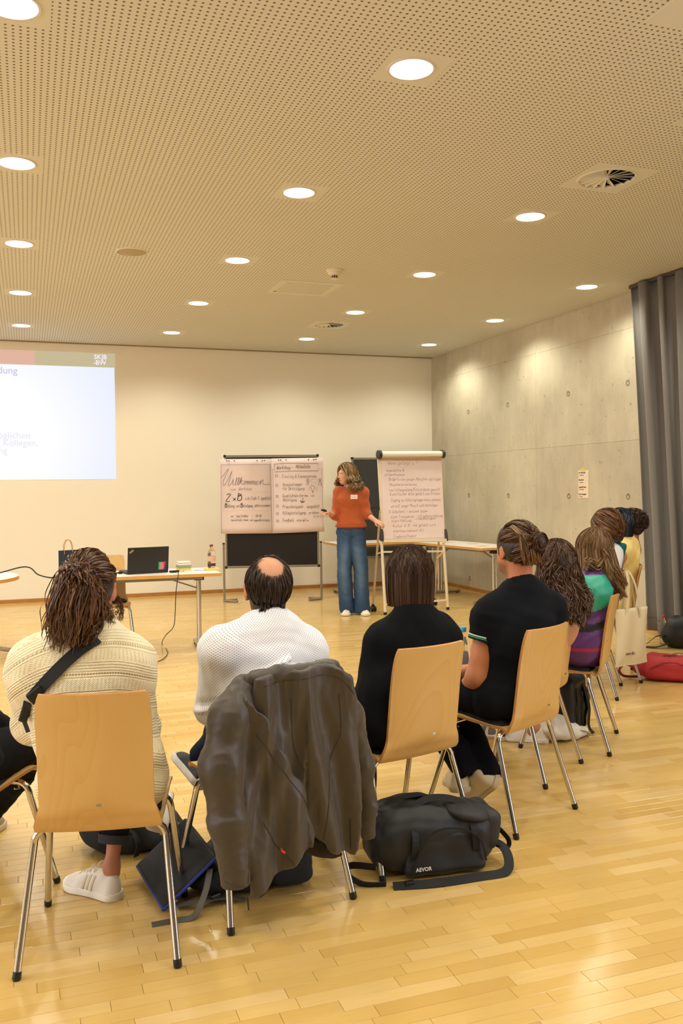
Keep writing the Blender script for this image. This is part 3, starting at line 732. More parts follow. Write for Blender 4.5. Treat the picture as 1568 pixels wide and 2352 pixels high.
def poster(name, label, corners, curl=.004):
    p = [sh1.at(*c) for c in corners]              # tl tr br bl
    t = thing(name, label, 'poster', tuple(sh1.o + ax * ((p[0][0] + p[1][0]) / 2) + Vector((0, 0, 0))), 0)
    b = MB(); N = 12
    for j in range(N + 1):
        for i in range(2):
            v = j / N; q = [(p[i][k] * (1 - v) + p[3 - i][k] * v) for k in (0, 1)]
            w = sh1.o + ax * q[0] + Vector((0, 0, 1)) * q[1] + nrm * (.001 + curl * v * v + .0 * i); b.v.append(tuple(w))
    b.f = [(2 * j, 2 * j + 1, 2 * j + 3, 2 * j + 2) for j in range(N)]
    s = W_(b.build('sheet', MPAP, t)); 
    md = s.modifiers.new('s', 'SOLIDIFY'); md.thickness = .0006; md.offset = 0
    return t
def wr(t, items, name='handwriting'):
    """items: (text, zx, zy, capheight px of zoom, width mat, wid)"""
    for (txt, zx, zy, cap_, w, mt, x1) in items:
        x0, y0 = zz(zx, zy); s_ = cap_ / 6.272 / 176; w = w * .8
        xe = zz(x1, zy)[0]; wd = (xe - x0) / (pen(txt, 0, 0, s_, seed=int(zx + zy))[1] - .0)
        L_, _ = pen(txt, x0, y0, s_, wid=wd, sp=wd, seed=int(zx + zy)); W_(ink(L_, sh1.o + nrm * .0075, ax, (0, 0, 1), nrm, w, name, mt, t))
def lines2(t, pl, w, mt, name='drawing', straight=False):
    L_ = [[zz(*p) for p in l] for l in pl]; W_(ink(L_, sh1.o + nrm * .0075, ax, (0, 0, 1), nrm, w, name, mt, t, straight=straight))
def circ(x, y, r, ry=None, n=12): ry = ry or r; return [(x + r * math.cos(k * 2 * math.pi / n), y + ry * math.sin(k * 2 * math.pi / n)) for k in range(n + 1)]
def pins(t, spots):
    for zx, zy in spots:
        x0, y0 = zz(zx, zy); M = Matrix.Translation(sh1.o + ax * x0 + Vector((0, 0, y0)) + nrm * .004) @ Matrix.Rotation(R(90), 4, 'X')
        W_(MB().lathe([(0, 0), (.007, 0), (.0075, .006), (.005, .009), (0, .0095)], 10, M=M).build('pin', MBLK, t))
P1 = poster('welcome_poster', 'left handwritten poster reading Willkommen, on the black pinboard', [(505, 1054.5), (623, 1053.5), (625.5, 1225), (508, 1226)])
lines2(P1, [[(45, 235), (755, 228)], [(755, 228), (785, 1220)], [(45, 235), (50, 1222)]], .003, MTHIN, 'border', True)
lines2(P1, [[(40, 415), (70, 400), (140, 305), (150, 310), (90, 440), (75, 500), (95, 535), (160, 420), (205, 325), (175, 430), (150, 530), (165, 535), (200, 500), (225, 440), (215, 500), (225, 525),
             (255, 500), (280, 430), (270, 425), (255, 500), (265, 525), (290, 495), (310, 430), (300, 425), (288, 500), (298, 525), (320, 490), (345, 425), (335, 425), (305, 525)],
            [(315, 480), (350, 455), (350, 475), (325, 485), (360, 520), (375, 515), (385, 475), (400, 470), (408, 495), (390, 520), (378, 505), (385, 480), (410, 480), (425, 470), (420, 520)],
            [(420, 520), (432, 475), (445, 475), (442, 520), (455, 475), (468, 475), (464, 520), (480, 475), (495, 475), (490, 520), (505, 470), (520, 475), (512, 520)],
            [(512, 520), (528, 475), (542, 475), (536, 518), (560, 500), (580, 480), (572, 468), (555, 485), (555, 515), (575, 520), (600, 500), (618, 460), (610, 520), (632, 470), (655, 450), (650, 490), (655, 515), (680, 518), (755, 515)],
            [(212, 455), (214, 460)]], .0042, MTHIN, 'handwriting')
wr(P1, [('zum', 185, 605, 34, .003, MTHIN, 258), ('Workshop', 300, 603, 44, .003, MTHIN, 495), ('2', 118, 760, 105, .009, MINK, 196), ('B', 285, 752, 98, .010, MINK, 362), ('in der Kinder &', 390, 742, 50, .0028, MTHIN, 598), ('Jugendarbeit', 612, 740, 50, .0026, MTHIN, 768),
        ('B', 102, 852, 60, .007, MINK, 136), ('ildung', 132, 850, 44, .0036, MINKG, 242), ('und', 262, 845, 40, .0032, MINKG, 316), ('B', 330, 846, 60, .007, MINK, 364), ('eteiligung', 360, 846, 44, .0036, MINKG, 508), ('gehören zusammen', 532, 838, 36, .0028, MINKG, 760),
        ('mit', 190, 990, 26, .0028, MINKG, 230), ('-', 480, 988, 30, .003, MINKG, 510), ('SKJB', 545, 988, 34, .0034, MINKG, 634), ('Servicestelle', 190, 1048, 34, .0028, MINKG, 352), ('Kinder- und', 372, 1045, 30, .0026, MINKG, 505), ('Jugendbeteiligung', 515, 1048, 34, .0026, MINKG, 748)])
lines2(P1, [[(218, 710), (258, 752)], [(258, 712), (220, 752)]], .007, MINK)
lines2(P1, [[(80, 630), (765, 622)], [(85, 900), (765, 888)], [(80, 630), (85, 900)]], .0012, mat('paper_edge', (206, 186, 166), .8), 'strip_edge', True)
wr(P1, [('Saja Straßner', 262, 990, 34, .003, MINKG, 446)])
pins(P1, [(125, 178), (158, 180), (235, 178), (564, 176), (641, 175), (674, 172)])
P2 = poster('schedule_poster', 'right handwritten poster with a boxed title and six tick boxes, on the black pinboard', [(623, 1053), (741.5, 1051), (744.5, 1220.5), (625.5, 1225)], .006)
lines2(P2, [[(812, 225), (1020, 210), (1446, 216), (1446, 322), (1100, 325), (818, 338), (812, 225)]], .0045, MINKG, 'title_box', True)
lines2(P2, [[(1452, 290), (1502, 290), (1516, 1185)], [(790, 300), (805, 1200), (1516, 1190)], [(790, 300), (812, 298)]], .0028, MTHIN, 'border', True)
for (x, y) in ((843, 396), (848, 534), (853, 692), (856, 830), (858, 940), (861, 1045)): lines2(P2, [[(x - 14, y - 15), (x + 14, y - 14), (x + 14, y + 14), (x - 13, y + 15), (x - 14, y - 16)]], .0045, MINKG, 'tick_box', True)
wr(P2, [('Workshop -', 848, 300, 50, .0042, MINKG, 1088), ('Ablaufplan', 1122, 284, 50, .0042, MINKG, 1338), ('Einstieg & Kennenlernen', 930, 425, 44, .0032, MINKG, 1428), ('Voraussetzungen', 932, 540, 44, .0032, MINKG, 1212), ('für Beteiligung', 932, 600, 44, .0032, MINKG, 1252),
        ('Qualitätskriterien', 930, 702, 44, .0036, MINKG, 1302), ('von', 1345, 692, 28, .003, MINKG, 1394), ('Beteiligung', 940, 762, 42, .0032, MINKG, 1138), ('Praxisbeispiele', 936, 862, 46, .0034, MINKG, 1232), ('vorgestellt', 1282, 858, 44, .0034, MINKG, 1468),
        ('Alltagsbeteiligung', 930, 950, 44, .0032, MINKG, 1268), ('erleben', 1312, 945, 42, .0032, MINKG, 1458), ('Feedback', 932, 1056, 44, .0034, MINKG, 1100), ('interaktiv', 1132, 1052, 40, .0034, MINKG, 1310)])
lines2(P2, [circ(1296, 452, 15), [(1282, 528), (1286, 480), (1298, 474), (1308, 490), (1310, 528)], circ(1475, 448, 14), [(1450, 540), (1462, 480), (1475, 465), (1486, 490), (1490, 540)]], .0042, MINKG)
lines2(P2, [[(1318, 465), (1380, 440), (1455, 450), (1420, 485), (1360, 490), (1318, 465)]], .002, MTHIN)
lines2(P2, [[(1352, 605), (1350, 585), (1338, 565), (1345, 542), (1367, 535), (1392, 545), (1398, 570), (1384, 590), (1380, 608), (1352, 605)], [(1356, 618), (1380, 618)], [(1358, 630), (1378, 630)], [(1360, 642), (1374, 642)],
            [(1312, 555), (1322, 562)], [(1306, 580), (1320, 580)], [(1316, 608), (1326, 602)], [(1414, 560), (1432, 556)], [(1416, 580), (1432, 582)], [(1414, 600), (1430, 606)], [(1345, 515), (1350, 525)], [(1404, 512), (1398, 524)]], .0032, MINKG)
lines2(P2, [[(1228, 712), (1222, 740), (1220, 775)]], .005, MINK); lines2(P2, [[(1190, 752), (1205, 772), (1222, 776), (1250, 758)]], .009, MINK)
for x in (1392, 1440, 1486): lines2(P2, [circ(x, 977, 14), [(x - 7, 982), (x, 986), (x + 7, 981)], [(x - 5, 972), (x - 5, 975)], [(x + 5, 972), (x + 5, 975)]], .002, MTHIN)
pins(P2, [(872, 166), (904, 166), (980, 165), (1304, 160), (1382, 158), (1413, 156)])
bind(P1); bind(P2)

# ---- flip chart
FC = thing('flip_chart', 'white flip chart stand with a page of faint handwriting', 'flip chart')
o0 = aty(876, 1246, 9.32); o1 = aty(1022, 1246, 9.40); up = (aty(866, 1046, 9.46) - o0).normalized(); axf = (o1 - o0).normalized(); axf.z = 0; axf.normalize()
up = Vector((axf.y * 0 - .0, up.y, up.z)); up = (up - axf * up.dot(axf)).normalized()
FC.location = (o0.x, o0.y, 0); fb = Board(o0, axf, up); fn = -fb.n if fb.n.y > 0 else fb.n
def F3(px, py, off=0): x, y = fb.at(px, py); return fb.o + fb.ax * x + fb.ay * y + fn * off
def slab(name, pts, th, mt, par=FC, off=0, bev=.0):
    p = [F3(*q, off) for q in pts]; b = MB(); b.v = [tuple(q) for q in p] + [tuple(q + fn * th) for q in p]
    b.f = [(3, 2, 1, 0), (4, 5, 6, 7)] + [(k, (k + 1) % 4, 4 + (k + 1) % 4, 4 + k) for k in range(4)]; return b.build(name, mt, par, False, bevel=bev)
MFW = mat('cream_metal', (232, 218, 190), .4); MFPAP = mat('flip_paper', (236, 216, 212), .85)
slab('board', [(867, 1046), (1013, 1046), (1023, 1244), (878, 1246)], .018, MFW, off=-.020)
sh = slab('paper', [(874.5, 1051), (1011, 1050), (1020.5, 1237), (880.5, 1242)], .004, MFPAP, off=.0)
slab('page_edge', [(880.5, 1238.5), (1020.5, 1234.8), (1020.5, 1235.5), (880.5, 1239.2)], .001, mat('page_line', (176, 152, 130), .8), par=FC, off=.004)
a, b2 = F3(871, 1045, .02), F3(1011, 1044, .02)
MB().tube([a, b2], .042, 16, flat=.9).build('clamp_bar', mat('clamp_white', (244, 234, 214), .4), FC); d = (b2 - a).normalized()
MB().box(tuple((a + b2) / 2 + up * -.044 + fn * .008), ((b2 - a).length, .03, .014), Matrix((axf, -fn, up)).transposed()).build('clamp_lip_shade', mat('clamp_shadow', (190, 160, 116), .5), FC, False)  # strip below the clamp bar, the bar's shade put into its colour
for q, s in ((a, -1), (b2, 1)): MB().tube([q + d * s * -.004, q + d * s * .03, q + d * s * .036], [.052, .052, .04], 16).build('end_cap', mat('dark_plastic', (52, 48, 44), .4), FC)
for px in (877, 1024): 
    p = F3(px, 1235, 0); MB().tube([p + up * .10, p + up * .06, p - up * .04], [.012, .022, .022], 10).build('side_clip', mat('dark_plastic', (52, 48, 44), .4), FC)
slab('pen_tray', [(879, 1240), (1022, 1238), (1022, 1244), (879, 1246)], .035, MFW, off=0)
fl_, fr_ = atz(884.5, 1412), atz(1028, 1400)
for (p0, p1) in ((F3(878, 1246, -.02), fl_), (F3(1020, 1246, -.02), fr_)):
    l = MB().tube([p0, p1 + Vector((0, 0, .02))], .0165, 12).build('front_leg', MFW, FC)
    MB().tube([p1 + Vector((0, 0, .03)), p1 + Vector((0, 0, .001))], .019, 12).build('foot_cap', MBLK, l)
rl_, rr_ = Vector((3.76, 9.58, 0)), Vector((4.64, 9.80, 0)); t0, t1_ = aty(873, 1174, 9.38), aty(1011, 1200, 9.48)
for (p0, p1) in ((t0, rl_), (t1_, rr_)):
    l = MB().tube([p0, p1 + Vector((0, 0, .08))], .013, 12).build('rear_leg', mat('rear_metal', (206, 182, 146), .4), FC)
    for s in (-1, 1): MB().lathe([(0, -.012), (.03, -.012), (.034, -.008), (.034, .008), (.03, .012), (0, .012)], 20, M=Matrix.Translation(p1 + Vector((s * .018, -.01, .034))) @ Matrix.Rotation(R(90), 4, 'Y')).build('castor', MBLK, l)
    MB().box(tuple(p1 + Vector((0, 0, .075))), (.03, .03, .03)).build('castor_fork', MBLK, l, False, bevel=.006)
def mixv(a, b, t): return a * (1 - t) + b * t
L0, R0 = F3(878, 1246, -.02), F3(1020, 1246, -.02)
for tt, nm in ((.13, 'shelf_bar'), (.86, 'lower_bar')): MB().bar(mixv(L0, fl_, tt), mixv(R0, fr_, tt), .028, .02).build(nm, MFW, FC, False, bevel=.004)
MB().bar(mixv(t0, rl_, .42), mixv(L0, fl_, .13), .022, .012).build('side_strut', MFW, FC, False); MB().bar(mixv(t1_, rr_, .42), mixv(R0, fr_, .13), .022, .012).build('side_strut', MFW, FC, False)
MPENC = mat('faint_pencil', (170, 140, 140), .85); MPENV = mat('faint_violet', (150, 130, 176), .85)
def fz(zx, zy): return fb.at(860 + zx / 9.2235, 1030 + zy / 9.2235)
for (txt, x, y, cp, wd, mt) in [('Wann gelingt\'s ?', 275, 345, 78, 915, MPENC), ('angedachte B', 245, 490, 52, 628, MPENC), ('offene Prozesse', 210, 580, 50, 638, MPENV), ('Bedarfe von jungen Menschen abfragen', 295, 685, 66, 1405, MPENC),
        ('Besucherorientierung', 315, 795, 60, 888, MPENC), ('von Leitungsebene/Entsch.ebene gewollt', 305, 910, 66, 1385, MPENC), ('& politischer Wille gehört von Kirchen', 318, 1000, 66, 1388, MPENC), ('Zugang zu Altersgruppe muss passen', 335, 1130, 66, 1395, MPENC), ('wo will junger Mensch sich beteiligen', 345, 1250, 64, 1330, MPENC),
        ('& Selbstbest. - netzwerk lassen', 305, 1370, 56, 1120, MPENC), ('klare Transparenz  -> Ergebnissicherung', 345, 1480, 60, 1440, MPENC), ('-> Nachhaltigkeit', 840, 1515, 50, 1305, MPENC), ('klare Haltung', 360, 1565, 60, 778, MPENC), ('Kultur d. B.  die gelebt wird', 385, 1670, 60, 1295, MPENC), ('Interesse bekannt (Ki)', 390, 1780, 56, 1048, MPENC), ('Ergebnisoffenheit', 400, 1900, 66, 885, MPENC)]:
    x0, y0 = fz(x, y); s_ = cp / 9.2235 / 205; wd = (fz(wd, y)[0] - x0) / pen(txt, 0, 0, s_, seed=x + y, slant=.2)[1]
    L_, xe = pen(txt, x0, y0, s_, wid=wd, sp=wd, seed=x + y, slant=.2); ink(L_, fb.o + fn * .0045, fb.ax, fb.ay, fn, .0026, 'handwriting', mt, FC)
sink(FC)
# ================================================================ THINGS
# projected slide on the wall
SLM = {}
def glow(name, rgb, e, grad=None):
    m = bpy.data.materials.new(name); m.use_nodes = True; t = NT(m); t.b.inputs['Base Color'].default_value = (.02, .02, .02, 1); t.b.inputs['Roughness'].default_value = .9
    t.b.inputs['Specular IOR Level'].default_value = 0
    t.b.inputs['Emission Color'].default_value = (*s2l(rgb), 1); t.b.inputs['Emission Strength'].default_value = e
    if grad:   # projector hot spot, brighter towards the middle of the beam
        p = t.n('ShaderNodeNewGeometry').outputs['Position']; v = t.n('ShaderNodeVectorMath', operation='DISTANCE'); t.l(p, v.inputs[0]); v.inputs[1].default_value = grad
        mr = t.n('ShaderNodeMapRange'); t.l(v.outputs['Value'], mr.inputs[0]); mr.inputs[1].default_value = .7; mr.inputs[2].default_value = 2.3
        t.l(t.mix(mr.outputs[0], s2l((255, 255, 255)), s2l(rgb)), t.b.inputs['Emission Color'])
    return m
sl = thing('projected_slide', 'bright white projected slide with a red and olive header band', 'projected image', (-.6, WY - .003, 2.4))
def wq(name, x0, x1, z0, z1, mt, d=.0, par=None):
    return MB().box(((x0 + x1) / 2 + .6, -d, (z0 + z1) / 2 - 2.4), (x1 - x0, .002, z1 - z0)).build(name, mt, par or sl, False)
wq('slide_area', -2.2, 1.137, 1.592, 3.075, glow('slide_white', (222, 231, 255), .90, (-.45, WY, 2.15)))
wq('header_band', .140, 1.150, 3.075, 3.262, glow('slide_olive', (214, 200, 160), .76))
wq('header_band', -2.2, .140, 3.075, 3.262, glow('slide_red', (238, 190, 168), .80))['label'] = 'pale red part of the header band'
MT = lambda x, z: Matrix.Translation((x + .6, -.003, z - 2.4)) @ Matrix.Rotation(R(90), 4, 'X')
mlet = glow('slide_lettering', (240, 236, 255), 1.0)
letters('SKJB', .086, MT(.876, 3.182), 'lettering', mlet, sl, .0005, bold=.0008); letters('-BW', .086, MT(.866, 3.106), 'lettering', mlet, sl, .0005, bold=.0008)
ml1 = glow('slide_text_violet', (206, 198, 238), .80); ml2 = glow('slide_text_faint', (236, 236, 248), .84)
letters('Bildung', .125, MT(-.445, 2.955), 'lettering', ml1, sl, .0005)
letters('zu ermöglichen', .12, MT(-.675, 2.125), 'lettering', ml2, sl, .0005); letters('gemeinsam Kollegen,', .115, MT(-.82, 2.03), 'lettering', ml2, sl, .0005); letters('Haltung', .115, MT(-.58, 1.93), 'lettering', ml2, sl, .0005)

# note taped to the concrete wall
nt = thing('wall_note', 'narrow white paper note taped to the concrete wall', 'note', (WX, 8.355, 1.45))
MB().box((-.002, 0, 0), (.001, .192, .31)).build('paper', mat('note_paper', (236, 216, 190), .8), nt, False)
MB().box((-.003, .0, .162), (.001, .095, .03)).build('tape', mat('yellow_tape', (222, 200, 110), .6), nt, False)
for q, (tx, cp) in enumerate([('Ist Plan Bau', .016), ('in Beteiligung', .009), ('Bewohner', .016), ('in Umsetzung', .009), ('Jugend Rat/Haus', .013), ('Mitbestimmung', .009), ('Start Dezember', .014), ('in Umfrage', .009)]):
    L_, _ = pen(tx, -.085 + (.012 if q % 2 else 0), .118 - (q // 2) * .079 - (q % 2) * .024, cp, wid=1.1, seed=q)
    ink(L_, (-.0028, 0, 0), (0, -1, 0), (0, 0, 1), (-1, 0, 0), .0035 if q % 2 == 0 else .002, 'handwriting', MINK if q % 2 == 0 else MINKG, nt)

# things on the laptop table (table height TZ)
def on(px, py, z=None): return atz(px, py, TZ if z is None else z)
p0, p1 = on(292, 1320), on(386, 1314.5); lc = (p0 + p1) / 2; la = math.degrees(math.atan2(p1.y - p0.y, p1.x - p0.x)); lw = (p1 - p0).length
lp = thing('laptop', 'open black laptop seen from behind with a colourful sticker', 'laptop', (lc.x, lc.y, TZ), la)
MB().box((0, .125, .012), (lw, .25, .018)).build('base', MBLK, lp, False, bevel=.004)
Ml = Matrix.Rotation(R(8), 4, 'X'); lid = MB().add([], [])
lid = MB(); lid.box((0, 0, .120), (lw, .009, .236)); b_ = lid.build('lid', mat('laptop_black', (30, 27, 25), .5), lp, False, bevel=.004); b_.data.transform(Ml)
def lidq(name, x0, x1, z0, z1, mt, par, rot=0):
    o = MB().box((0, 0, 0), (x1 - x0, .001, z1 - z0)).build(name, mt, par, False); o.data.transform(Ml @ Matrix.Translation(((x0 + x1) / 2, -.0052, (z0 + z1) / 2)) @ Matrix.Rotation(R(rot), 4, 'Y')); return o
MB().box((0, .30, .12), (0.01, .001, .01)) 
lidq('badge', -lw / 2 + .012, -lw / 2 + .052, .196, .212, mat('silver_badge', (176, 150, 130), .4, .5), lp, -38)
stk = lidq('sticker', lw / 2 - .095, lw / 2 - .020, .028, .102, mat('sticker_green', (32, 128, 76), .5), lp)
o = MB(); o.v = [(-.02, 0, -.037), (.0375, 0, -.037), (.0375, 0, .037), (-.012, 0, .037)]; o.f = [(0, 1, 2, 3)]; o = o.build('sticker_red', mat('sticker_red', (206, 52, 48), .5), stk, False); o.data.transform(Ml @ Matrix.Translation((lw / 2 - .0575, -.0060, .065)))
o = MB(); o.v = [(.014, 0, -.037), (.0375, 0, -.037), (.0375, 0, .037), (.030, 0, .037)]; o.f = [(0, 1, 2, 3)]; o = o.build('sticker_violet', mat('sticker_violet', (66, 46, 118), .5), stk, False); o.data.transform(Ml @ Matrix.Translation((lw / 2 - .0575, -.0064, .065)))
for q in range(5): lidq('print_line', lw / 2 - .086, lw / 2 - .05 + .008 * (q % 2), .040 + q * .012, .044 + q * .012, mat('print_white', (232, 220, 210), .6), stk).data.transform(Matrix.Translation((0, -.0014, 0)))
kb = MB()
for i in range(12):
    for j in range(5): kb.box((-lw / 2 + .04 + i * (lw - .08) / 11, .05 + j * .022, .0225), (.020, .017, .003))
kb.build('keyboard', mat('key_black', (18, 18, 18), .5), lp, False)
# note cube, bottle, blue note
nc = on(425, 1313.5); cu = thing('note_cube', 'stack of coloured square paper notes beside the laptop', 'paper notes', (nc.x, nc.y, TZ), 4)
z = 0
for nm, rgb, h_, w_ in (('white_layer', (236, 226, 214), .016, .116), ('yellow_layer', (234, 200, 60), .018, .112), ('green_layer', (96, 176, 150), .016, .114), ('pink_layer', (226, 120, 110), .012, .114), ('white_layer', (240, 232, 222), .014, .112), ('green_layer', (172, 200, 160), .006, .112), ('white_layer', (244, 236, 226), .008, .11)):
    MB().box((rnd.uniform(-.002, .002), .05, z + h_ / 2), (w_, w_, h_ - .001)).build(nm, mat(nm + str(rgb[2]), rgb, .8), cu, False); z += h_
MPET = mat('clear_pet', (246, 240, 232), .06, Transmission_Weight=.92, IOR=1.16, Alpha=1.)
def bottle(name, label, p, h=.235, r=.034, capc=(150, 22, 30), liquid=None, labelc=(226, 200, 176), band=(90, 24, 28), tilt=0, grp=None):
    t = thing(name, label, 'bottle', tuple(p), rnd.uniform(0, 90), grp); s = h / .235
    pr = [(0, .004), (r * .6, 0), (r * .95, .006), (r, .02), (r, .05 * s), (r * .97, .06 * s), (r, .07 * s), (r, .125 * s), (r * .96, .135 * s), (r * .97, .15 * s), (r * .82, .175 * s), (r * .5, .197 * s), (r * .38, .207 * s), (r * .38, .218 * s), (r * .42, .219 * s), (r * .38, .221 * s)]
    MB().lathe(pr, 20).build('bottle_body', MPET, t)
    MB().lathe([(0, .219 * s), (r * .44, .219 * s), (r * .46, .235 * s), (r * .4, .238 * s), (0, .238 * s)], 18).build('cap', mat('cap%d' % capc[0], capc, .4), t)
    if labelc:
        l = MB().lathe([(r + .0006, .072 * s), (r + .0006, .123 * s)], 24); l.f = l.f[:-2]; l = l.build('label_band', mat('lb%d' % labelc[0], labelc, .6, Alpha=.8), t)
    if band:
        l = MB().lathe([(r + .0006, .022), (r + .0006, .048 * s)], 24); l.f = l.f[:-2]; l.build('lower_band', mat('bd%d' % band[0], band, .6), t)
    if liquid:
        MB().lathe([(0, .006), (r * .9, .008), (r * .94, .02), (r * .94, liquid[3] * s), (0, liquid[3] * s)], 20).build('drink', mat('drink%d' % liquid[0], liquid[:3], .1), t)
    return t
bp = on(486, 1309.5)
pd = thing('sticky_pad', 'yellow paper pad under the bottle on the laptop table', 'paper notes', (bp.x, bp.y, TZ), 3); MB().box((0, 0, .008), (.125, .11, .016)).build('pad', mat('pad_yellow', (240, 206, 96), .8), pd, False); MB().box((0, 0, .0166), (.121, .106, .001)).build('top_sheet', mat('pad_yellow2', (244, 214, 118), .8), pd, False)
bottle('drink_bottle', 'clear bottle with dark red cap on the laptop table', bp + Vector((0, 0, .017)), .215, .036, (140, 20, 26), None, (226, 178, 150), (84, 22, 26))
q = on(460, 1310.5); bn = thing('blue_note', 'pale blue slip of paper on the laptop table', 'paper notes', (q.x, q.y, TZ), -20)
MB().box((0, 0, .003), (.10, .06, .006)).build('slip', mat('slip_blue', (182, 188, 214), .8), bn, False); MB().box((.004, .002, .0066), (.098, .058, .001)).build('upper_slip', mat('slip_blue2', (196, 200, 222), .8), bn, False)
q = on(400, 1315); ad = thing('usb_adapter', 'small black adapter lying right of the laptop', 'adapter', (q.x, q.y, TZ), 12)
MB().box((0, 0, .011), (.085, .035, .018)).build('housing', MBLK, ad, False, bevel=.004); MB().tube([(.04, 0, .01), (.07, .01, .01), (.085, -.01, .008)], .003, 6).build('cable_stub', MBLK, ad)
# navy paper bag
q = on(158, 1328); pb = thing('paper_bag', 'navy blue paper bag with twisted handles on the table end', 'bag', (q.x, q.y, TZ), 6)
b = MB(); w_, d_, h_ = .155, .07, .235
b.v = [(-w_ / 2, -d_ / 2, 0), (w_ / 2, -d_ / 2, 0), (w_ / 2, d_ / 2, 0), (-w_ / 2, d_ / 2, 0), (-w_ / 2 - .002, -d_ * .35, h_), (w_ / 2 + .002, -d_ * .3, h_ + .003), (w_ / 2, d_ * .35, h_ + .002), (-w_ / 2, d_ * .32, h_),
       (-w_ / 2, 0, .0), (w_ / 2, 0, 0), (w_ / 2 - .012, 0, h_ - .01), (-w_ / 2 + .012, 0, h_ - .01)]
b.f = [(0, 1, 5, 4), (2, 3, 7, 6), (0, 4, 11, 8), (8, 11, 7, 3), (1, 9, 10, 5), (9, 2, 6, 10), (0, 8, 3, 2, 9, 1)]
o = b.build('bag_body', mat('navy_paper', (34, 44, 66), .7, bump=(40, .2, .003)), pb, False); md = o.modifiers.new('s', 'SOLIDIFY'); md.thickness = .0015
for s in (-1, 1): MB().tube(smooth_path([(-.035, s * .025, h_ - .03), (-.034, s * .025, h_ + .04), (-.015, s * .022, h_ + .085), (.015, s * .022, h_ + .083), (.032, s * .024, h_ + .035), (.033, s * .025, h_ - .03)], 5), .0028, 6).build('handle', mat('kraft_cord', (186, 140, 84), .8), pb)
# cables
def cable(name, label, pts, r=.004, mt=MBLK, cat='cable'):
    t = thing(name, label, cat, tuple(Vector(pts[0])) [:2] + (0,)); o = MB().tube(smooth_path(pts, 8), r, 8).build('cord', mt, t)
    MB().tube([Vector(pts[-1]) + (Vector(pts[-2]) - Vector(pts[-1])).normalized() * .03, pts[-1]], r * 2.2, 8).build('plug', mt, t); sink(t); return t
cable('projector_cable', 'thick black cable sagging from the round table to the laptop table', [(-.95, 8.5, TZ + .012), (-.35, 8.35, TZ + .012), aty(57, 1302, 8.2), aty(88, 1320, 8.0), aty(120, 1327, 7.85), on(150, 1325) + Vector((0, 0, .012)), on(230, 1322) + Vector((0, 0, .010)), on(280, 1318) + Vector((0, 0, .012))], .006)
cable('looped_cable', 'black cable loop hanging over the left end of the laptop table', [on(150, 1325) + Vector((0, 0, .02)), aty(128, 1330, 7.75), aty(121, 1338, 7.7), aty(128, 1341, 7.68), aty(150, 1337, 7.68), aty(160, 1334, 7.72)], .004)
cable('power_cable', 'thin black cable hanging from the laptop table to the floor', [on(398, 1315) + Vector((0, 0, .012)), on(409, 1317) + Vector((0, 0, .01)), aty(409, 1322, 7.62), aty(405, 1350, 7.6), aty(403, 1380, 7.6), aty(402, 1410, 7.6), aty(398, 1440, 7.6), aty(380, 1460, 7.6), atz(372, 1478, .01), atz(385, 1497, .006), atz(375, 1513, .006), atz(352, 1522, .006), atz(340, 1517, .006)], .0036)
# papers on the far tables
for k, (x, y, a, lab) in enumerate([(5.28, 9.75, 8, 'white sheet of paper on the wall table, nearest its front corner'), (5.36, 10.15, -12, 'white sheet of paper on the wall table, in its middle'), (5.22, 10.55, 20, 'white sheet of paper on the wall table, at its far end'), (3.98, 11.3, 5, 'white sheet on the table between pinboard and presenter')]):
    pt = thing('paper_sheet', lab, 'paper', (x, y, TZ + .0005), a, 'loose papers on the far tables')
    MB().box((0, 0, .0008), (.21, .297, .0012)).build('sheet', mat('paper_white', (238, 228, 212), .8), pt, False)
    MB().box((.01, .03, .0017), (.15, .16, .0004)).build('print', mat('print_grey', (200, 176, 160), .8), pt, False)

# ---- bags on the floor
MBAG = mat('bag_black', (19, 19, 20), .55, bump=(300, .25, .001), var=(6, .15)); MBAG2 = mat('bag_charcoal', (36, 36, 38), .6, bump=(300, .25, .001), var=(6, .1)); MWEB = mat('webbing_black', (10, 10, 10), .75, bump=(600, .3, .001))
def fr(o, ang):   # flat frame at o, rotated
    return Matrix.Translation(o) @ Matrix.Rotation(R(ang), 4, 'Z')
# black duffel, local: x along its length, y depth (far), z up
du = thing('duffel_bag', 'large black duffel bag lying on the floor in front centre', 'bag', (1.415, 3.03, 0), -4)
fold = lambda V, N: .0045 * wob(V, 26, 3, 6, (1, 1, .6)) + .002 * wob(V, 70, 5, 5)
sdf_obj('bag_body', [rbox((-.02, .02, .115), (.46, .24, .215), .085, rotm(0, 2, 0), .05), ell((-.08, .03, .165), (.17, .12, .10), None, .06), rbox((.16, .03, .11), (.16, .24, .19), .07, None, .05), half((0, 0, -1), (0, 0, .008))], MBAG, du, .0075, fold)
sdf_obj('front_pocket', [rbox((.02, -.085, .085), (.32, .05, .15), .024, rotm(-9, 0, 0), .02), half((0, 0, -1), (0, 0, .01))], MBAG, du, .006, lambda V, N: .003 * wob(V, 40, 9, 5))
sdf_obj('side_flap', [rbox((.215, .02, .135), (.08, .21, .15), .035, rotm(0, 8, 0), .02)], MBAG2, du, .007, lambda V, N: .003 * wob(V, 40, 2, 5))
sdf_obj('top_panel', [ell((.13, -.01, .205), (.10, .10, .035), rotm(0, 12, 0), .02)], MBAG2, du, .006, lambda V, N: .002 * wob(V, 50, 2, 5))
def stp(par, pts, w, mt=MWEB, name='strap', n0=(0, 0, 1), th=.003, sub_=6): return MB().strap(smooth_path(pts, sub_), w, th, Vector(n0)).build(name, mt, par, False)
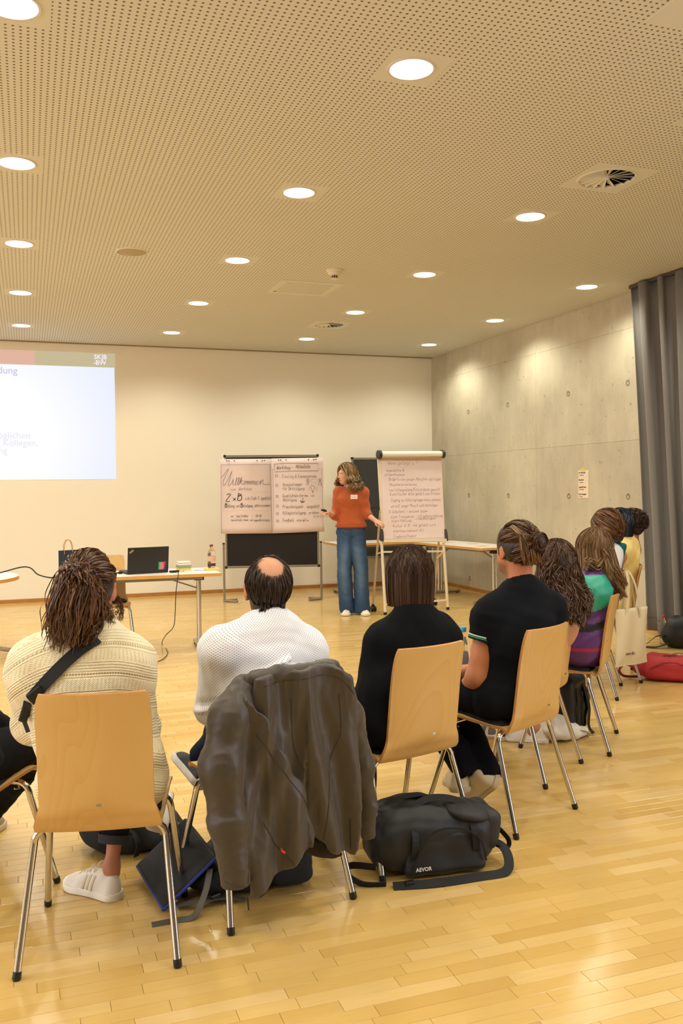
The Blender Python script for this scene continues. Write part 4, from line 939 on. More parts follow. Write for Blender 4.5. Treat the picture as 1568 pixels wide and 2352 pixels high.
stp(du, [(-.11, -.10, .05), (-.105, -.118, .15), (-.09, -.05, .235), (-.03, -.03, .268), (.06, -.03, .262), (.12, -.05, .23), (.13, -.116, .15), (.135, -.10, .05)], .013, name='carry_handle', n0=(0, -1, 0))
stp(du, [(-.11, .02, .262), (-.06, .0, .275), (-.02, .02, .268)], .014, name='grab_loop'); stp(du, [(-.12, -.12, .045), (-.05, -.125, .17), (.05, -.128, .185), (.14, -.125, .14), (.17, -.12, .05)], .003, name='piping', n0=(0, -1, 0), th=.005)
stp(du, [(-.24, -.06, .05), (-.32, -.02, .05), (-.345, -.05, .035), (-.30, -.10, .012), (-.22, -.12, .008)], .016, name='shoulder_strap', n0=(1, 0, .2))
stp(du, [(-.20, -.14, .008), (-.05, -.165, .012), (.12, -.16, .010), (.225, -.155, .012), (.262, -.12, .035), (.262, -.06, .07), (.20, -.01, .09)], .018, name='shoulder_strap', n0=(0, -.6, 1))
stp(du, [(.22, -.06, .09), (.285, -.05, .055), (.30, -.04, .08), (.27, -.02, .12)], .010, name='side_strap', n0=(0, 0, 1))
MB().box((-.14, -.146, .014), (.035, .02, .018)).build('buckle', MATS['black_plastic'], du, False, bevel=.004)
MB().box((.255, -.058, .165), (.020, .002, .016), Matrix.Rotation(R(25), 3, 'Z')).build('woven_tag', mat('tag_grey', (196, 196, 196), .8), du, False)
letters('AEVOR', .019, Matrix.Translation((-.108, -.1265, .042)) @ Matrix.Rotation(R(82), 4, 'X'), 'lettering', mat('logo_white', (214, 210, 206), .7), du, .0004, bold=.0004)
# bags below the balding man's chair
bb = thing('backpack', 'dark blue-black backpack lying under the chair with the brown jacket', 'backpack', (.70, 3.18, 0), 5)
MNAVY = mat('backpack_navy', (18, 21, 30), .75, bump=(250, .2, .001), var=(5, .2))
sdf_obj('bag_body', [rbox((.10, 0, .09), (.30, .34, .17), .07, None, .05), ell((-.05, -.02, .07), (.16, .16, .07), None, .05), half((0, 0, -1), (0, 0, .006))], MNAVY, bb, .009, lambda V, N: .006 * wob(V, 24, 8, 6))
sdf_obj('front_pocket', [rbox((.16, -.12, .07), (.16, .12, .12), .04, None, .03), half((0, 0, -1), (0, 0, .006))], mat('backpack_slate', (30, 33, 40), .8), bb, .008, lambda V, N: .005 * wob(V, 40, 8, 6))
Mq = Matrix.Translation((-.22, .02, .10)) @ Matrix.Rotation(R(-38), 4, 'Y') @ Matrix.Rotation(R(6), 4, 'X')
o = MB().box((0, 0, 0), (.24, .33, .02)).build('laptop_sleeve', mat('sleeve_black', (12, 14, 18), .7), bb, False, bevel=.009); o.data.transform(Mq)
o = MB().tube([(-.12, -.165, 0), (.12, -.165, 0)], .006, 8).tube([(-.12, -.165, 0), (-.12, .165, 0)], .006, 8).build('blue_piping', mat('piping_blue', (34, 50, 130), .6), bb); o.data.transform(Mq)
stp(bb, [(-.28, -.13, .016), (-.20, -.17, .03), (-.10, -.16, .02), (-.03, -.19, .012)], .016, mat('strap_grey', (90, 84, 76), .8), 'grey_strap')
stp(bb, [(-.36, -.215, .004), (-.28, -.222, .006), (-.22, -.23, .014), (-.17, -.19, .07), (-.14, -.14, .12)], .011, MATS['strap_grey'], 'loose_strap', n0=(0, -.5, 1), th=.002)
MB().box((-.13, -.16, .03), (.04, .02, .02), 20).build('buckle', MBLK, bb, False, bevel=.004)
ba = thing('backpack', 'dark backpack on the floor under the chair of the person in the knit sweater', 'backpack', (.36, 3.62, 0), -8)
MGRN = mat('backpack_greenblack', (19, 23, 20), .8, bump=(250, .2, .001), var=(5, .25))
sdf_obj('bag_body', [rbox((.02, 0, .075), (.34, .22, .14), .06, None, .05), ell((-.10, .02, .09), (.10, .10, .07), None, .05), ell((.15, -.03, .07), (.08, .10, .06), None, .04), half((0, 0, -1), (0, 0, .006))], MGRN, ba, .009, lambda V, N: .008 * wob(V, 28, 18, 6))
stp(ba, [(.10, -.08, .13), (.19, -.10, .12), (.235, -.06, .07), (.20, -.09, .01)], .013, mat('strap_green', (56, 66, 56), .8)); stp(ba, [(.0, -.09, .13), (.04, -.13, .07), (.03, -.12, .01)], .012)
# black rolled bag under the purple-jacket chair
su = thing('rucksack', 'upright black rolltop rucksack under the purple-jacket person\'s chair', 'backpack', (2.93, 4.42, 0), 38)
sdf_obj('bag_body', [rbox((0, 0, .17), (.27, .17, .33), .04, None, .03), rbox((0, .0, .33), (.22, .10, .06), .03, None, .03), half((0, 0, -1), (0, 0, .006))], MBAG, su, .009, lambda V, N: .005 * wob(V, 30, 28, 6))
sdf_obj('shiny_pocket', [rbox((.09, -.075, .14), (.10, .06, .24), .03, None, .03), half((0, 0, -1), (0, 0, .006))], mat('shiny_black', (24, 24, 26), .18), su, .008, lambda V, N: .006 * wob(V, 34, 7, 6))
stp(su, [(.05, -.09, .28), (.06, -.12, .15), (.05, -.12, .04), (.045, -.15, .004)], .018, n0=(0, -1, 0)); stp(su, [(-.07, -.09, .28), (-.07, -.10, .15), (-.06, -.095, .04)], .014, n0=(0, -1, 0))
# white canvas bag behind the polo man's chair
wbg = thing('canvas_bag', 'crumpled white canvas bag on the floor beside the white and orange sneaker', 'bag', (2.82, 4.30, 0), 20)
sdf_obj('bag_body', [ell((0, 0, .05), (.15, .09, .055), rotm(0, 10, 0), .04), ell((-.04, .02, .09), (.09, .07, .06), None, .04), ell((.09, -.03, .03), (.09, .06, .03), None, .03), half((0, 0, -1), (0, 0, .004))], mat('canvas_white', (226, 220, 204), .85, bump=(300, .3, .001)), wbg, .007, lambda V, N: .010 * wob(V, 34, 77, 6))
stp(wbg, [(.02, -.05, .07), (.10, -.09, .05), (.18, -.06, .01)], .012, mat('canvas_white', (0, 0, 0)), 'handle')
# red backpack, right edge
rb = thing('red_backpack', 'red backpack lying on the floor at the right edge', 'backpack', (4.42, 5.34, 0), -35)
MRED = mat('red_cordura', (176, 44, 46), .75, bump=(300, .25, .001), var=(5, .12)); MRED2 = mat('red_dark', (126, 28, 32), .75)
sdf_obj('bag_body', [rbox((.06, 0, .09), (.46, .28, .17), .075, rotm(0, 3, 0), .05), ell((-.10, 0, .08), (.15, .13, .075), None, .05), half((0, 0, -1), (0, 0, .006))], MRED, rb, .009, lambda V, N: .006 * wob(V, 24, 31, 6))
sdf_obj('front_pocket', [rbox((.0, -.11, .085), (.26, .07, .12), .032, None, .02), half((0, 0, -1), (0, 0, .006))], MRED, rb, .008, lambda V, N: .004 * wob(V, 34, 32, 6))
stp(rb, [(-.14, -.148, .10), (-.05, -.15, .145), (.06, -.15, .145), (.14, -.148, .10)], .004, MRED2, 'zip', n0=(0, -1, .3), th=.006)
stp(rb, [(-.20, -.02, .06), (-.30, -.02, .10), (-.345, -.03, .06), (-.31, -.04, .02), (-.20, -.03, .02)], .018, MRED2, 'shoulder_strap', n0=(0, 0, 1), th=.006)
stp(rb, [(.0, -.04, .175), (.05, -.03, .20), (.12, -.02, .195), (.2, -.02, .175)], .005, mat('zip_brown', (96, 40, 30), .6), 'zip'); MB().tube([(-.07, -.02, .165), (-.03, -.06, .185), (.05, -.07, .19)], .004, 6).build('cord', MBLK, rb)
MB().lathe([(0, 0), (.014, 0), (.014, .008), (0, .009)], 12, (.07, -.03, .19)).build('zip_pull', mat('pale_grey', (190, 190, 196), .5), rb)
kb2 = thing('backpack', 'black backpack by the curtain at the right edge, straps on the floor', 'backpack', (5.42, 6.35, 0), -40)
sdf_obj('bag_body', [rbox((.06, 0, .15), (.40, .24, .28), .09, rotm(0, -8, 0), .05), ell((-.05, 0, .10), (.14, .13, .10), None, .05), half((0, 0, -1), (0, 0, .006))], MBAG, kb2, .011, lambda V, N: .006 * wob(V, 24, 41, 6))
stp(kb2, [(-.10, -.06, .12), (-.22, -.08, .10), (-.30, -.05, .03), (-.36, -.08, .012), (-.42, -.05, .006)], .022, n0=(0, 0, 1)); stp(kb2, [(-.12, -.12, .05), (-.22, -.14, .015), (-.33, -.10, .006), (-.44, -.06, .02)], .020, n0=(0, 0, 1))
bottle('drink_bottle', 'clear bottle with red cap in front of the curtain hem', atz(1523, 1480), .26, .034, (190, 40, 60), None, None, None)
bottle('drink_bottle', 'clear bottle with brown drink beside the crossed beige shoes', atz(1130, 1752), .25, .036, (40, 24, 20), (70, 30, 12, .06), (212, 170, 90), None)
# tote on the back of chair G
tg = thing('tote_bag', 'natural cotton tote bag hanging from a chair back', 'bag', tuple(cw('G', .02, -.300, -.035)), 12)
MCOT = mat('cotton', (222, 206, 170), .9, bump=(500, .3, .001), var=(4, .04))
b = MB(); N, M_ = 16, 20
for s in (0, 1):
    for j in range(M_ + 1):
        for i in range(N + 1):
            u, v = 2 * i / N - 1, j / M_; e = (1 - abs(u) ** 3) * (.25 + .75 * math.sin(math.pi * min(1, v * 1.05 + .0)) ** .5)
            y = (1 if s else -1) * .028 * max(0, e) + .008 * math.sin(u * 5 + v * 3) * (1 - v * .5); b.v.append((u * (.155 + .008 * v - .012 * math.sin(v * 3.1)), y - .02, .235 + .39 * (1 - v) - .02 * (1 - v) * abs(u) * 0))
n1 = (N + 1) * (M_ + 1)
for s in (0, 1):
    for j in range(M_):
        for i in range(N): a = s * n1 + j * (N + 1) + i; b.f.append((a, a + 1, a + N + 2, a + N + 1))
for j in range(M_):
    for i in (0, N): a = j * (N + 1) + i; b.f.append((a, a + N + 1, a + N + 1 + n1, a + n1))
for i in range(N): a = M_ * (N + 1) + i; b.f.append((a, a + 1, a + 1 + n1, a + n1))
o = b.build('bag_body', MCOT, tg); o.modifiers.new('s', 'SOLIDIFY').thickness = .0015
for s in (-1, 1): stp(tg, [(-.075, s * .02 - .02, .56), (-.065, s * .02 - .02, .63), (-.035, s * .015 - .01, .78), (-.012, .01, .868), (.0, .035, .872), (.015, .01, .868), (.035, s * .015 - .01, .78), (.06, s * .02 - .02, .63), (.068, s * .02 - .02, .56)], .013, MCOT, 'handle', n0=(0, -1, 0), th=.002)
for q in range(3): MB().box((.04, -.040, .325 - q * .008), (.09, .001, .0025)).build('print_line', mat('print_brown', (120, 96, 80), .8), tg, False)
MB().box((-.055, -.042, .318), (.05, .001, .010)).build('print_mark', mat('print_brown', (0, 0, 0)), tg, False); MB().box((-.015, -.044, .318), (.012, .001, .018)).build('print_mark', mat('print_brown', (0, 0, 0)), tg, False)
# ================================================================ PEOPLE
def V3(v): return np.array(v, float)
def cone(a, b, ra, rb, k=.02):
    """tapered limb section with flat ends (sleeves, trouser legs)"""
    a, b = V3(a), V3(b); L_ = np.linalg.norm(b - a); u = (b - a) / L_
    def f(P):
        q = P - a; h_ = q @ u; r = np.linalg.norm(q - h_[..., None] * u, axis=-1); t = np.clip(h_ / L_, 0, 1)
        return np.maximum(r - (ra + (rb - ra) * t), np.abs(h_ - L_ / 2) - L_ / 2)
    r = max(ra, rb); return dict(f=f, lo=np.minimum(a, b) - r, hi=np.maximum(a, b) + r, k=k)
def hframe(yaw, pitch=0, roll=0):
    """head axes: columns right, forward, up; yaw>0 turns to the left"""
    return np.array(Matrix.Rotation(R(yaw), 3, 'Z') @ Matrix.Rotation(R(pitch), 3, 'X') @ Matrix.Rotation(R(roll), 3, 'Y'))
def head_prims(hc, M, s=1., beard=0):
    w = lambda x, y, z: hc + M @ (V3((x, y, z)) * s)
    e = lambda c, r, k=.02, MM=None: ell(w(*c), V3(r) * s, M if MM is None else M @ MM, k)
    P = [e((0, -.014, .022), (.073, .092, .086), .02), e((0, .028, -.035), (.057, .060, .074), .035), e((0, .058, -.088), (.024, .02, .018), .03), e((0, .02, -.07), (.045, .055, .035), .03),
         cap(w(0, .088, .006), w(0, .106, -.026), .006 * s, .010 * s, .012), cap(w(-.014, .091, -.03), w(.014, .091, -.03), .006 * s, None, .01),
         cap(w(-.03, .076, .026), w(.03, .076, .026), .009 * s, None, .02), cap(w(-.018, .083, -.057), w(.018, .083, -.057), .006 * s, None, .012), cap(w(-.013, .083, -.066), w(.013, .083, -.066), .006 * s, None, .012),
         sub(e((-.028, .088, .006), (.014, .012, .009)), .012), sub(e((.028, .088, .006), (.014, .012, .009)), .012),
         e((-.028, .076, .005), (.012, .012, .011), .004), e((.028, .076, .005), (.012, .012, .011), .004)]
    for q in (-1, 1):
        P += [e((q * .077, -.006, -.006), (.007, .019, .031), .008, rotm(0, q * 8, q * -18)), e((q * .074, .0, -.030), (.007, .010, .012), .008)]
        P += [sub(e((q * .087, -.002, -.004), (.006, .010, .017), .004, rotm(0, 0, q * -18)), .004)]
    return P
def hand_prims(w, d, up, side, s=1., curl=.6, grip=False):
    """w wrist, d direction of the hand, up = back of the hand, side=+1/-1 places the thumb"""
    w, d, up = V3(w), V3(d), V3(up); d /= np.linalg.norm(d); up = up - d * (up @ d); up /= np.linalg.norm(up); sd = np.cross(d, up) * side
    P = [cap(w, w + d * .03 * s, .022 * s, .026 * s, .02)]
    for i, (o, L_) in enumerate(((-.028, .072), (-.010, .080), (.009, .076), (.026, .060))):
        k0 = w + (d * .035 + sd * -o * .8) * s; k1 = w + (d * .085 + sd * -o) * s + up * .004 * s
        P.append(cap(k0, k1, .013 * s, .0115 * s, .014)); p = k1; a = curl * .5
        for j, fr_ in enumerate((.45, .32, .23)):
            q = p + (d * math.cos(a) - up * math.sin(a)) * L_ * fr_ * s; P.append(cap(p, q, (.0092 - .0008 * j) * s, (.0086 - .0008 * j) * s, .003)); p = q; a += curl * .9
    b = w + (d * .02 + sd * .022) * s; c = b + (d * .030 + sd * .026 - up * .012 * (1 + curl)) * s; e = c + (d * .030 + sd * (.004 - .012 * curl) - up * .014 * curl) * s
    P += [cap(b, c, .014 * s, .0105 * s, .012), cap(c, e, .0105 * s, .0085 * s, .003)]; return P
SKIN = s2l((196, 142, 110))
def skin_paint(hc, M, s=1., tone=SKIN, hair=None, lips=1.):
    def f(V):
        q = (V - hc) @ M / s; C = np.tile(np.array(tone), (len(V), 1)); C *= (1 + .04 * wob(V, 40, 4))[:, None]
        def blob(c, r, rgb, a=1.):
            d = np.linalg.norm((q - V3(c)) / V3(r), axis=1); m = np.clip((1.25 - d) / .4, 0, 1)[:, None] * a; C[:] = C * (1 - m) + V3(s2l(rgb)) * m
        blob((0, .088, -.061), (.022, .014, .009), (160, 84, 76), lips)
        for x in (-1, 1):
            blob((x * .028, .089, .005), (.011, .008, .006), (232, 222, 214)); blob((x * .028, .092, .005), (.005, .008, .006), (40, 28, 22)); blob((x * .029, .085, .022), (.018, .012, .004), (86, 60, 42), .8)
            blob((x * .078, -.004, -.004), (.012, .022, .034), (196, 118, 92), .5); blob((x * .04, .07, -.03), (.02, .02, .018), (206, 120, 96), .35)
        if hair is not None: hair(q, C)
        return np.clip(C, 0, 1)
    return f
MSKIN = colmat('skin', .52, (260, .08, .001), sss=.05); MHAIR = colmat('hair', .40, spec=.45)
MATS['hair'].node_tree.nodes['Principled BSDF'].inputs['Anisotropic'].default_value = .4
def strands(name, P, rad, colr, parent, mt=None, sides=3, alpha=None):
    """P (N,M,3) paths; rad (M,) profile; colr (N,3)"""
    P = np.asarray(P, np.float64); N, M_, _ = P.shape
    T = np.gradient(P, axis=1); T /= np.maximum(np.linalg.norm(T, axis=2, keepdims=True), 1e-9)
    A = np.array([.31, .52, .79]); n = np.cross(T, A); n /= np.maximum(np.linalg.norm(n, axis=2, keepdims=True), 1e-9); b = np.cross(T, n)
    rad = np.asarray(rad); rad = rad if rad.ndim == 2 else np.tile(rad, (N, 1))
    # a flat ribbon per strand
    g_ = np.random.default_rng(N); th = g_.uniform(0, math.pi, (N, 1, 1)); w_ = (n * np.cos(th) + b * np.sin(th)) * (rad[..., None] * 1.25); sides = 2
    V = np.stack([P - w_, P + w_], 2).reshape(-1, 3); idx = np.arange(N * M_ * 2).reshape(N, M_, 2)
    F = [np.stack([idx[:, :-1, 0], idx[:, :-1, 1], idx[:, 1:, 1], idx[:, 1:, 0]], -1).reshape(-1, 4)]
    C = np.repeat(np.asarray(colr), M_ * sides, 0)
    return link(name, np_mesh(name, V, np.concatenate(F), C), mt or MHAIR, parent)
def hcol(g, N, base, hi, amt=.35, pw=1.5):
    t = (g.random(N) ** pw)[:, None] * amt; return V3(s2l(base)) * (1 - t) * (1 + .25 * g.normal(size=(N, 1)) * .6).clip(.5, 1.5) + V3(s2l(hi)) * t
def dirs(az, el): return np.stack([np.sin(az) * np.cos(el), np.cos(az) * np.cos(el), np.sin(el)], -1)
def slerp(a, b, t):
    om = np.arccos(np.clip((a * b).sum(-1, keepdims=True), -1, 1)); s = np.maximum(np.sin(om), 1e-4)
    return np.sin((1 - t) * om) / s * a + np.sin(t * om) / s * b
def hair_hang(parent, hc, M, N, base, hi, zend, seed=1, crown=(0, -.25, .97), rad3=(.088, .104, .104), azr=(50, 310), wave=(.0, 20), spread=.0, drift=(0, 0, 0), thick=.0016, name='hair', amt=.4, s=1., el0=-5, layer=.012, end_var=.02, inward=0., steps=16, cz=.012, rough_ends=.0, sideflat=0):
    g = np.random.default_rng(seed); az = np.radians(g.uniform(azr[0], azr[1], N)); lay = g.random(N) ** .7
    c0 = V3(crown) / np.linalg.norm(crown); st = dirs(az, np.radians(80 + 0 * az)); start = c0 + g.normal(size=(N, 3)) * [.24, .22, .1]; start /= np.linalg.norm(start, axis=1, keepdims=True)
    endd = dirs(az, np.radians(el0 + g.uniform(-6, 6, N))); r3 = V3(rad3) * s; n1 = steps // 2; P = np.zeros((N, steps, 3))
    for i in range(n1):
        t = (i / (n1 - 1)); d = slerp(start, endd, t); P[:, i] = V3((0, -.012, cz)) * s + d * r3 * (1 + lay[:, None] * layer / .09)
    tail = P[:, n1 - 1].copy(); ze = (zend(az) if callable(zend) else zend) + g.uniform(-1, 1, N) * end_var - (1 - lay) * .0
    ph = g.uniform(0, 6.28, (N, 2)); out = tail * [1, 1, 0]; out /= np.maximum(np.linalg.norm(out, axis=1, keepdims=True), 1e-6)
    for i in range(n1, steps):
        t = (i - n1 + 1) / (steps - n1); z = tail[:, 2] * (1 - t) + ze * t; q = tail.copy(); q[:, 2] = z
        q += out * (spread * t - inward * t * t)[..., None] if not np.isscalar(spread) else out * (spread * t - inward * t * t)
        q += V3(drift) * t; L_ = (tail[:, 2] - ze)
        w = wave[0] * min(1, t * 2.); q[:, 0] += w * np.sin(ph[:, 0] * .35 + L_ * t * wave[1] * 6.28 / 1.) ; q[:, 1] += w * np.cos(ph[:, 1] * .5 + L_ * t * wave[1] * 6.28)
        q += g.normal(size=(N, 3)) * rough_ends * t; P[:, i] = q
    W = hc + P @ M.T if True else P
    tr = np.linspace(1, 0, steps); rad = thick * (.55 + .45 * np.sin(np.clip(np.linspace(.15, 1.05, steps), 0, 1) * math.pi)) 
    return strands(name, W, rad, hcol(g, N, base, hi, amt), parent)
def hair_pull(parent, hc, M, N, base, hi, tie, seed=1, rad3=(.083, .10, .10), azr=(0, 360), elr=(-25, 60), thick=.0016, name='hair', amt=.4, s=1., bump_=.01, steps=12, cz=.012, front=40):
    """combed from the hairline over the skull to a knot"""
    g = np.random.default_rng(seed); az = np.radians(g.uniform(azr[0], azr[1], N)); el = np.radians(g.uniform(elr[0], elr[1], N))
    ear_ = (np.abs(np.abs(((az + math.pi) % (2 * math.pi)) - math.pi) - R(88)) < R(26)) & (el < R(10)); el = np.where(ear_, R(10) + g.random(N) * .3, el); f = np.cos(az) > .45; el = np.where(f & (el < R(front)), R(front) + g.random(N) * .5, el); a = dirs(az, el); b = V3(tie) / np.linalg.norm(tie) + g.normal(size=(N, 3)) * .06; b /= np.linalg.norm(b, axis=1, keepdims=True)
    P = np.zeros((N, steps, 3)); lay = g.random((N, 1)); ph = g.uniform(0, 6.28, (N, 1))
    for i in range(steps):
        t = i / (steps - 1); d = slerp(a, b, t); P[:, i] = V3((0, -.012, cz)) * s + d * V3(rad3) * s * (1 + (bump_ * math.sin(t * math.pi) * (.4 + lay) + .003 * np.sin(ph + t * 9)) / .09)
    return strands(name, hc + P @ M.T, thick * (.5 + .5 * np.sin(np.linspace(.25, 1, steps) * math.pi)), hcol(g, N, base, hi, amt), parent)
def bundle(parent, pts, rads, N, base, hi, seed=1, wave=(.006, 2.), thick=.0016, name='hair', amt=.4, flat=(1, 1, 1), steps=22, stray=.15, endspread=0., lenvar=.15):
    """a lock: strands running together along a path (local coordinates)"""
    g = np.random.default_rng(seed); C = np.array([list(p) for p in smooth_path(pts, 8)]); tt = np.linspace(0, 1, len(C)); o = g.normal(size=(N, 3)) * .5; o /= np.maximum(1, np.linalg.norm(o, axis=1, keepdims=True))
    ph = g.uniform(0, 6.28, (N, 3)); fr_ = g.uniform(.8, 1.25, (N, 1)) * wave[1]; end = 1 - g.random(N) * lenvar; P = np.zeros((N, steps, 3)); st = g.random((N, 1)) ** 3 * stray
    for i in range(steps):
        t = i / (steps - 1) * end; c = np.stack([np.interp(t, tt, C[:, k]) for k in range(3)], -1); r = np.interp(t, np.linspace(0, 1, len(rads)), rads)[:, None]
        P[:, i] = c + o * r * V3(flat) * (1 + st * i / steps * 4 + endspread * (i / steps) ** 2) + wave[0] * min(1, i / steps * 3) * np.sin(ph + fr_ * t[:, None] * 6.28)
    return strands(name, P, thick * (.6 + .4 * np.sin(np.linspace(.2, 1, steps) * math.pi)), hcol(g, N, base, hi, amt), parent)
def hairbase(parent, prims, rgb, h=.008, name='hair_mass'): 
    c = s2l(rgb); return sdf_obj(name, prims, MHAIR, parent, h, lambda V, N: .003 * wob(V, 60, 5, 4), lambda V: np.tile(V3(c), (len(V), 1)))
def cranium(hc, M, s=1., g=.0, cut=None, r=(.080, .098, .094), c=(0, -.016, .024)):
    P = [ell(hc + M @ (V3(c) * s), (V3(r) + g) * s, M, .02)]
    n = M @ V3((0, 1, -.75)); P.append(half(n, hc + M @ (V3((0, .052, -.0)) * s))); return P

# ---- seated figure built in its chair's frame
def J(k, px, py, yl):
    x, y, a, _ = CHAIRS[k]; a = R(a); n = Vector((-math.sin(a), math.cos(a), 0)); o = Vector((x, y, 0)) + n * yl; d = ray(px, py); C = Vector((0, 0, CH))
    q = C + d * ((o - C).dot(n) / d.dot(n)) - Vector((x, y, 0)); return V3((q.x * math.cos(a) + q.y * math.sin(a), -q.x * math.sin(a) + q.y * math.cos(a), q.z))
def Jd(k, px, py, dd=-.04):
    """picture spot at the chair's own distance from the camera (+dd), in the chair's frame"""
    x, y, a, _ = CHAIRS[k]; a = R(a); D_ = (Vector((x, y, 0)) - Vector((0, 0, CH))).dot(CF) + dd; q = Vector((0, 0, CH)) + ray(px, py) * D_ - Vector((x, y, 0))
    return V3((q.x * math.cos(a) + q.y * math.sin(a), -q.x * math.sin(a) + q.y * math.cos(a), q.z))
def mir(v): return V3((-v[0], v[1], v[2]))
SIT = dict(hip=(.085, -.06, .505), knee=(.11, .36, .50), ankle=(.12, .36, .10), sh=(.165, -.09, .92), el=(.21, .02, .67), wr=(.09, .22, .58), neck=(0, -.085, .975), head=(0, -.05, 1.10), chest=(0, -.10, .80), belly=(0, -.09, .62), pelvis=(0, -.06, .53))
def person(k, label, **kw):
    x, y, a, _ = CHAIRS[k]; t = thing('person', label, 'person', (x, y, 0), a, 'seated audience'); p = {}
    for q in ('hip', 'knee', 'ankle', 'sh', 'el', 'wr'):
        v = V3(SIT[q]); p[q + 'R'] = V3(kw.get(q + 'R', v)); p[q + 'L'] = V3(kw.get(q + 'L', mir(v)))
    for q in ('neck', 'head', 'chest', 'belly', 'pelvis'): p[q] = V3(kw.get(q, SIT[q]))
    tw = kw.get('tw', 0); p['M'] = rotm(0, 0, tw); w_ = kw.get('sw', .165)
    if 'tw' in kw:
        for s, sx in (('R', 1), ('L', -1)):
            if 'sh' + s not in kw: p['sh' + s] = p['neck'] + p['M'] @ V3((sx * w_, .0, kw.get('sd', -.055)))
            if 'el' + s not in kw: p['el' + s] = p['sh' + s] + rotm(0, 0, tw * .6) @ V3((sx * .04, .10, -.25))
        if 'chest' not in kw: p['chest'] = p['neck'] * .62 + p['pelvis'] * .38 + V3((0, -.03, 0))
        if 'belly' not in kw: p['belly'] = p['neck'] * .22 + p['pelvis'] * .78 + V3((0, -.015, 0))
    return t, p
BACKCUT = half((0, -1, -.165), (0, -.176, .42))     # cloth is pressed flat against the chair back
def torso(p, g=0., cw_=(.155, .105, .175), bw=(.15, .115, .15), pw=(.165, .13, .10), shr=.058, k=.06, M=None):
    n0 = p['neck']; M = p.get('M', np.eye(3))
    P = [ell(p['pelvis'], V3(pw) + g, None, k), ell(p['belly'], V3(bw) + g, None, k), ell(p['chest'], V3(cw_) + g, M, k), cap(p['shL'], p['shR'], shr + g, None, k), cap((p['chest'] + p['neck']) / 2, n0 + V3((0, 0, -.02)), .085 + g, .055 + g, k)]
    for s in 'LR': P.append(cap(n0 + V3((0, .0, -.01)), p['sh' + s] * .8 + n0 * .2 + V3((0, 0, .012)), .045 + g, .045 + g, k))
    return P
def arms(p, g=0., ru=.050, re=.042, rw=.029, k=.04, which='LR', fore=True):
    P = []
    for s in which:
        P.append(cap(p['sh' + s], p['el' + s], ru + g, re + g, k))
        if fore: P.append(cap(p['el' + s], p['wr' + s], re + g, rw + g, .03))
    return P
def legs(p, g=0., rh=.085, rk=.060, ra=.042, which='LR', shin=True, flat=False, k=.03):
    P = []
    for s in which:
        P.append(cap(p['hip' + s], p['knee' + s], rh + g, rk + g, k))
        if shin: P.append((cone if flat else cap)(p['knee' + s], p['ankle' + s], rk + g, ra + g, .02))
    return P
def body(t, p, M, s=1., tone=SKIN, hair=None, hands=(), h=.0085, extra=(), lips=.8, armr=(.046, .038, .026)):
    P = head_prims(p['head'], M, s) + [cap(p['head'] + M @ V3((0, -.022, -.06)) * s, p['neck'] + V3((0, .01, -.04)), .052 * s, .056 * s, .03)]
    P += torso(p, -.02) + arms(p, 0, *armr) + legs(p, -.022, ra=.046) + list(extra)
    for s_ in 'LR': P.append(cap(p['ankle' + s_], p['ankle' + s_] + V3((0, .02, -.03)), .030, .028, .02))
    for hd in hands: P += hand_prims(*hd)
    return sdf_obj('body', P, MSKIN, t, h, None, skin_paint(p['head'], M, s, tone, hair, lips))
def flatcol(rgb, amp=.0, fr=30, seed=1):
    c = V3(s2l(rgb)); return lambda V: np.clip(c * (1 + amp * wob(V, fr, seed))[:, None], 0, 1)
MCLOTH = colmat('cloth', .92, (420, .25, .0012), sheen=.0, spec=.15); MDENIM = colmat('denim', .92, (700, .4, .001), spec=.15); 
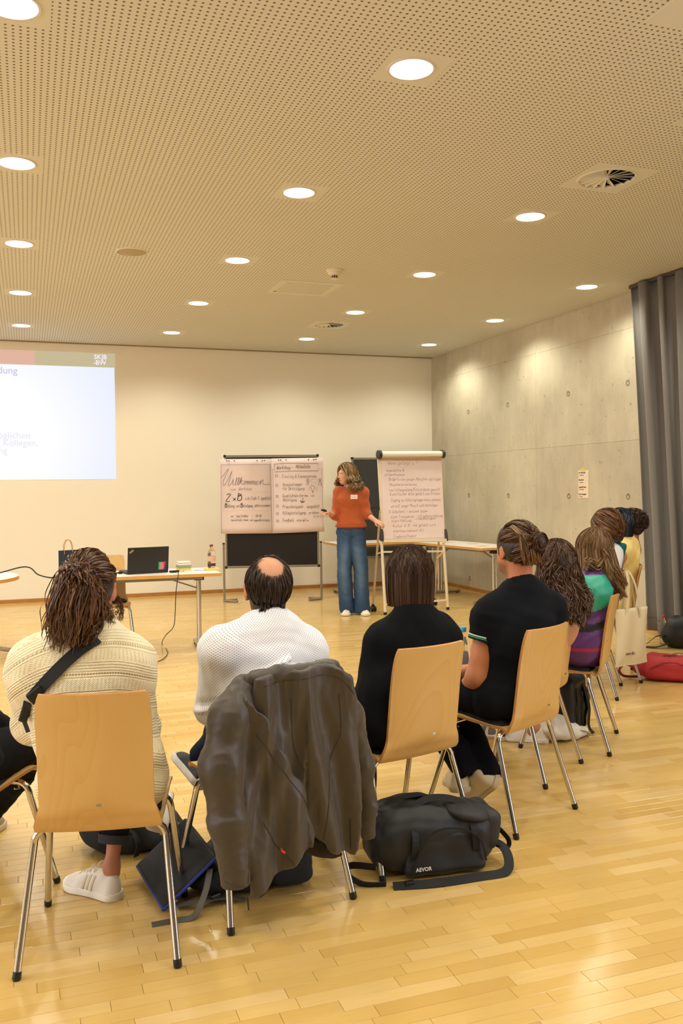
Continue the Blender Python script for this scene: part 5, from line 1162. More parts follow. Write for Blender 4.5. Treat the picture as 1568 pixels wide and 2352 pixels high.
def shoe(par, heel, toe, up=(0, 0, 1), name='shoe', colr=(232, 224, 208), sole=(240, 234, 220), hgt=.075, w=1., laces=True, stripes=None, thick=.026):
    """heel, toe: points on the sole; up: shoe's up axis"""
    heel, toe, up = V3(heel), V3(toe), V3(up); L_ = np.linalg.norm(toe - heel); f = (toe - heel) / L_; up = up - f * (up @ f); up /= np.linalg.norm(up); r = np.cross(f, up)
    S_ = np.linspace(0, 1, 22); hw = np.interp(S_, [0, .03, .1, .3, .5, .7, .85, .95, 1], [.010, .024, .033, .033, .036, .046, .044, .030, .006]) * w
    hz = np.interp(S_, [0, .03, .10, .28, .40, .55, .72, .88, .97, 1], [.05, .072, .080, .074, .082, .068, .050, .040, .028, .016]) * hgt / .075
    M4 = Matrix(np.vstack([np.column_stack([r, f, up, heel]), [0, 0, 0, 1]]).tolist())
    b = MB(); n = 14
    for i, s in enumerate(S_):
        for k in range(n):
            a = math.pi * k / (n - 1); x = math.cos(a); z = max(0., math.sin(a)); pw = .7
            xx = math.copysign(abs(x) ** pw, x) * hw[i] * (1 - .25 * z * (.4 if s > .6 else 1.)); zz_ = thick * .6 + (z ** .75) * (hz[i] - thick * .2)
            b.v.append((xx, s * L_, zz_))
    b.f = [(i * n + k, i * n + k + 1, (i + 1) * n + k + 1, (i + 1) * n + k) for i in range(len(S_) - 1) for k in range(n - 1)] + [tuple(range(n)), tuple((len(S_) - 1) * n + k for k in range(n))[::-1]]
    root_ = b.build(name, mat('shoe%d_%d_%d' % tuple(colr), colr, .6, bump=(90, .15, .002)), par, ang=60); root_.data.transform(M4)
    b = MB(); m_ = 2 * len(S_)
    for lv, gx in ((0, .9), (.004, 1.06), (thick - .004, 1.10), (thick, 1.04)):
        for i, s in enumerate(S_): b.v.append((hw[i] * gx + .001, -.004 + s * (L_ + .009), lv + .006 * max(0, s - .8) / .2))
        for i, s in list(enumerate(S_))[::-1]: b.v.append((-hw[i] * gx - .001, -.004 + s * (L_ + .009), lv + .006 * max(0, s - .8) / .2))
    b.f = [(l * m_ + k, l * m_ + (k + 1) % m_, (l + 1) * m_ + (k + 1) % m_, (l + 1) * m_ + k) for l in range(3) for k in range(m_)] + [tuple(range(m_))[::-1], tuple(3 * m_ + k for k in range(m_))]
    q = b.build('sole', mat('sole%d_%d_%d' % tuple(sole), sole, .65), root_, ang=50); q.data.transform(M4)
    if laces:
        b = MB()
        for i in range(5):
            s = .40 + i * .075; z = np.interp(s, [0.40, .55, .72], [.082, .068, .050]) * hgt / .075 + thick * .4 + .002
            b.tube(smooth_path([(-.020, s * L_, z - .008), (-.01, s * L_ + .002, z), (.01, s * L_ + .006, z), (.020, s * L_ + .008, z - .008)], 3), .0022, 5)
        b.tube(smooth_path([(0, .41 * L_, .10 * hgt / .075), (.02, .40 * L_, .112 * hgt / .075), (.034, .38 * L_, .095 * hgt / .075), (.01, .40 * L_, .092 * hgt / .075)], 4), .002, 5).tube(smooth_path([(0, .41 * L_, .10 * hgt / .075), (-.02, .39 * L_, .113 * hgt / .075), (-.036, .42 * L_, .092 * hgt / .075)], 4), .002, 5)
        q = b.build('laces', mat('lace_white', (238, 232, 218), .8), root_); q.data.transform(M4)
    if stripes:
        for i in range(3):
            for sd in (-1, 1):
                s0 = .40 + i * .075; P = []
                for v in (0, .35, .7, 1):
                    s = s0 + .07 * v * 0 - .05 * v; hh = np.interp(s, S_, hz); ww = np.interp(s, S_, hw); a = v * .9
                    z = math.sin(a); xx = math.cos(a) ** .7 * ww * (1 - .25 * z); P.append((sd * (xx + .0012), s * L_, thick * .6 + z ** .75 * (hh - thick * .2) if z > 0 else thick * .9))
                q = MB().strap(P, .0045, .001, Vector((sd, 0, .3))).build('stripe', mat('stripe%d' % stripes[0], stripes, .6), root_, False); q.data.transform(M4)
    return root_
# ---------------------------------------------------------------- A: cream knit sweater, half-up ponytail
def fold(seed=1, amp=.006, fr=16, an=(1, 1, 1)): return lambda V, N: amp * wob(V, fr, seed, 5, an) + amp * .35 * wob(V, fr * 3, seed + 9, 5, an)
def m_knit():
    m = bpy.data.materials.new('cream_knit'); m.use_nodes = True; t = NT(m)
    sp = t.n('ShaderNodeSeparateXYZ'); t.l(t.n('ShaderNodeAttribute', attribute_name='guv').outputs['Vector'], sp.inputs[0]); u, v = sp.outputs[0], sp.outputs[1]
    fr_ = lambda a: t.math('FRACT', a); sn = lambda a, f: t.math('SINE', t.math('MULTIPLY', a, f))
    band = fr_(t.math('DIVIDE', v, .088))                                   # 0..1 across one pattern repeat
    hole = t.math('MULTIPLY', t.math('MULTIPLY', t.math('GREATER_THAN', band, .0), t.math('LESS_THAN', band, .07)), t.math('GREATER_THAN', sn(u, 900.), -.2))
    zone = t.math('MULTIPLY', t.math('GREATER_THAN', band, .50), t.math('LESS_THAN', band, .86))
    lace = t.math('MULTIPLY', zone, t.math('GREATER_THAN', t.math('MULTIPLY', sn(t.math('ADD', u, t.math('MULTIPLY', v, .8)), 620.), sn(v, 560.)), .45))
    rib = t.math('MULTIPLY', t.math('SUBTRACT', 1., zone), t.math('MULTIPLY_ADD', sn(v, 740.), .5, .5))
    st = t.math('MULTIPLY_ADD', t.math('MULTIPLY', sn(u, 1050.), sn(v, 1050.)), .25, .5)
    hgt = t.math('ADD', t.math('MULTIPLY', rib, .8), st); hgt = t.math('SUBTRACT', hgt, t.math('MULTIPLY', t.math('MAXIMUM', hole, lace), 1.2))
    dark = t.math('MAXIMUM', t.math('MAXIMUM', t.math('MULTIPLY', hole, .75), t.math('MULTIPLY', lace, .45)), t.math('MULTIPLY', t.math('SUBTRACT', 1., rib), t.math('MULTIPLY', t.math('SUBTRACT', 1., zone), .22)))
    t.l(t.mix(dark, s2l((240, 226, 188)), s2l((168, 142, 88))), t.b.inputs['Base Color']); t.b.inputs['Roughness'].default_value = .95; t.b.inputs['Sheen Weight'].default_value = .15
    t.bump(hgt, .8, .0035); return m
tA, p = person('A', 'person in a cream knit sweater with a half-up ponytail, front left',
    head=J('A', 207, 1350, -.035), neck=J('A', 207, 1468, -.09), shL=J('A', 78, 1540, -.09), shR=J('A', 292, 1534, -.09), elL=J('A', 78, 1660, .03), elR=J('A', 318, 1665, .05),
    chest=J('A', 186, 1600, -.085), belly=(-.005, -.07, .62), wrL=(-.07, .24, .56), wrR=(.08, .24, .56), ankleR=J('A', 256, 1992, .27), kneeR=(.02, .36, .47), kneeL=(-.04, .38, .53), ankleL=J('A', 350, 1868, .43))
M = hframe(-10, 8, 3); hc = p['head']
body(tA, p, M, 1.0, hair=None, tone=s2l((190, 126, 94)), hands=[(p['wrL'], (.6, .7, -.1), (0, 0, 1), -1), (p['wrR'], (-.6, .7, -.1), (0, 0, 1), 1)], h=.008)
def guvA(V):
    x = V[:, 0] + .01; u = np.arctan2(x, -(V[:, 1] - .02)) * .20; return np.stack([u, V[:, 2] + 1.9 * np.maximum(np.abs(x) - .05, 0) ** 2 + .10 * (V[:, 1] + .15), u * 0], -1)
kn = torso(p, .030, cw_=(.146, .10, .17), shr=.050, k=.07) + arms(p, .022, k=.06) + [ell((0, -.06, .50), (.185, .15, .09), None, .05), sub(cap(p['neck'] + V3((0, .02, .0)), p['neck'] + V3((0, .06, .2)), .052), .02), BACKCUT, half((0, 0, -1), (0, 0, .445))]
sdf_obj('sweater', kn, m_knit(), tA, .008, fold(3, .005, 20, (1, 1, 1.5)), attr=guvA)
MB().tube([p['neck'] + V3((.054 * math.cos(a), .012 + .048 * math.sin(a), .018 + .012 * math.sin(a))) for a in np.linspace(0, 6.28, 25)], .009, 8, False).build('neckband', mat('cream_rib', (228, 212, 172), .95, bump=(200, .5, .002)), tA)
MB().tube([p['neck'] + V3((.046 * math.cos(a), .014 + .042 * math.sin(a), .030 + .01 * math.sin(a))) for a in np.linspace(0, 6.28, 25)], .006, 8, False).build('undershirt_collar', mat('pale_grey_cotton', (206, 208, 204), .9), tA)
JE = (30, 30, 36)
def trousers(t, p, rgb, g=.0, hem=0, name='trousers', which='LR', h=.011, mt=None, ra=.050, seed=4, shins='LR', pel=True, flat=True):
    P = []
    for s in 'LR':
        P.append(cap(p['hip' + s], p['knee' + s], .088 + g, .066 + g, .03))
        if s in shins: P.append(cone(p['knee' + s], p['knee' + s] * hem + p['ankle' + s] * (1 - hem), .064 + g, ra + g, .02))
    if pel: P.append(ell(p['pelvis'], (.172 + g, .135 + g, .105), None, .04))
    return sdf_obj(name, P, mt or MDENIM, t, h, fold(seed, .005, 22), flatcol(rgb, .10, 20))
trousers(tA, p, JE, hem=.26, ra=.052)
a0 = p['ankleR']; MB().tube([p['kneeR'] * .30 + a0 * .70, p['kneeR'] * .22 + a0 * .78], [.0595, .0575], 24, False).build('rolled_cuff', mat('cuff_dark', (52, 52, 58), .9, bump=(300, .3, .001)), tA)
ht = J('A', 284, 2060, .0) * 0; hl, tl = tA.matrix_basis.inverted() @ atz(272, 2068, 0), tA.matrix_basis.inverted() @ atz(168, 2034, 0)
hl, tl = V3(hl), V3(tl); print('shoeA', hl, tl, p['ankleR'])
shoe(tA, (hl[0], hl[1], 0), hl * [1, 1, 0] + (tl - hl) * [1, 1, 0] / np.linalg.norm((tl - hl)[:2]) * .25, name='sneaker', stripes=(206, 192, 160), w=1.12)
shoe(tA, J('A', 384, 1912, .40), J('A', 400, 1828, .52), (-1, .2, .35), name='sneaker', hgt=.07)
# hair
DB, DH = (74, 50, 33), (160, 110, 66)
hairbase(tA, cranium(hc, M, 1., .002), (44, 28, 18))
tie = V3((-.12, -.86, .42)); T0 = hc + M @ (tie / np.linalg.norm(tie) * V3((.088, .108, .106)) + V3((0, -.012, .012)))
hair_pull(tA, hc, M, 2600, DB, DH, tie, 5, azr=(0, 360), elr=(-38, 80), bump_=.012, thick=.0013)
w_ = lambda px, py, y: J('A', px, py, y)
bundle(tA, [T0 + V3((.03, .02, .01)), T0 + V3((0, -.03, .0)), w_(178, 1345, -.20), w_(165, 1400, -.20), w_(160, 1440, -.19), w_(150, 1472, -.17)], [.018, .034, .048, .050, .042, .034], 1500, DB, DH, 7, (.008, 1.3), .0014, 'ponytail', .42, endspread=.5, lenvar=.35)
bundle(tA, [T0 + V3((.02, .0, .0)), w_(205, 1350, -.20), w_(215, 1400, -.18), w_(205, 1440, -.18), w_(190, 1485, -.20)], [.014, .03, .036, .028, .010], 600, DB, DH, 8, (.010, 1.6), .0014, 'ponytail_lock', .4, lenvar=.3)
bundle(tA, [w_(205, 1385, -.13), w_(235, 1400, -.12), w_(245, 1425, -.12), w_(238, 1440, -.12)], [.02, .02, .014, .005], 140, DB, DH, 9, (.012, 2.2), .0013, 'loose_curls', .5, lenvar=.4)
bundle(tA, [w_(160, 1375, -.08), w_(152, 1410, -.10), w_(150, 1445, -.12), w_(140, 1470, -.12)], [.028, .034, .034, .03], 500, DB, DH, 10, (.007, 1.2), .0013, 'side_hair', .4, lenvar=.4)
bundle(tA, [hc + M @ V3((.082, .02, -.03)), hc + M @ V3((.088, .03, -.07)), hc + M @ V3((.090, .02, -.11))], [.006, .008, .005], 30, DB, DH, 11, (.006, 1.), .0010, 'wisp', .4)
er = hc + M @ V3((.082, .0, -.046))
b = MB(); b.tube([er + V3((0, 0, .004)), er + V3((0, 0, -.016))], .0010, 5); c_ = er + V3((0, 0, -.034))
b.tube([c_ + V3((.0085 * math.cos(a), 0, .018 * math.sin(a))) for a in np.linspace(0, 6.28, 20)], .0012, 5, False)
b.tube([c_ + V3((.0048 * math.cos(a) * (1 - a / 22), 0, .002 + .009 * math.sin(a) * (1 - a / 22))) for a in np.linspace(0, 15, 30)], .0009, 5, False); b.build('earring', mat('dark_brass', (130, 100, 62), .3, .9), tA)
# crossbody strap with buckle (its own thing)
cs = thing('crossbody_strap', 'black crossbody bag strap over the back of the cream knit sweater', 'strap', tA.location, CHAIRS['A'][2])
sweater = [o for o in tA.children if o.name.startswith('sweater')][0]
def bvh(o): 
    me = o.data; return BVHTree.FromPolygons([v.co for v in me.vertices], [tuple(pp.vertices) for pp in me.polygons])
bv = bvh(sweater)
def lay(bv, pts, off, d=(0, 1, 0), back=.4):
    o = []
    for q in pts:
        q = Vector(q); h_ = bv.ray_cast(q - Vector(d) * back, Vector(d)); o.append(h_[0] - Vector(d) * off if h_[0] is not None else q)
    return o
pts = [J('A', 224 - (224 - 76) * t ** 1.05, 1464 + (1600 - 1464) * (t ** 1.35), -.15) for t in np.linspace(0, 1, 22)]
P_ = lay(bv, pts, .006); P_ = [P_[0] + Vector((.012, .08, .006)), P_[0] + Vector((.004, .02, .012))] + P_
nrm_ = [bv.find_nearest(q)[1] for q in P_]
MB().strap(P_, .0185, .0025, Vector((0, -1, .25))).build('webbing', MWEB, cs, False)
P2_ = lay(bv, [J('A', x, y, -.1) for x, y in ((78, 1598), (70, 1625), (64, 1655), (72, 1675))], .007); MB().strap(P2_, .013, .003, Vector((-.3, -1, 0))).build('lower_webbing', MWEB, cs, False)
q = P_[-3]; MB().box(tuple(q + Vector((0, -.006, 0))), (.050, .010, .024), Matrix.Rotation(R(-38), 3, 'Y')).build('slider', MBLK, cs, False, bevel=.003)
q = P2_[1]; MB().box(tuple(q + Vector((-.002, -.006, -.002))), (.026, .012, .050), Matrix.Rotation(R(18), 3, 'Y')).build('buckle', MBLK, cs, False, bevel=.004)

# ---------------------------------------------------------------- B: balding man in dotted shirt
tB, p = person('B', 'balding man in a white shirt with tiny blue dots, in front of the brown jacket',
    head=J('B', 615, 1350, -.03), neck=J('B', 623, 1436, -.075), shL=J('B', 505, 1495, -.085), shR=J('B', 705, 1498, -.085), elL=J('B', 486, 1625, .03), elR=J('B', 722, 1620, .04),
    chest=J('B', 612, 1560, -.09), belly=(-.03, -.07, .62), wrL=J('B', 566, 1464, .09), wrR=(.03, .20, .60), kneeR=(.10, .36, .55), ankleR=J('B', 462, 1742, .33), kneeL=(.00, .36, .49), ankleL=(.06, .28, .10))
M = hframe(-16, 4, 0); hc = p['head']; bald = M @ V3((.0, -.48, .86))
bd_ = V3((.01, -.50, .86)) / np.linalg.norm((.01, -.50, .86))
def hairB(q, C):
    d = (q - V3((0, -.014, .022))) / V3((.073, .092, .086)); n = np.linalg.norm(d, axis=1); d = d / np.maximum(n, 1e-6)[:, None]; ang = np.degrees(np.arccos(np.clip(d @ bd_, -1, 1)))
    m = np.clip((ang - 35 + 4 * wob(q, 120, 3)) / 14, 0, 1) * (n > .93) * (q[:, 1] < .05 + .25 * (q[:, 2] - .02)) * (q[:, 2] > -.10 + .2 * (q[:, 1] + .08)) * (np.abs(q[:, 0]) < .0765)
    hc_ = np.where((q[:, 1:2] > -.02) & (q[:, 2:3] > .05), V3(s2l((112, 82, 54))), V3(s2l((52, 38, 28))))
    C[:] = C * (1 - m[:, None]) + hc_ * m[:, None]
body(tB, p, M, 1.02, hair=hairB, tone=s2l((198, 140, 104)), h=.006, hands=[(p['wrL'], (.08, .1, 1), (-1, .1, 0), 1, .85, 1.1), (p['wrR'], (-.5, .7, 0), (0, 0, 1), 1)])
def short_hair(par, hc, M, N, base, hi, seed, keep, L_=.045, s=1., r3=(.0755, .0955, .089), c=(0, -.014, .022), thick=.0011, steps=7, flow=None, lift=.006, name='hair', amt=.4, curl=0):
    g = np.random.default_rng(seed); d = g.normal(size=(N * 3, 3)); d /= np.linalg.norm(d, axis=1, keepdims=True); d = d[keep(d, g)][:N]; n = len(d); P = np.zeros((n, steps, 3)); q = d.copy(); l = g.random((n, 1)); ph = g.uniform(0, 6.28, (n, 3))
    for i in range(steps):
        t = i / (steps - 1); P[:, i] = V3(c) * s + q * V3(r3) * s * (1 + (lift * math.sin(t * 2) * (.3 + l)) / .09)
        if curl: P[:, i] += curl * np.sin(ph + t * 11) * min(1, t * 2) + q * curl * .8 * t
        f = flow(q); f = f - q * (f * q).sum(1, keepdims=True); f /= np.maximum(np.linalg.norm(f, axis=1, keepdims=True), 1e-6); q = q + (f + g.normal(size=(n, 3)) * .06) * (L_ / steps / .09) * (.6 + .6 * l); q /= np.linalg.norm(q, axis=1, keepdims=True)
    return strands(name, hc + P @ M.T, thick * np.linspace(1, .35, steps), hcol(g, n, base, hi, amt), par)
def keepB(d, g):
    ang = np.degrees(np.arccos(np.clip(d @ bd_, -1, 1))); return (g.random(len(d)) < np.clip((ang - 32) / 16, 0.0, 1)) & (d[:, 1] < .62 + .3 * (d[:, 2] < 0) * 0) & ~((d[:, 1] > .15) & (d[:, 2] < .95)) & ~((d[:, 1] > -.05) & (d[:, 2] > .55) & (g.random(len(d)) < .75)) & (d[:, 2] > -.88) & ~((np.abs(d[:, 0]) > .86) & (d[:, 2] < .12) & (d[:, 1] > -.3))
def flowB(q): return np.where((q[:, 2:3] > .75) & (q[:, 1:2] > -.1), V3((.3, -1, .2)), V3((0, -.15, -1)) + q * [.0, 0, 0]) + (q - bd_) * .35
short_hair(tB, hc, M, 5200, (40, 28, 20), (112, 86, 62), 3, keepB, .05, 1.02, thick=.0012, flow=flowB, r3=(.0765, .0965, .090))
bundle(tB, [hc + M @ V3((0, -.078, -.05)), hc + M @ V3((0, -.088, -.085)), hc + M @ V3((0, -.088, -.118))], [.046, .046, .040], 900, (36, 26, 20), (90, 70, 52), 4, (.002, 1), .0012, 'nape_hair', .3, (1, .25, .6), 10, lenvar=.5)
def m_dots():
    m = bpy.data.materials.new('dotted_shirt'); m.use_nodes = True; t = NT(m)
    sp = t.n('ShaderNodeSeparateXYZ'); t.l(t.n('ShaderNodeAttribute', attribute_name='guv').outputs['Vector'], sp.inputs[0]); d = []
    u = t.math('MULTIPLY', t.math('ADD', sp.outputs[0], sp.outputs[1]), .7071); v = t.math('MULTIPLY', t.math('SUBTRACT', sp.outputs[0], sp.outputs[1]), .7071)
    for k in (u, v):
        f = t.math('SUBTRACT', t.math('FRACT', t.math('DIVIDE', t.math('ADD', k, 10.), .0062)), .5); d.append(t.math('MULTIPLY', f, f))
    mask = t.math('LESS_THAN', t.math('ADD', *d), .065)
    t.l(t.mix(t.math('MULTIPLY', mask, .62), s2l((238, 236, 240)), s2l((70, 78, 100))), t.b.inputs['Base Color']); t.b.inputs['Roughness'].default_value = .85
    t.bump(t.noise(500, t.pos(), 2), .1, .001); return m
def guvB(V): 
    u = np.arctan2(V[:, 0] + .02, -(V[:, 1] - .03)) * .17; return np.stack([u, V[:, 2] + .0 * u, u * 0], -1)
def foldB(V, N):
    x, y, z = V[:, 0], V[:, 1], V[:, 2]; b = np.clip(-N[:, 1] + .2, 0, 1)
    r = lambda c, w: np.exp(-(c / w) ** 2)
    a = .014 * r(z - (.785 + .55 * (x + .02) * (x > -.02) * -.6 + .5 * np.minimum(x + .02, 0)), .012) + .012 * r(z - (.83 - .35 * (x - .02)), .010) * (x > -.02) + .010 * r(z - (.72 + .9 * (x + .06)), .012) * (x < .06) + .010 * r(z - (.86 + .35 * x), .008) * (np.abs(x + .06) < .07)
    a -= .012 * r(z - (.765 + .35 * (x + .05) * (x < 0) - .25 * x * (x > 0)), .016)
    return b * a * 1.6 + .003 * wob(V, 34, 3, 5, (1, 1, 1)) + .0015 * wob(V, 90, 5, 5)
sdf_obj('shirt', torso(p, .016, cw_=(.160, .105, .17), shr=.052, k=.06) + arms(p, .014, k=.04) + [sub(cap(p['neck'] + V3((0, .02, .0)), p['neck'] + V3((0, .06, .2)), .050), .015), BACKCUT, half((0, 0, -1), (0, 0, .50))], m_dots(), tB, .0065, foldB, attr=guvB)
MSH = mat('shirt_collar', (226, 224, 230), .85); nb = p['neck']
def collar(t, nb, mt, r=.060, h=.040, name='collar', tilt=.25, drop=0, thick=.003, yaw=0, z0=.0, gap=40, oy=.012):
    b = MB(); n = 36
    for j, (rr, zz_) in enumerate(((r * .93, h), (r * .97, h + .003), (r * 1.02, h * .98), (r * 1.16, h * .35), (r * 1.24, h * .0))):
        for i in range(n + 1):
            a = R(90 + gap) + (2 * math.pi - 2 * R(gap)) * i / n + R(yaw); c, s_ = math.cos(a), math.sin(a)
            b.v.append((nb[0] + rr * c, nb[1] + oy + rr * .92 * s_, nb[2] + z0 + zz_ + tilt * rr * -s_ * -.35 - .012 * max(0, s_)))
    b.f = [(j * (n + 1) + i, j * (n + 1) + i + 1, (j + 1) * (n + 1) + i + 1, (j + 1) * (n + 1) + i) for j in range(4) for i in range(n)]
    o = b.build(name, mt, t); o.modifiers.new('s', 'SOLIDIFY').thickness = thick; return o
co = collar(tB, nb, MATS.get('x') or bpy.data.materials['dotted_shirt'], .058, .038); at_ = co.data.attributes.new('guv', 'FLOAT_VECTOR', 'POINT'); at_.data.foreach_set('vector', guvB(np.array([v.co for v in co.data.vertices])).astype(np.float32).ravel())
trousers(tB, p, (22, 27, 44), shins='L', hem=.0, seed=6)
sdf_obj('crossed_trouser_leg', [cap(p['kneeR'], p['ankleR'] * .9 + p['kneeR'] * .1, .072, .058, .02), cap(p['hipR'], p['kneeR'], .088, .072, .03)], MDENIM, tB, .009, fold(5, .006, 26), flatcol((22, 27, 44), .15, 20))
sL = J('B', 462, 1808, .24); 
shoe(tB, J('B', 454, 1812, .27), J('B', 402, 1745, .45), (.6, -.55, .5), name='sneaker', colr=(22, 22, 24), sole=(206, 202, 196), laces=True, w=1.05)
shoe(tB, (.06, .24, 0), (.05, .49, 0), name='sneaker', colr=(34, 34, 36), sole=(206, 202, 196), laces=False)

# brown jacket over chair B
jk = thing('jacket', 'large shiny dark brown quilted jacket hung over a chair back', 'jacket', tuple(tB.location), CHAIRS['B'][2])
MJ = mat('jacket_brown', (60, 50, 37), .46, bump=(48, .28, .003), Sheen_Weight=.15); jt = MJ.node_tree; 
MJL = mat('jacket_lining', (38, 32, 28), .8); MSEAM = mat('jacket_seam', (40, 32, 24), .6)
def poly2(P, px, pz):
    """signed distance to a polygon in the x-z plane"""
    P = np.asarray(P, float); d = np.full(px.shape, 9.); s = np.ones(px.shape); n = len(P); j = n - 1
    for i in range(n):
        e = P[j] - P[i]; wx, wz = px - P[i][0], pz - P[i][1]; t = np.clip((wx * e[0] + wz * e[1]) / (e @ e), 0, 1)
        d = np.minimum(d, (wx - e[0] * t) ** 2 + (wz - e[1] * t) ** 2)
        c1, c2, c3 = pz >= P[i][1], pz < P[j][1], e[0] * wz > e[1] * wx; s = np.where((c1 & c2 & c3) | (~c1 & ~c2 & ~c3), -s, s); j = i
    return s * np.sqrt(d)
def slabp(poly, y0, th, k=.012, rad=.006):
    P = np.asarray(poly, float)
    def f(Q):
        d = poly2(P, Q[..., 0], Q[..., 2]); e = np.abs(Q[..., 1] - y0(Q[..., 0], Q[..., 2])) - th; q = np.stack([d + rad, e + rad], -1)
        return np.linalg.norm(np.maximum(q, 0), axis=-1) + np.minimum(q.max(-1), 0) - rad
    return dict(f=f, lo=V3((P[:, 0].min(), -.46, P[:, 1].min())), hi=V3((P[:, 0].max(), .02, P[:, 1].max())), k=k)
def jb(px, py, y=-.29): q = J('B', px, py, y); return (q[0], q[2])
backp = [jb(*q) for q in [(572, 1552), (640, 1540), (700, 1530), (752, 1524), (790, 1545), (806, 1600), (815, 1700), (822, 1800), (818, 1880), (812, 1965), (770, 1955), (722, 1930), (700, 1900), (640, 1840), (585, 1760), (565, 1650)]]
frontp = [jb(*q, -.33) for q in [(560, 1600), (600, 1640), (640, 1720), (690, 1800), (729, 1915), (690, 1965), (640, 2010), (572, 2062), (556, 1980), (548, 1850), (546, 1700)]]
y0b = lambda x, z: -.288 - .05 * (.86 - z) * 0 + .035 * (z - .6) * -.6 - .02 + .014 * np.sin(x * 40 + z * 6)
y0f = lambda x, z: -.335 - .012 * np.sin(x * 34 + z * 9)
rdg = lambda V, fr, sd, an: 1 - 2 * np.abs(wob(V, fr, sd, 4, an)).clip(0, 1) ** .7
jf = lambda V, N: (.007 * np.sin((V[:, 0] + .25 * (V[:, 2] - .6) * np.sign(V[:, 0])) * 62 + 1.5 * wob(V, 9, 2)) * np.clip((.84 - V[:, 2]) * 6, 0, 1) + .0034 * rdg(V, 24, 12, (1.7, 1, .22)) + .0011 * rdg(V, 60, 13, (1.3, 1, .6)))
jb_o = sdf_obj('jacket_back', [slabp(backp, y0b, .016), cap(J('B', 585, 1556, -.27), J('B', 765, 1530, -.27), .026, .026, .03), cap(J('B', 600, 1552, -.23), J('B', 755, 1530, -.23), .022, .022, .03)], MJ, jk, .0065, jf)
jf_o = sdf_obj('jacket_front', [slabp(frontp, y0f, .014)], MJ, jk, .0065, jf)
ls = [J('B', *q) for q in ((560, 1585, -.27), (524, 1650, -.29), (510, 1760, -.31), (522, 1880, -.33), (540, 2035, -.34))]
jl_o = sdf_obj('left_sleeve', [cap(ls[0], ls[1], .048, .060, .05), cap(ls[1], ls[2], .060, .062, .05), cap(ls[2], ls[3], .062, .056, .05), cone(ls[3], ls[4], .056, .046, .04)], MJ, jk, .0065, lambda V, N: .0035 * rdg(V, 18, 22, (.9, 1, .7)) + .0010 * rdg(V, 60, 15, (1, 1, 1.2)))
rs = [J('B', *q) for q in ((765, 1548, -.26), (800, 1640, -.24), (830, 1760, -.22), (843, 1850, -.21), (845, 1925, -.21))]
jr_o = sdf_obj('right_sleeve', [cap(rs[0], rs[1], .036, .046, .05), cap(rs[1], rs[2], .046, .042, .05), cap(rs[2], rs[3], .042, .032, .04), cone(rs[3], rs[4], .032, .028, .03)], MJ, jk, .0065, lambda V, N: .0035 * rdg(V, 22, 32, (.9, 1, .9)) + .0010 * rdg(V, 60, 15, (1, 1, 1.2)))
sdf_obj('collar', [cap(J('B', 572, 1562, -.29), J('B', 640, 1546, -.30), .022, .024, .02), cap(J('B', 640, 1546, -.30), J('B', 752, 1532, -.29), .024, .022, .02)], MJ, jk, .006, lambda V, N: .003 * wob(V, 70, 22, 6))
lin = [jb(*q, -.26) for q in [(690, 1930), (722, 1925), (775, 1935), (790, 1965), (770, 1975), (735, 1972), (700, 1962)]]
sdf_obj('lining', [slabp(lin, lambda x, z: -.25 + 0 * x, .010)], MJL, jk, .007)
def seam(o, pts, name='seam', r=.0014, mt=None, off=.0004, close=False):
    B_ = bvh(o); q = smooth_path([J('B', px, py, -.3) for px, py in pts], 8); P = lay(B_, q, off, (0, 1, 0), .5); 
    if len(P) > 3: MB().tube(P, r, 5, False).build(name, mt or MSEAM, jk)
seam(jb_o, [(592, 1572), (640, 1562), (700, 1552), (760, 1550), (800, 1590)]); seam(jb_o, [(768, 1590), (772, 1680), (752, 1760), (742, 1850), (735, 1925)]); seam(jb_o, [(660, 1600), (668, 1700), (700, 1790)])
seam(jf_o, [(575, 1680), (630, 1760), (670, 1810), (700, 1860)]); seam(jf_o, [(590, 1880), (620, 1930), (640, 1950), (660, 1978)]); seam(jf_o, [(575, 2045), (640, 1995), (700, 1945), (724, 1912)], r=.002)
seam(jl_o, [(556, 1620), (565, 1700), (556, 1800), (552, 1900), (545, 2010)]); seam(jl_o, [(497, 2008), (530, 2016), (568, 2010)]); seam(jr_o, [(790, 1620), (815, 1700), (835, 1790)]); seam(jb_o, [(800, 1880), (803, 1920), (806, 1950)], 'zip', .003, mat('zip_dark', (36, 30, 26), .4))
zp = J('B', 650, 1956, -.365); MB().box(tuple(zp), (.016, .006, .006), Matrix.Rotation(R(40), 3, 'Y')).build('red_zip_pull', mat('zip_red', (222, 40, 30), .5), jk, False)
MB().tube([J('B', 644, 1948, -.36), zp], .002, 6).build('zip_slider', mat('dark_brass', (0, 0, 0)), jk)
MB().tube([J('B', 568, 2060, -.345), J('B', 571, 2090, -.345)], .0025, 6).build('hem_toggle', MBLK, jk)
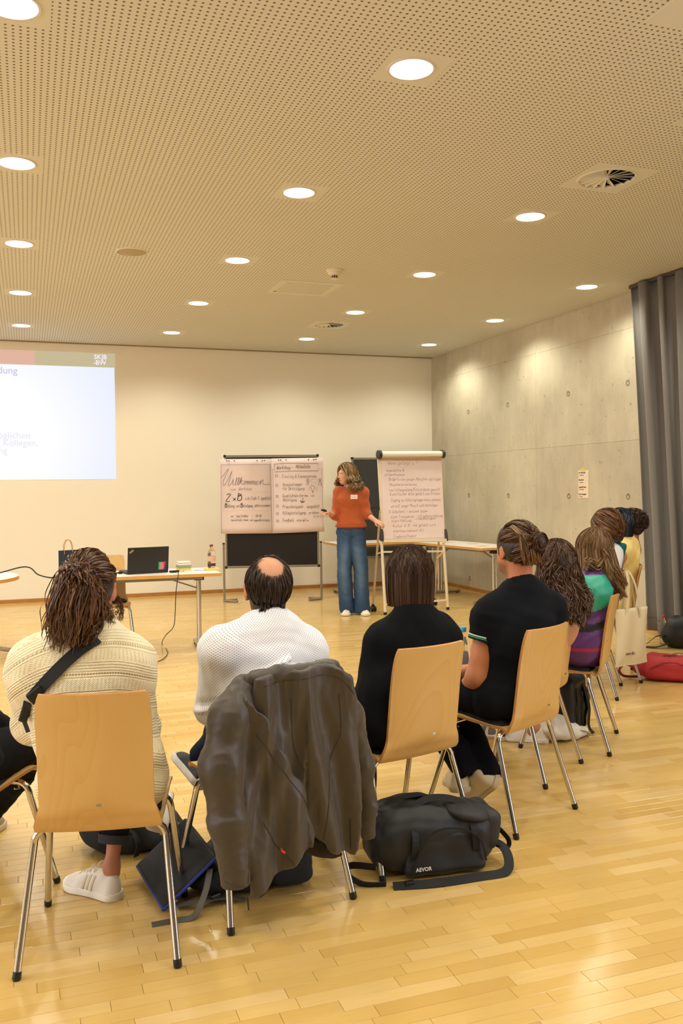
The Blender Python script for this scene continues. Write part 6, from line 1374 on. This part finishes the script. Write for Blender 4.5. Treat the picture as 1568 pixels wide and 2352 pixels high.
# ---------------------------------------------------------------- C: straight brown bob, black jumper
BLK = (24, 24, 27)
tC, p = person('C', 'person with a chin-length straight brown bob in a black turtleneck jumper',
    head=Jd('C', 941, 1318, -.02), neck=Jd('C', 950, 1425, -.07), shL=Jd('C', 885, 1478, -.10), shR=Jd('C', 1012, 1465, .0), elL=Jd('C', 846, 1640, -.08), elR=(.20, .06, .66), tw=-20,
    chest=Jd('C', 948, 1550, -.08), belly=(-.03, -.08, .62), pelvis=(-.03, -.06, .51), wrL=(-.10, .20, .56), wrR=(.06, .22, .56))
M = hframe(-36, 0, 0); hc = p['head']
body(tC, p, M, .98, hands=[(p['wrL'], (.6, .7, -.1), (0, 0, 1), -1), (p['wrR'], (-.6, .7, -.1), (0, 0, 1), 1)], h=.009)
def jumper(t, p, rgb, name='jumper', g=.026, cw_=(.150, .105, .17), neckh=.06, cutz=.46, seed=3, h=.009, collar_=True, mt=None, amp=.006, paint=None, arm=True, shr=.050, fore=True, k=.06, pel=True):
    P = torso(p, g, cw_=cw_, shr=shr, k=k) + (arms(p, g - .002, k=k * .8, fore=fore) if arm else []) + ([ell(p['pelvis'], (.18, .14, .09), None, .05)] if pel else [])
    if collar_: P.append(cone(p['neck'] + V3((0, 0, -.03)), p['neck'] + V3((0, .006, neckh)), .072, .060, .02))
    P.append(sub(cap(p['neck'] + V3((0, .01, neckh * .6)), p['neck'] + V3((0, .03, .25)), .050), .01)); P += [BACKCUT, half((0, 0, -1), (0, 0, cutz))]
    return sdf_obj(name, P, mt or MCLOTH, t, h, fold(seed, amp, 18), paint or flatcol(rgb, .04, 30))
jumper(tC, p, (12, 13, 17))
trousers(tC, p, (14, 15, 20), seed=3)
for s_, sx in (('L', -1), ('R', 1)): shoe(tC, (sx * .12, .33, 0), (sx * .14, .58, 0), name='boot', colr=(30, 28, 28), sole=(20, 20, 20), laces=False)
hairbase(tC, cranium(hc, M, .98, .002) + [ell(hc + M @ V3((0, -.028, -.045)), (.084, .070, .085), M, .03), sub(ell(hc + M @ V3((0, .075, -.06)), (.06, .07, .10), M, .02), .02), half((0, 0, -1), hc + V3((0, 0, -.108)))], (56, 38, 29), .008)
hair_hang(tC, hc, M, 5200, (64, 44, 33), (150, 112, 84), lambda az: -.118 - .006 * np.cos(az), 3, crown=(.01, -.22, .97), rad3=(.089, .100, .099), azr=(42, 318), s=.98, thick=.0012, inward=.012, end_var=.008, layer=.010, steps=18, amt=.3, spread=.006)

# ---------------------------------------------------------------- D: man in a black polo, hair in a bun
tD, p = person('D', 'man in a black polo shirt with green and white trim, hair tied in a bun',
    head=Jd('D', 1185, 1262, -.03), neck=Jd('D', 1200, 1354, -.06), shL=Jd('D', 1124, 1415, -.10), shR=Jd('D', 1260, 1402, -.0), elL=Jd('D', 1096, 1556, -.10), elR=(.24, .06, .66), tw=-32,
    chest=Jd('D', 1198, 1480, -.09), belly=Jd('D', 1178, 1590, -.07), pelvis=(.0, -.05, .51), wrL=Jd('D', 1062, 1590, .06), wrR=(.08, .22, .58), kneeL=(-.13, .36, .50), kneeR=(.10, .36, .50),
    ankleL=Jd('D', 1062, 1752, .0), ankleR=Jd('D', 1108, 1756, .02))
M = hframe(-16, 3, 0); hc = p['head']
def hairD(q, C):
    m = np.clip((.06 - np.abs(q[:, 1] - .03)) / .03, 0, 1) * np.clip((-.045 - q[:, 2]) / .02, 0, 1) * (q[:, 2] > -.12); C[:] = C * (1 - .65 * m[:, None]) + V3(s2l((60, 42, 32))) * .65 * m[:, None]
    d = (q - V3((0, -.014, .022))) / V3((.073, .092, .086)); m2 = (np.linalg.norm(d, axis=1) > .93) * (q[:, 1] < .045) * (q[:, 2] > -.06 + .3 * (q[:, 1] + .08)) * (np.abs(q[:, 0]) < .0768); C[m2 > 0] = s2l((58, 40, 28))
body(tD, p, M, 1.05, tone=s2l((200, 128, 88)), hair=hairD, h=.0075, hands=[(p['wrL'], (.4, .8, .1), (0, 0, 1), -1), (p['wrR'], (-.6, .6, 0), (0, 0, 1), 1)], armr=(.054, .048, .034))
mid = p['shL'] * .60 + p['elL'] * .40; midR = p['shR'] * .5 + p['elR'] * .5
polo = torso(p, .024, cw_=(.138, .11, .17), bw=(.135, .115, .14), shr=.055, k=.05) + [cone(p['shL'], mid, .076, .070, .03), cone(p['shR'], midR, .078, .070, .05), ell(p['pelvis'], (.18, .14, .09), None, .05), sub(cap(p['neck'] + V3((0, .02, .02)), p['neck'] + V3((0, .05, .2)), .052), .015), BACKCUT, half((0, 0, -1), (0, 0, .45))]
POLO = (16, 18, 23); sdf_obj('polo_shirt', polo, MCLOTH, tD, .008, fold(5, .005, 18), flatcol(POLO, .04))
MPO = mat('polo_rib', (14, 15, 18), .9); MGRE = mat('trim_green', (48, 150, 118), .8); MWT = mat('trim_white', (226, 222, 208), .8)
collar(tD, p['neck'], MPO, .064, .050, thick=.005, z0=.0, gap=35)
nb = p['neck']
for rr, zz_, mt_, nm in ((1.24, .004, MGRE, 'collar_green_stripe'), (1.195, .014, MWT, 'collar_white_stripe')):
    MB().tube([(nb[0] + .064 * rr * math.cos(a), nb[1] + .012 + .064 * rr * .92 * math.sin(a) , nb[2] + zz_ - .012 * max(0, math.sin(a)) - .0056 * math.sin(a)) for a in np.linspace(R(125), R(415), 30)], .0028, 6).build(nm, mt_, tD)
u_ = (mid - p['shL']); u_ /= np.linalg.norm(u_)
for off_, mt_, nm, r_ in ((-.004, MPO, 'sleeve_rib', .0735), (-.012, MGRE, 'sleeve_green_stripe', .0738), (-.020, MWT, 'sleeve_white_stripe', .0742)):
    a, b = mid + u_ * (off_ - .002), mid + u_ * (off_ + .003); bb = MB().tube([a, b], r_, 32, False); bb.build(nm, mt_, tD)
DBR, DBH = (66, 46, 31), (176, 128, 82)
hairbase(tD, cranium(hc, M, 1.05, .002), (40, 28, 20), .008)
tie = V3((.16, -.90, .30)); T0 = hc + M @ (tie / np.linalg.norm(tie) * V3((.09, .114, .110)) + V3((0, -.012, .012)))
hair_pull(tD, hc, M, 3000, DBR, DBH, tie, 15, azr=(0, 360), elr=(-32, 80), bump_=.010, thick=.0014, s=1.05, amt=.5)
bun = [T0 + M @ V3((.030 * math.cos(a) * (1 - a / 60), -.010 - .012 * math.sin(a * .5), .030 * math.sin(a) * (1 - a / 60))) for a in np.linspace(0, 19, 40)]
hairbase(tD, [ell(T0 + M @ V3((0, -.012, 0)), (.034, .026, .034), M, .01)], (44, 28, 20), .006, 'bun_core'); bundle(tD, bun, [.013, .015, .015, .012], 420, (62, 38, 26), (130, 84, 52), 16, (.003, 6), .0012, 'bun', .35, steps=60, lenvar=.05, stray=.05)
for sx, sd in ((-.03, 3), (.0, 4), (.03, 5)):
    bundle(tD, [hc + M @ V3((sx - .03, -.04, .105)), hc + M @ V3((sx - .025, -.095, .07)), hc + M @ V3((sx - .02, -.118, .0)), hc + M @ V3((sx, -.112, -.045)), T0 + V3((-.01, 0, -.02))], [.010, .014, .015, .011, .006], 160, (92, 62, 40), (196, 146, 92), sd, (.003, 1), .0013, 'swept_lock', .55, lenvar=.1)
trousers(tD, p, (12, 13, 19), hem=-.16, seed=9, ra=.062)
hl = Jd('D', 1058, 1822, -.06); shoe(tD, hl, hl + V3((.16, .15, -.03)), name='sneaker', colr=(196, 180, 146), sole=(178, 158, 122), w=1.3, hgt=.10)
hl = Jd('D', 1148, 1790, -.05); shoe(tD, hl, hl + V3((.04, .17, -.13)), (-.62, .1, .6), name='sneaker', colr=(206, 192, 160), sole=(186, 166, 130), w=1.25, hgt=.10)
# water bottle with blue cap in his lap
bottle('water_bottle', 'clear water bottle with blue cap between the black jumper and the polo man', tD.matrix_basis @ Vector(Jd('D', 1064, 1572, .12)) , .26, .034, (70, 160, 200), None, None, None)

# ---------------------------------------------------------------- E: long wavy brown hair
tE, p = person('E', 'person with long wavy dark brown hair, wearing light clothes, white and orange sneaker',
    head=Jd('E', 1276, 1292, -.02), neck=Jd('E', 1290, 1365, -.04), tw=-32, sw=.125, elR=(.14, .08, .68), ankleL=(-.16, .30, .10), ankleR=Jd('E', 1228, 1668, .36))
M = hframe(-44, 4, 0); hc = p['head']
body(tE, p, M, .97, h=.01, armr=(.042, .036, .026), hands=[(p['wrL'], (.6, .7, -.1), (0, 0, 1), -1)])
jumper(tE, p, (150, 126, 100), 'top', .014, (.115, .09, .15), .02, .46, 13, .01)
trousers(tE, p, (60, 62, 70), hem=.35, seed=11, h=.012)
e1, e2 = atz(1258, 1706), atz(1163, 1697); inv = tE.matrix_basis.inverted(); q1, q2 = V3(inv @ e1), V3(inv @ e2); q2 = q1 + (q2 - q1) / np.linalg.norm(q2 - q1) * .26
so = shoe(tE, q1, q2, name='sneaker', colr=(232, 222, 204), sole=(236, 226, 206), w=1.12)
f_ = (q2 - q1) / np.linalg.norm(q2 - q1); r_ = V3(np.cross(f_, (0, 0, 1))); 
for P_, wd, cl, nm in (([q1 + f_ * .20 - r_ * -.044 + V3((0, 0, .045)), q1 + f_ * .15 + r_ * .043 + V3((0, 0, .036)), q1 + f_ * .09 + r_ * .041 + V3((0, 0, .042)), q1 + f_ * .03 + r_ * .037 + V3((0, 0, .070))], .008, (232, 160, 60), 'orange_swoosh'),
                       ([q1 + f_ * -.002 + V3((0, 0, .05)) - r_ * .0, q1 + f_ * .004 + V3((0, 0, .07)) + r_ * .018, q1 + f_ * .03 + r_ * .032 + V3((0, 0, .082))], .014, (120, 200, 170), 'green_heel_panel')):
    MB().strap(smooth_path([Vector(x) for x in P_], 5), wd, .003, Vector(r_)).build(nm, mat(nm, cl, .6), so, False)
EB, EH = (58, 40, 29), (160, 112, 74)
hairbase(tE, cranium(hc, M, .97, .006) + [cap(hc + M @ V3((0, -.05, 0)), Jd('E', 1300, 1370, -.10),   .070, .055, .04), cap(Jd('E', 1300, 1370, -.10), Jd('E', 1322, 1415, -.20), .06, .03, .04)], (56, 40, 29), .010)
hair_hang(tE, hc, M, 2400, EB, EH, lambda az: -.20 + .03 * np.cos(az), 23, crown=(0, -.15, .98), rad3=(.092, .104, .104), azr=(45, 315), wave=(.007, 5), spread=.03, thick=.0016, end_var=.06, drift=(.02, -.04, 0), s=.97, )
for j, (x1, y1, x2, y2, x3, y3) in enumerate(((1255, 1330, 1275, 1380, 1285, 1405), (1290, 1320, 1310, 1380, 1318, 1425), (1300, 1320, 1330, 1380, 1338, 1440), (1310, 1330, 1345, 1370, 1352, 1400), (1270, 1320, 1295, 1370, 1300, 1405))):
    bundle(tE, [hc + M @ V3((.02 * (j - 2), -.09, .03)), Jd('E', x1, y1, -.12), Jd('E', x2, y2, -.17), Jd('E', x3, y3, -.26)], [.03, .036, .030, .012], 330, EB, EH, 30 + j, (.010, 2.4), .0015, 'long_lock', .45, lenvar=.3)

# ---------------------------------------------------------------- F: purple and green jacket
tF, p = person('F', 'person with long straight light brown hair in a purple and green shell jacket',
    head=Jd('F', 1362, 1260, -.0), neck=Jd('F', 1380, 1328, -.02), tw=-22, sw=.16)
M = hframe(-50, 5, 0); hc = p['head']
body(tF, p, M, .97, h=.01, lips=.6, hands=[(p['wrL'], (.6, .7, -.1), (0, 0, 1), -1), (p['wrR'], (-.6, .7, -.1), (0, 0, 1), 1)])
def paintF(V):
    C = np.tile(V3(s2l((88, 46, 104))), (len(V), 1)); W = np.array([[v[0], v[1], v[2]] for v in V]); x, y, z = V[:, 0], V[:, 1], V[:, 2]
    teal = (z > .74 + (x + .16) * .75) & (x < -.045 - (.95 - z) * .22) & (z < .945 - .0 * x); C[teal] = s2l((46, 160, 132))
    blk = (np.abs(z - (.70 + (x + .1) * .55)) < .018) & (x < .03); C[blk] = s2l((28, 24, 34)); red = (z < .555) & (z > .54) & (x < -.12); C[red] = s2l((176, 34, 52)); C[z > .985] = s2l((36, 28, 46)); return C
jumper(tF, p, (0, 0, 0), 'shell_jacket', .034, (.155, .11, .17), .05, .45, 17, .0085, True, colmat('shell', .42, (40, .3, .004)), .009, paintF)
cl = collar(tF, p['neck'] + V3((0, 0, .0)), mat('jacket_black_lining', (30, 24, 36), .6), .082, .055, 'hood_collar', tilt=-.2, thick=.006, gap=30)
trousers(tF, p, (18, 18, 20), seed=12, h=.012)
for sx in (-1, 1): shoe(tF, (sx * .12, .34, 0), (sx * .13, .58, 0), name='shoe', colr=(60, 56, 54), sole=(226, 220, 210), laces=False)
FB, FH = (104, 76, 48), (190, 150, 100)
hairbase(tF, cranium(hc, M, .97, .005) + [cap(hc + M @ V3((0, -.045, 0)), Jd('F', 1380, 1310, -.06), .070, .058, .04), cap(Jd('F', 1392, 1315, -.08), Jd('F', 1420, 1350, -.12), .05, .022, .04)], (100, 74, 48), .010)
hair_hang(tF, hc, M, 3000, FB, FH, lambda az: -.20 + .04 * np.cos(az), 43, crown=(0, -.15, .98), rad3=(.092, .104, .103), azr=(48, 312), wave=(.002, 2), spread=.035, thick=.0015, end_var=.03, drift=(.02, -.03, 0), s=.97, amt=.5)
for j, (x2, y2, x3, y3) in enumerate(((1410, 1330, 1438, 1372), (1402, 1325, 1420, 1350), (1420, 1320, 1440, 1345), (1350, 1290, 1342, 1310))):
    bundle(tF, [hc + M @ V3((.02 * (j - 1), -.09, .02)), Jd('F', (1385 + x2) / 2, 1290 + 3 * j, -.12), Jd('F', x2, y2, -.14), Jd('F', x3, y3, -.16)], [.028, .03, .022, .006], 260, FB, FH, 50 + j, (.004, 1.5), .0014, 'long_lock', .55, lenvar=.3)

# ---------------------------------------------------------------- G, H, I: the far end of the row
tG, p = person('G', 'person in a teal cardigan over white, brown hair pinned up, sitting behind the tote bag',
    head=Jd('G', 1385, 1212, -.0), neck=Jd('G', 1400, 1264, -.0), tw=-20)
M = hframe(-38, 6, 0); hc = p['head']
body(tG, p, M, 1., h=.012, hands=[(p['wrR'], (-.6, .7, -.1), (0, 0, 1), 1)])
def paintG(V):
    C = np.tile(V3(s2l((22, 98, 92))), (len(V), 1)); C[(V[:, 0] < .03) ] = s2l((222, 222, 228)); return C
jumper(tG, p, (0, 0, 0), 'cardigan', .026, neckh=.02, seed=21, h=.011, paint=paintG); trousers(tG, p, (40, 42, 52), seed=22, h=.013)
GB, GH = (86, 56, 36), (178, 124, 76)
hairbase(tG, cranium(hc, M, 1., .012) + [ell(hc + M @ V3((.03, -.10, -.05)), (.05, .04, .045), M, .03)], (54, 34, 24), .010)
hair_pull(tG, hc, M, 1700, GB, GH, (.3, -.85, -.45), 61, rad3=(.094, .110, .108), elr=(-25, 80), bump_=.02, thick=.002, amt=.5)
short_hair(tG, hc, M, 500, (110, 54, 34), (170, 96, 60), 62, lambda d, g: (d[:, 1] < -.6) & (d[:, 2] < -.1), .05, 1.15, flow=lambda q: V3((.5, 0, .3)) + 0 * q, curl=.012, thick=.002, name='curly_bun')
tH, p = person('H', 'person in a pale yellow top with glossy black hair, mostly hidden at the row end',
    head=Jd('H', 1420, 1204, .0), neck=Jd('H', 1432, 1250, -.0), tw=-20)
M = hframe(-45, 8, 0); hc = p['head']; body(tH, p, M, 1., h=.012, hands=[(p['wrR'], (-.6, .7, -.1), (0, 0, 1), 1)])
jumper(tH, p, (236, 206, 130), 'top', .03, (.165, .12, .18), .02, .46, 31, .011); trousers(tH, p, (60, 50, 44), seed=32, h=.013)
hairbase(tH, cranium(hc, M, 1., .008), (18, 18, 24), .010)
hair_hang(tH, hc, M, 1300, (20, 20, 26), (84, 90, 112), -.10, 63, azr=(50, 310), thick=.002, steps=12, amt=.4, end_var=.02, inward=.02)
tI, p = person('I', 'person with short dark curly hair in a black collared top, last in the row',
    head=Jd('I', 1448, 1207, -.0), neck=Jd('I', 1452, 1252, -.0), tw=-20)
M = hframe(-45, 6, 0); hc = p['head']; body(tI, p, M, 1., h=.012, tone=s2l((196, 134, 98)))
jumper(tI, p, (38, 36, 38), 'polo_top', .024, neckh=.03, seed=41, h=.011, amp=.004); trousers(tI, p, (44, 44, 52), seed=42, h=.013); collar(tI, p['neck'], mat('collar_dark', (40, 38, 40), .8), .066, .045)
hairbase(tI, cranium(hc, M, 1., .016), (36, 26, 22), .010)
short_hair(tI, hc, M, 1700, (44, 31, 26), (120, 84, 66), 64, lambda d, g: (d[:, 2] > -.45) & ~((d[:, 1] > .45) & (d[:, 2] < .45)), .05, 1.12, flow=lambda q: V3((.2, -.3, .2)) + 0 * q, curl=.013, thick=.0021, steps=9, name='curls', amt=.5)

# ---------------------------------------------------------------- L: at the left edge, only a thigh and a shoe show
tL = thing('person', 'person cut off by the left edge, only a black trouser leg showing', 'person', (CHAIRS['L'][0], CHAIRS['L'][1], 0), CHAIRS['L'][2], 'seated audience')
p = {}
for q in ('hip', 'knee', 'ankle', 'sh', 'el', 'wr'): v = V3(SIT[q]); p[q + 'R'] = v; p[q + 'L'] = mir(v)
for q in ('neck', 'head', 'chest', 'belly', 'pelvis'): p[q] = V3(SIT[q])
for q in ('shL', 'shR', 'neck', 'head', 'chest', 'elL', 'elR'): p[q] = p[q] + V3((-.20, .06, 0))
p['belly'] = p['belly'] + V3((-.05, .02, 0)); p['wrR'] = p['wrR'] + V3((-.1, 0, 0)); p['ankleL'] = V3((-.42, .42, .1)); p['ankleR'] = V3((-.27, .50, .1))
M = hframe(-10)
body(tL, p, M, 1., h=.013, hands=[(p['wrR'], (-.6, .7, -.1), (0, 0, 1), 1)])
jumper(tL, p, (30, 30, 34), 'top', seed=51, h=.013); trousers(tL, p, (20, 20, 22), g=.012, seed=52, h=.012)
hairbase(tL, cranium(p['head'], M, 1., .01), (60, 44, 34), .012)
for s_ in 'LR': shoe(tL, p['ankle' + s_] * [1, 1, 0] + V3((0, -.04, 0)), p['ankle' + s_] * [1, 1, 0] + V3((-.06, .20, 0)), name='shoe', colr=(150, 128, 96), sole=(196, 178, 146), laces=False)

# ---------------------------------------------------------------- the presenter
tP = thing('person', 'standing presenter in a rust jumper and wide blue jeans, holding a clicker', 'person', (3.50, 9.46, 0), 156)
iv = tP.matrix_basis.inverted()
def JP(px, py, yl=0.):
    n = tP.matrix_basis.to_3x3() @ Vector((0, 1, 0)); o = tP.location + n * yl; d = ray(px, py); C = Vector((0, 0, CH)); return V3(iv @ (C + d * ((o - C).dot(n) / d.dot(n))))
hc = JP(795, 1090, .02); nk = JP(802, 1122, -.02); M = hframe(-56, -4, 0)
pp = dict(head=hc, neck=nk, shR=JP(778, 1131, .0), shL=JP(834, 1131, -.02), elR=JP(770, 1184, .02), wrR=JP(752, 1178, .20), elL=JP(842, 1181, .0), wrL=JP(862, 1196, .10), chest=JP(806, 1150, -.005), belly=JP(806, 1190, 0), pelvis=JP(806, 1222, -.01))
sR, sL = JP(793, 1245, 0), JP(820, 1245, 0)
kR, kL = JP(790, 1310, .03), JP(828, 1310, .02); aR, aL = JP(797, 1386, 0), JP(832, 1386, .0)
P = head_prims(hc, M, .98) + [cap(hc + M @ V3((0, -.02, -.06)), nk + V3((0, 0, -.03)), .047, .050, .03)]
P += [cap(pp['shR'], pp['shL'], .045, None, .05), ell(pp['chest'], (.13, .085, .15), None, .05), ell(pp['belly'], (.11, .08, .14), None, .05), ell(pp['pelvis'], (.14, .10, .12), None, .05)]
for s_ in 'LR': P += [cap(pp['sh' + s_], pp['el' + s_], .040, .034, .03), cap(pp['el' + s_], pp['wr' + s_], .036, .024, .02)]
for h1, k1, a1 in ((sR, kR, aR), (sL, kL, aL)): P += [cap(h1, k1, .06, .045, .03), cap(k1, a1, .045, .03, .02), cap(a1, a1 + V3((0, .02, -.04)), .026, .022, .02)]
hd_ = pp['wrR']; dR = JP(743, 1177, .28) - hd_; P += hand_prims(hd_, dR, (-.2, .3, 1), -1, .85, 1.0)
dL = JP(871, 1201, .13) - pp['wrL']; P += hand_prims(pp['wrL'], dL, (-.3, .7, .6), 1, .85, .5)
sdf_obj('body', P, MSKIN, tP, .0058, None, skin_paint(hc, M, .98, s2l((216, 160, 128)), None))
RUST = (176, 84, 38)
fl2 = lambda s_, f: pp['sh' + s_] * (1 - f) + pp['el' + s_] * f
jp = [cap(pp['shR'], pp['shL'], .062, None, .05), ell(pp['chest'], (.155, .115, .165), None, .05), ell(JP(800, 1146, .07), (.11, .05, .07), None, .05), ell(pp['belly'], (.145, .105, .15), None, .05), ell(JP(806, 1205, 0), (.170, .115, .07), None, .04), cap(nk + V3((0, 0, -.035)), nk + V3((0, 0, -.015)), .062, .056, .04),
      cap(pp['shR'], pp['elR'], .060, .050, .04), cone(pp['elR'], pp['elR'] * .55 + pp['wrR'] * .45, .050, .043, .03), cap(pp['shL'], pp['elL'], .060, .050, .04), cone(pp['elL'], pp['elL'] * .62 + pp['wrL'] * .38, .050, .042, .03),
      sub(cap(nk + V3((0, .01, .005)), nk + V3((0, .03, .2)), .050), .012), half((0, 0, -1), JP(806, 1213, 0))]
sdf_obj('jumper', jp, colmat('rust_knit', .92, (500, .3, .001), sheen=.2), tP, .0065, lambda V, N: .005 * wob(V, 18, 4, 5, (1, 1, 1.6)) + .002 * wob(V, 50, 6), flatcol(RUST, .05, 30))
hem_c = JP(806, 1208, 0); MB().tube([hem_c + V3((.168 * math.cos(a), .115 * math.sin(a), .0)) for a in np.linspace(0, 6.28, 40)], .014, 8, False).build('hem_band', mat('rust_rib', (174, 82, 38), .95, bump=(200, .4, .002)), tP)
je = [ell(JP(806, 1222, -.01), (.170, .118, .13), None, .04)]
for h1, k1, a1, sx in ((sR, kR, aR, 1), (sL, kL, aL, -1)): je += [cap(h1 + V3((0, 0, .03)), k1, .100, .082, .012), cone(k1, a1 + V3((0, 0, -.098)), .083, .080 if sx > 0 else .092, .006)]
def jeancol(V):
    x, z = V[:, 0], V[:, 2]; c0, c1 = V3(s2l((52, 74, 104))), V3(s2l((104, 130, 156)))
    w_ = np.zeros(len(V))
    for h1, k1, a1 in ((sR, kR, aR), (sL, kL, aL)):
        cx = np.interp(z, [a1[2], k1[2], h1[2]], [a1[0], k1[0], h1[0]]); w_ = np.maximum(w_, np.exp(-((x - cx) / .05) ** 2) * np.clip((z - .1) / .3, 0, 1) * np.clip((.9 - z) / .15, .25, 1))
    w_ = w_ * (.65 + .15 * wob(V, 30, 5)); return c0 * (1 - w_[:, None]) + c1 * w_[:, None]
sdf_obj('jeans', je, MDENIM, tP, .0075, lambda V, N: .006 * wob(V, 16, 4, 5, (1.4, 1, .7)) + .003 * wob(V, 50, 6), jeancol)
wz = JP(806, 1217, .0)[2]
for (x0, x1) in ((-.125, -.07), (.07, .125)):
    MB().tube(smooth_path([(x0 * 1., .108, wz - .01), ((x0 + x1) / 2, .125, wz - .055), (x1, .122, wz - .02)] if x0 > 0 else [(x0, .118, wz - .02), ((x0 + x1) / 2, .125, wz - .055), (x1, .122, wz - .01)], 5), .0022, 5).build('pocket_seam', mat('seam_blue', (38, 54, 80), .9), tP)
MB().tube([(-.004 + JP(806, 1225)[0], .128, wz - .0), (-.004 + JP(806, 1225)[0], .128, wz - .12)], .002, 5).build('fly_seam', mat('seam_blue', (0, 0, 0)), tP)
for px, cx in ((800, 1), (838, -1)):
    h_ = JP(px, 1400, -.08); tq = JP(px - 3 * cx, 1412, .14); shoe(tP, (h_[0], -.08, 0), (h_[0] + .02 * cx, .17, 0), name='sneaker', colr=(234, 222, 200), sole=(238, 228, 208), w=1.05, hgt=.062)
# curly shoulder-length hair
hairbase(tP, cranium(hc, M, .98, .006) + [cap(hc + M @ V3((.0, -.05, .0)), hc + M @ V3((.0, -.075, -.10)), .078, .062, .03), sub(ell(hc + M @ V3((0, .09, -.05)), (.07, .06, .12), M, .02), .02)], (74, 52, 34), .008)
hair_hang(tP, hc, M, 1500, (98, 72, 46), (206, 172, 118), lambda az: -.15 + .03 * np.cos(az), 71, crown=(0, .05, 1.), rad3=(.094, .108, .104), azr=(58, 302), wave=(.017, 11), spread=.05, thick=.0028, end_var=.045, s=.98, amt=.75, layer=.024, steps=24)
ntg = MB().box(tuple(JP(814.5, 1141, 0) * [1, 0, 1] + V3((0, .128, 0))), (.078, .003, .048), Matrix.Rotation(R(-6), 3, 'X')).build('name_tag', mat('tag_white', (240, 232, 222), .6), tP, False)
MB().box(tuple(JP(814.5, 1141, 0) * [1, 0, 1] + V3((0, .1298, -.002))), (.070, .001, .004), Matrix.Rotation(R(-6), 3, 'X')).build('name_line', mat('tag_pink', (214, 150, 140), .7), tP, False)
ckp = tP.matrix_basis @ Vector(JP(744, 1172, .28)); ck = thing('clicker', 'small black presentation clicker in the presenter\'s hand', 'remote control', tuple(ckp))
MB().tube([(-.035, -.01, .004), (.0, 0, 0), (.03, .01, -.01)], [.010, .013, .011], 12).build('housing', MBLK, ck); MB().lathe([(0, 0), (.004, 0), (.004, .003), (0, .003)], 10, (0, 0, .012)).build('button', MCHR, ck)
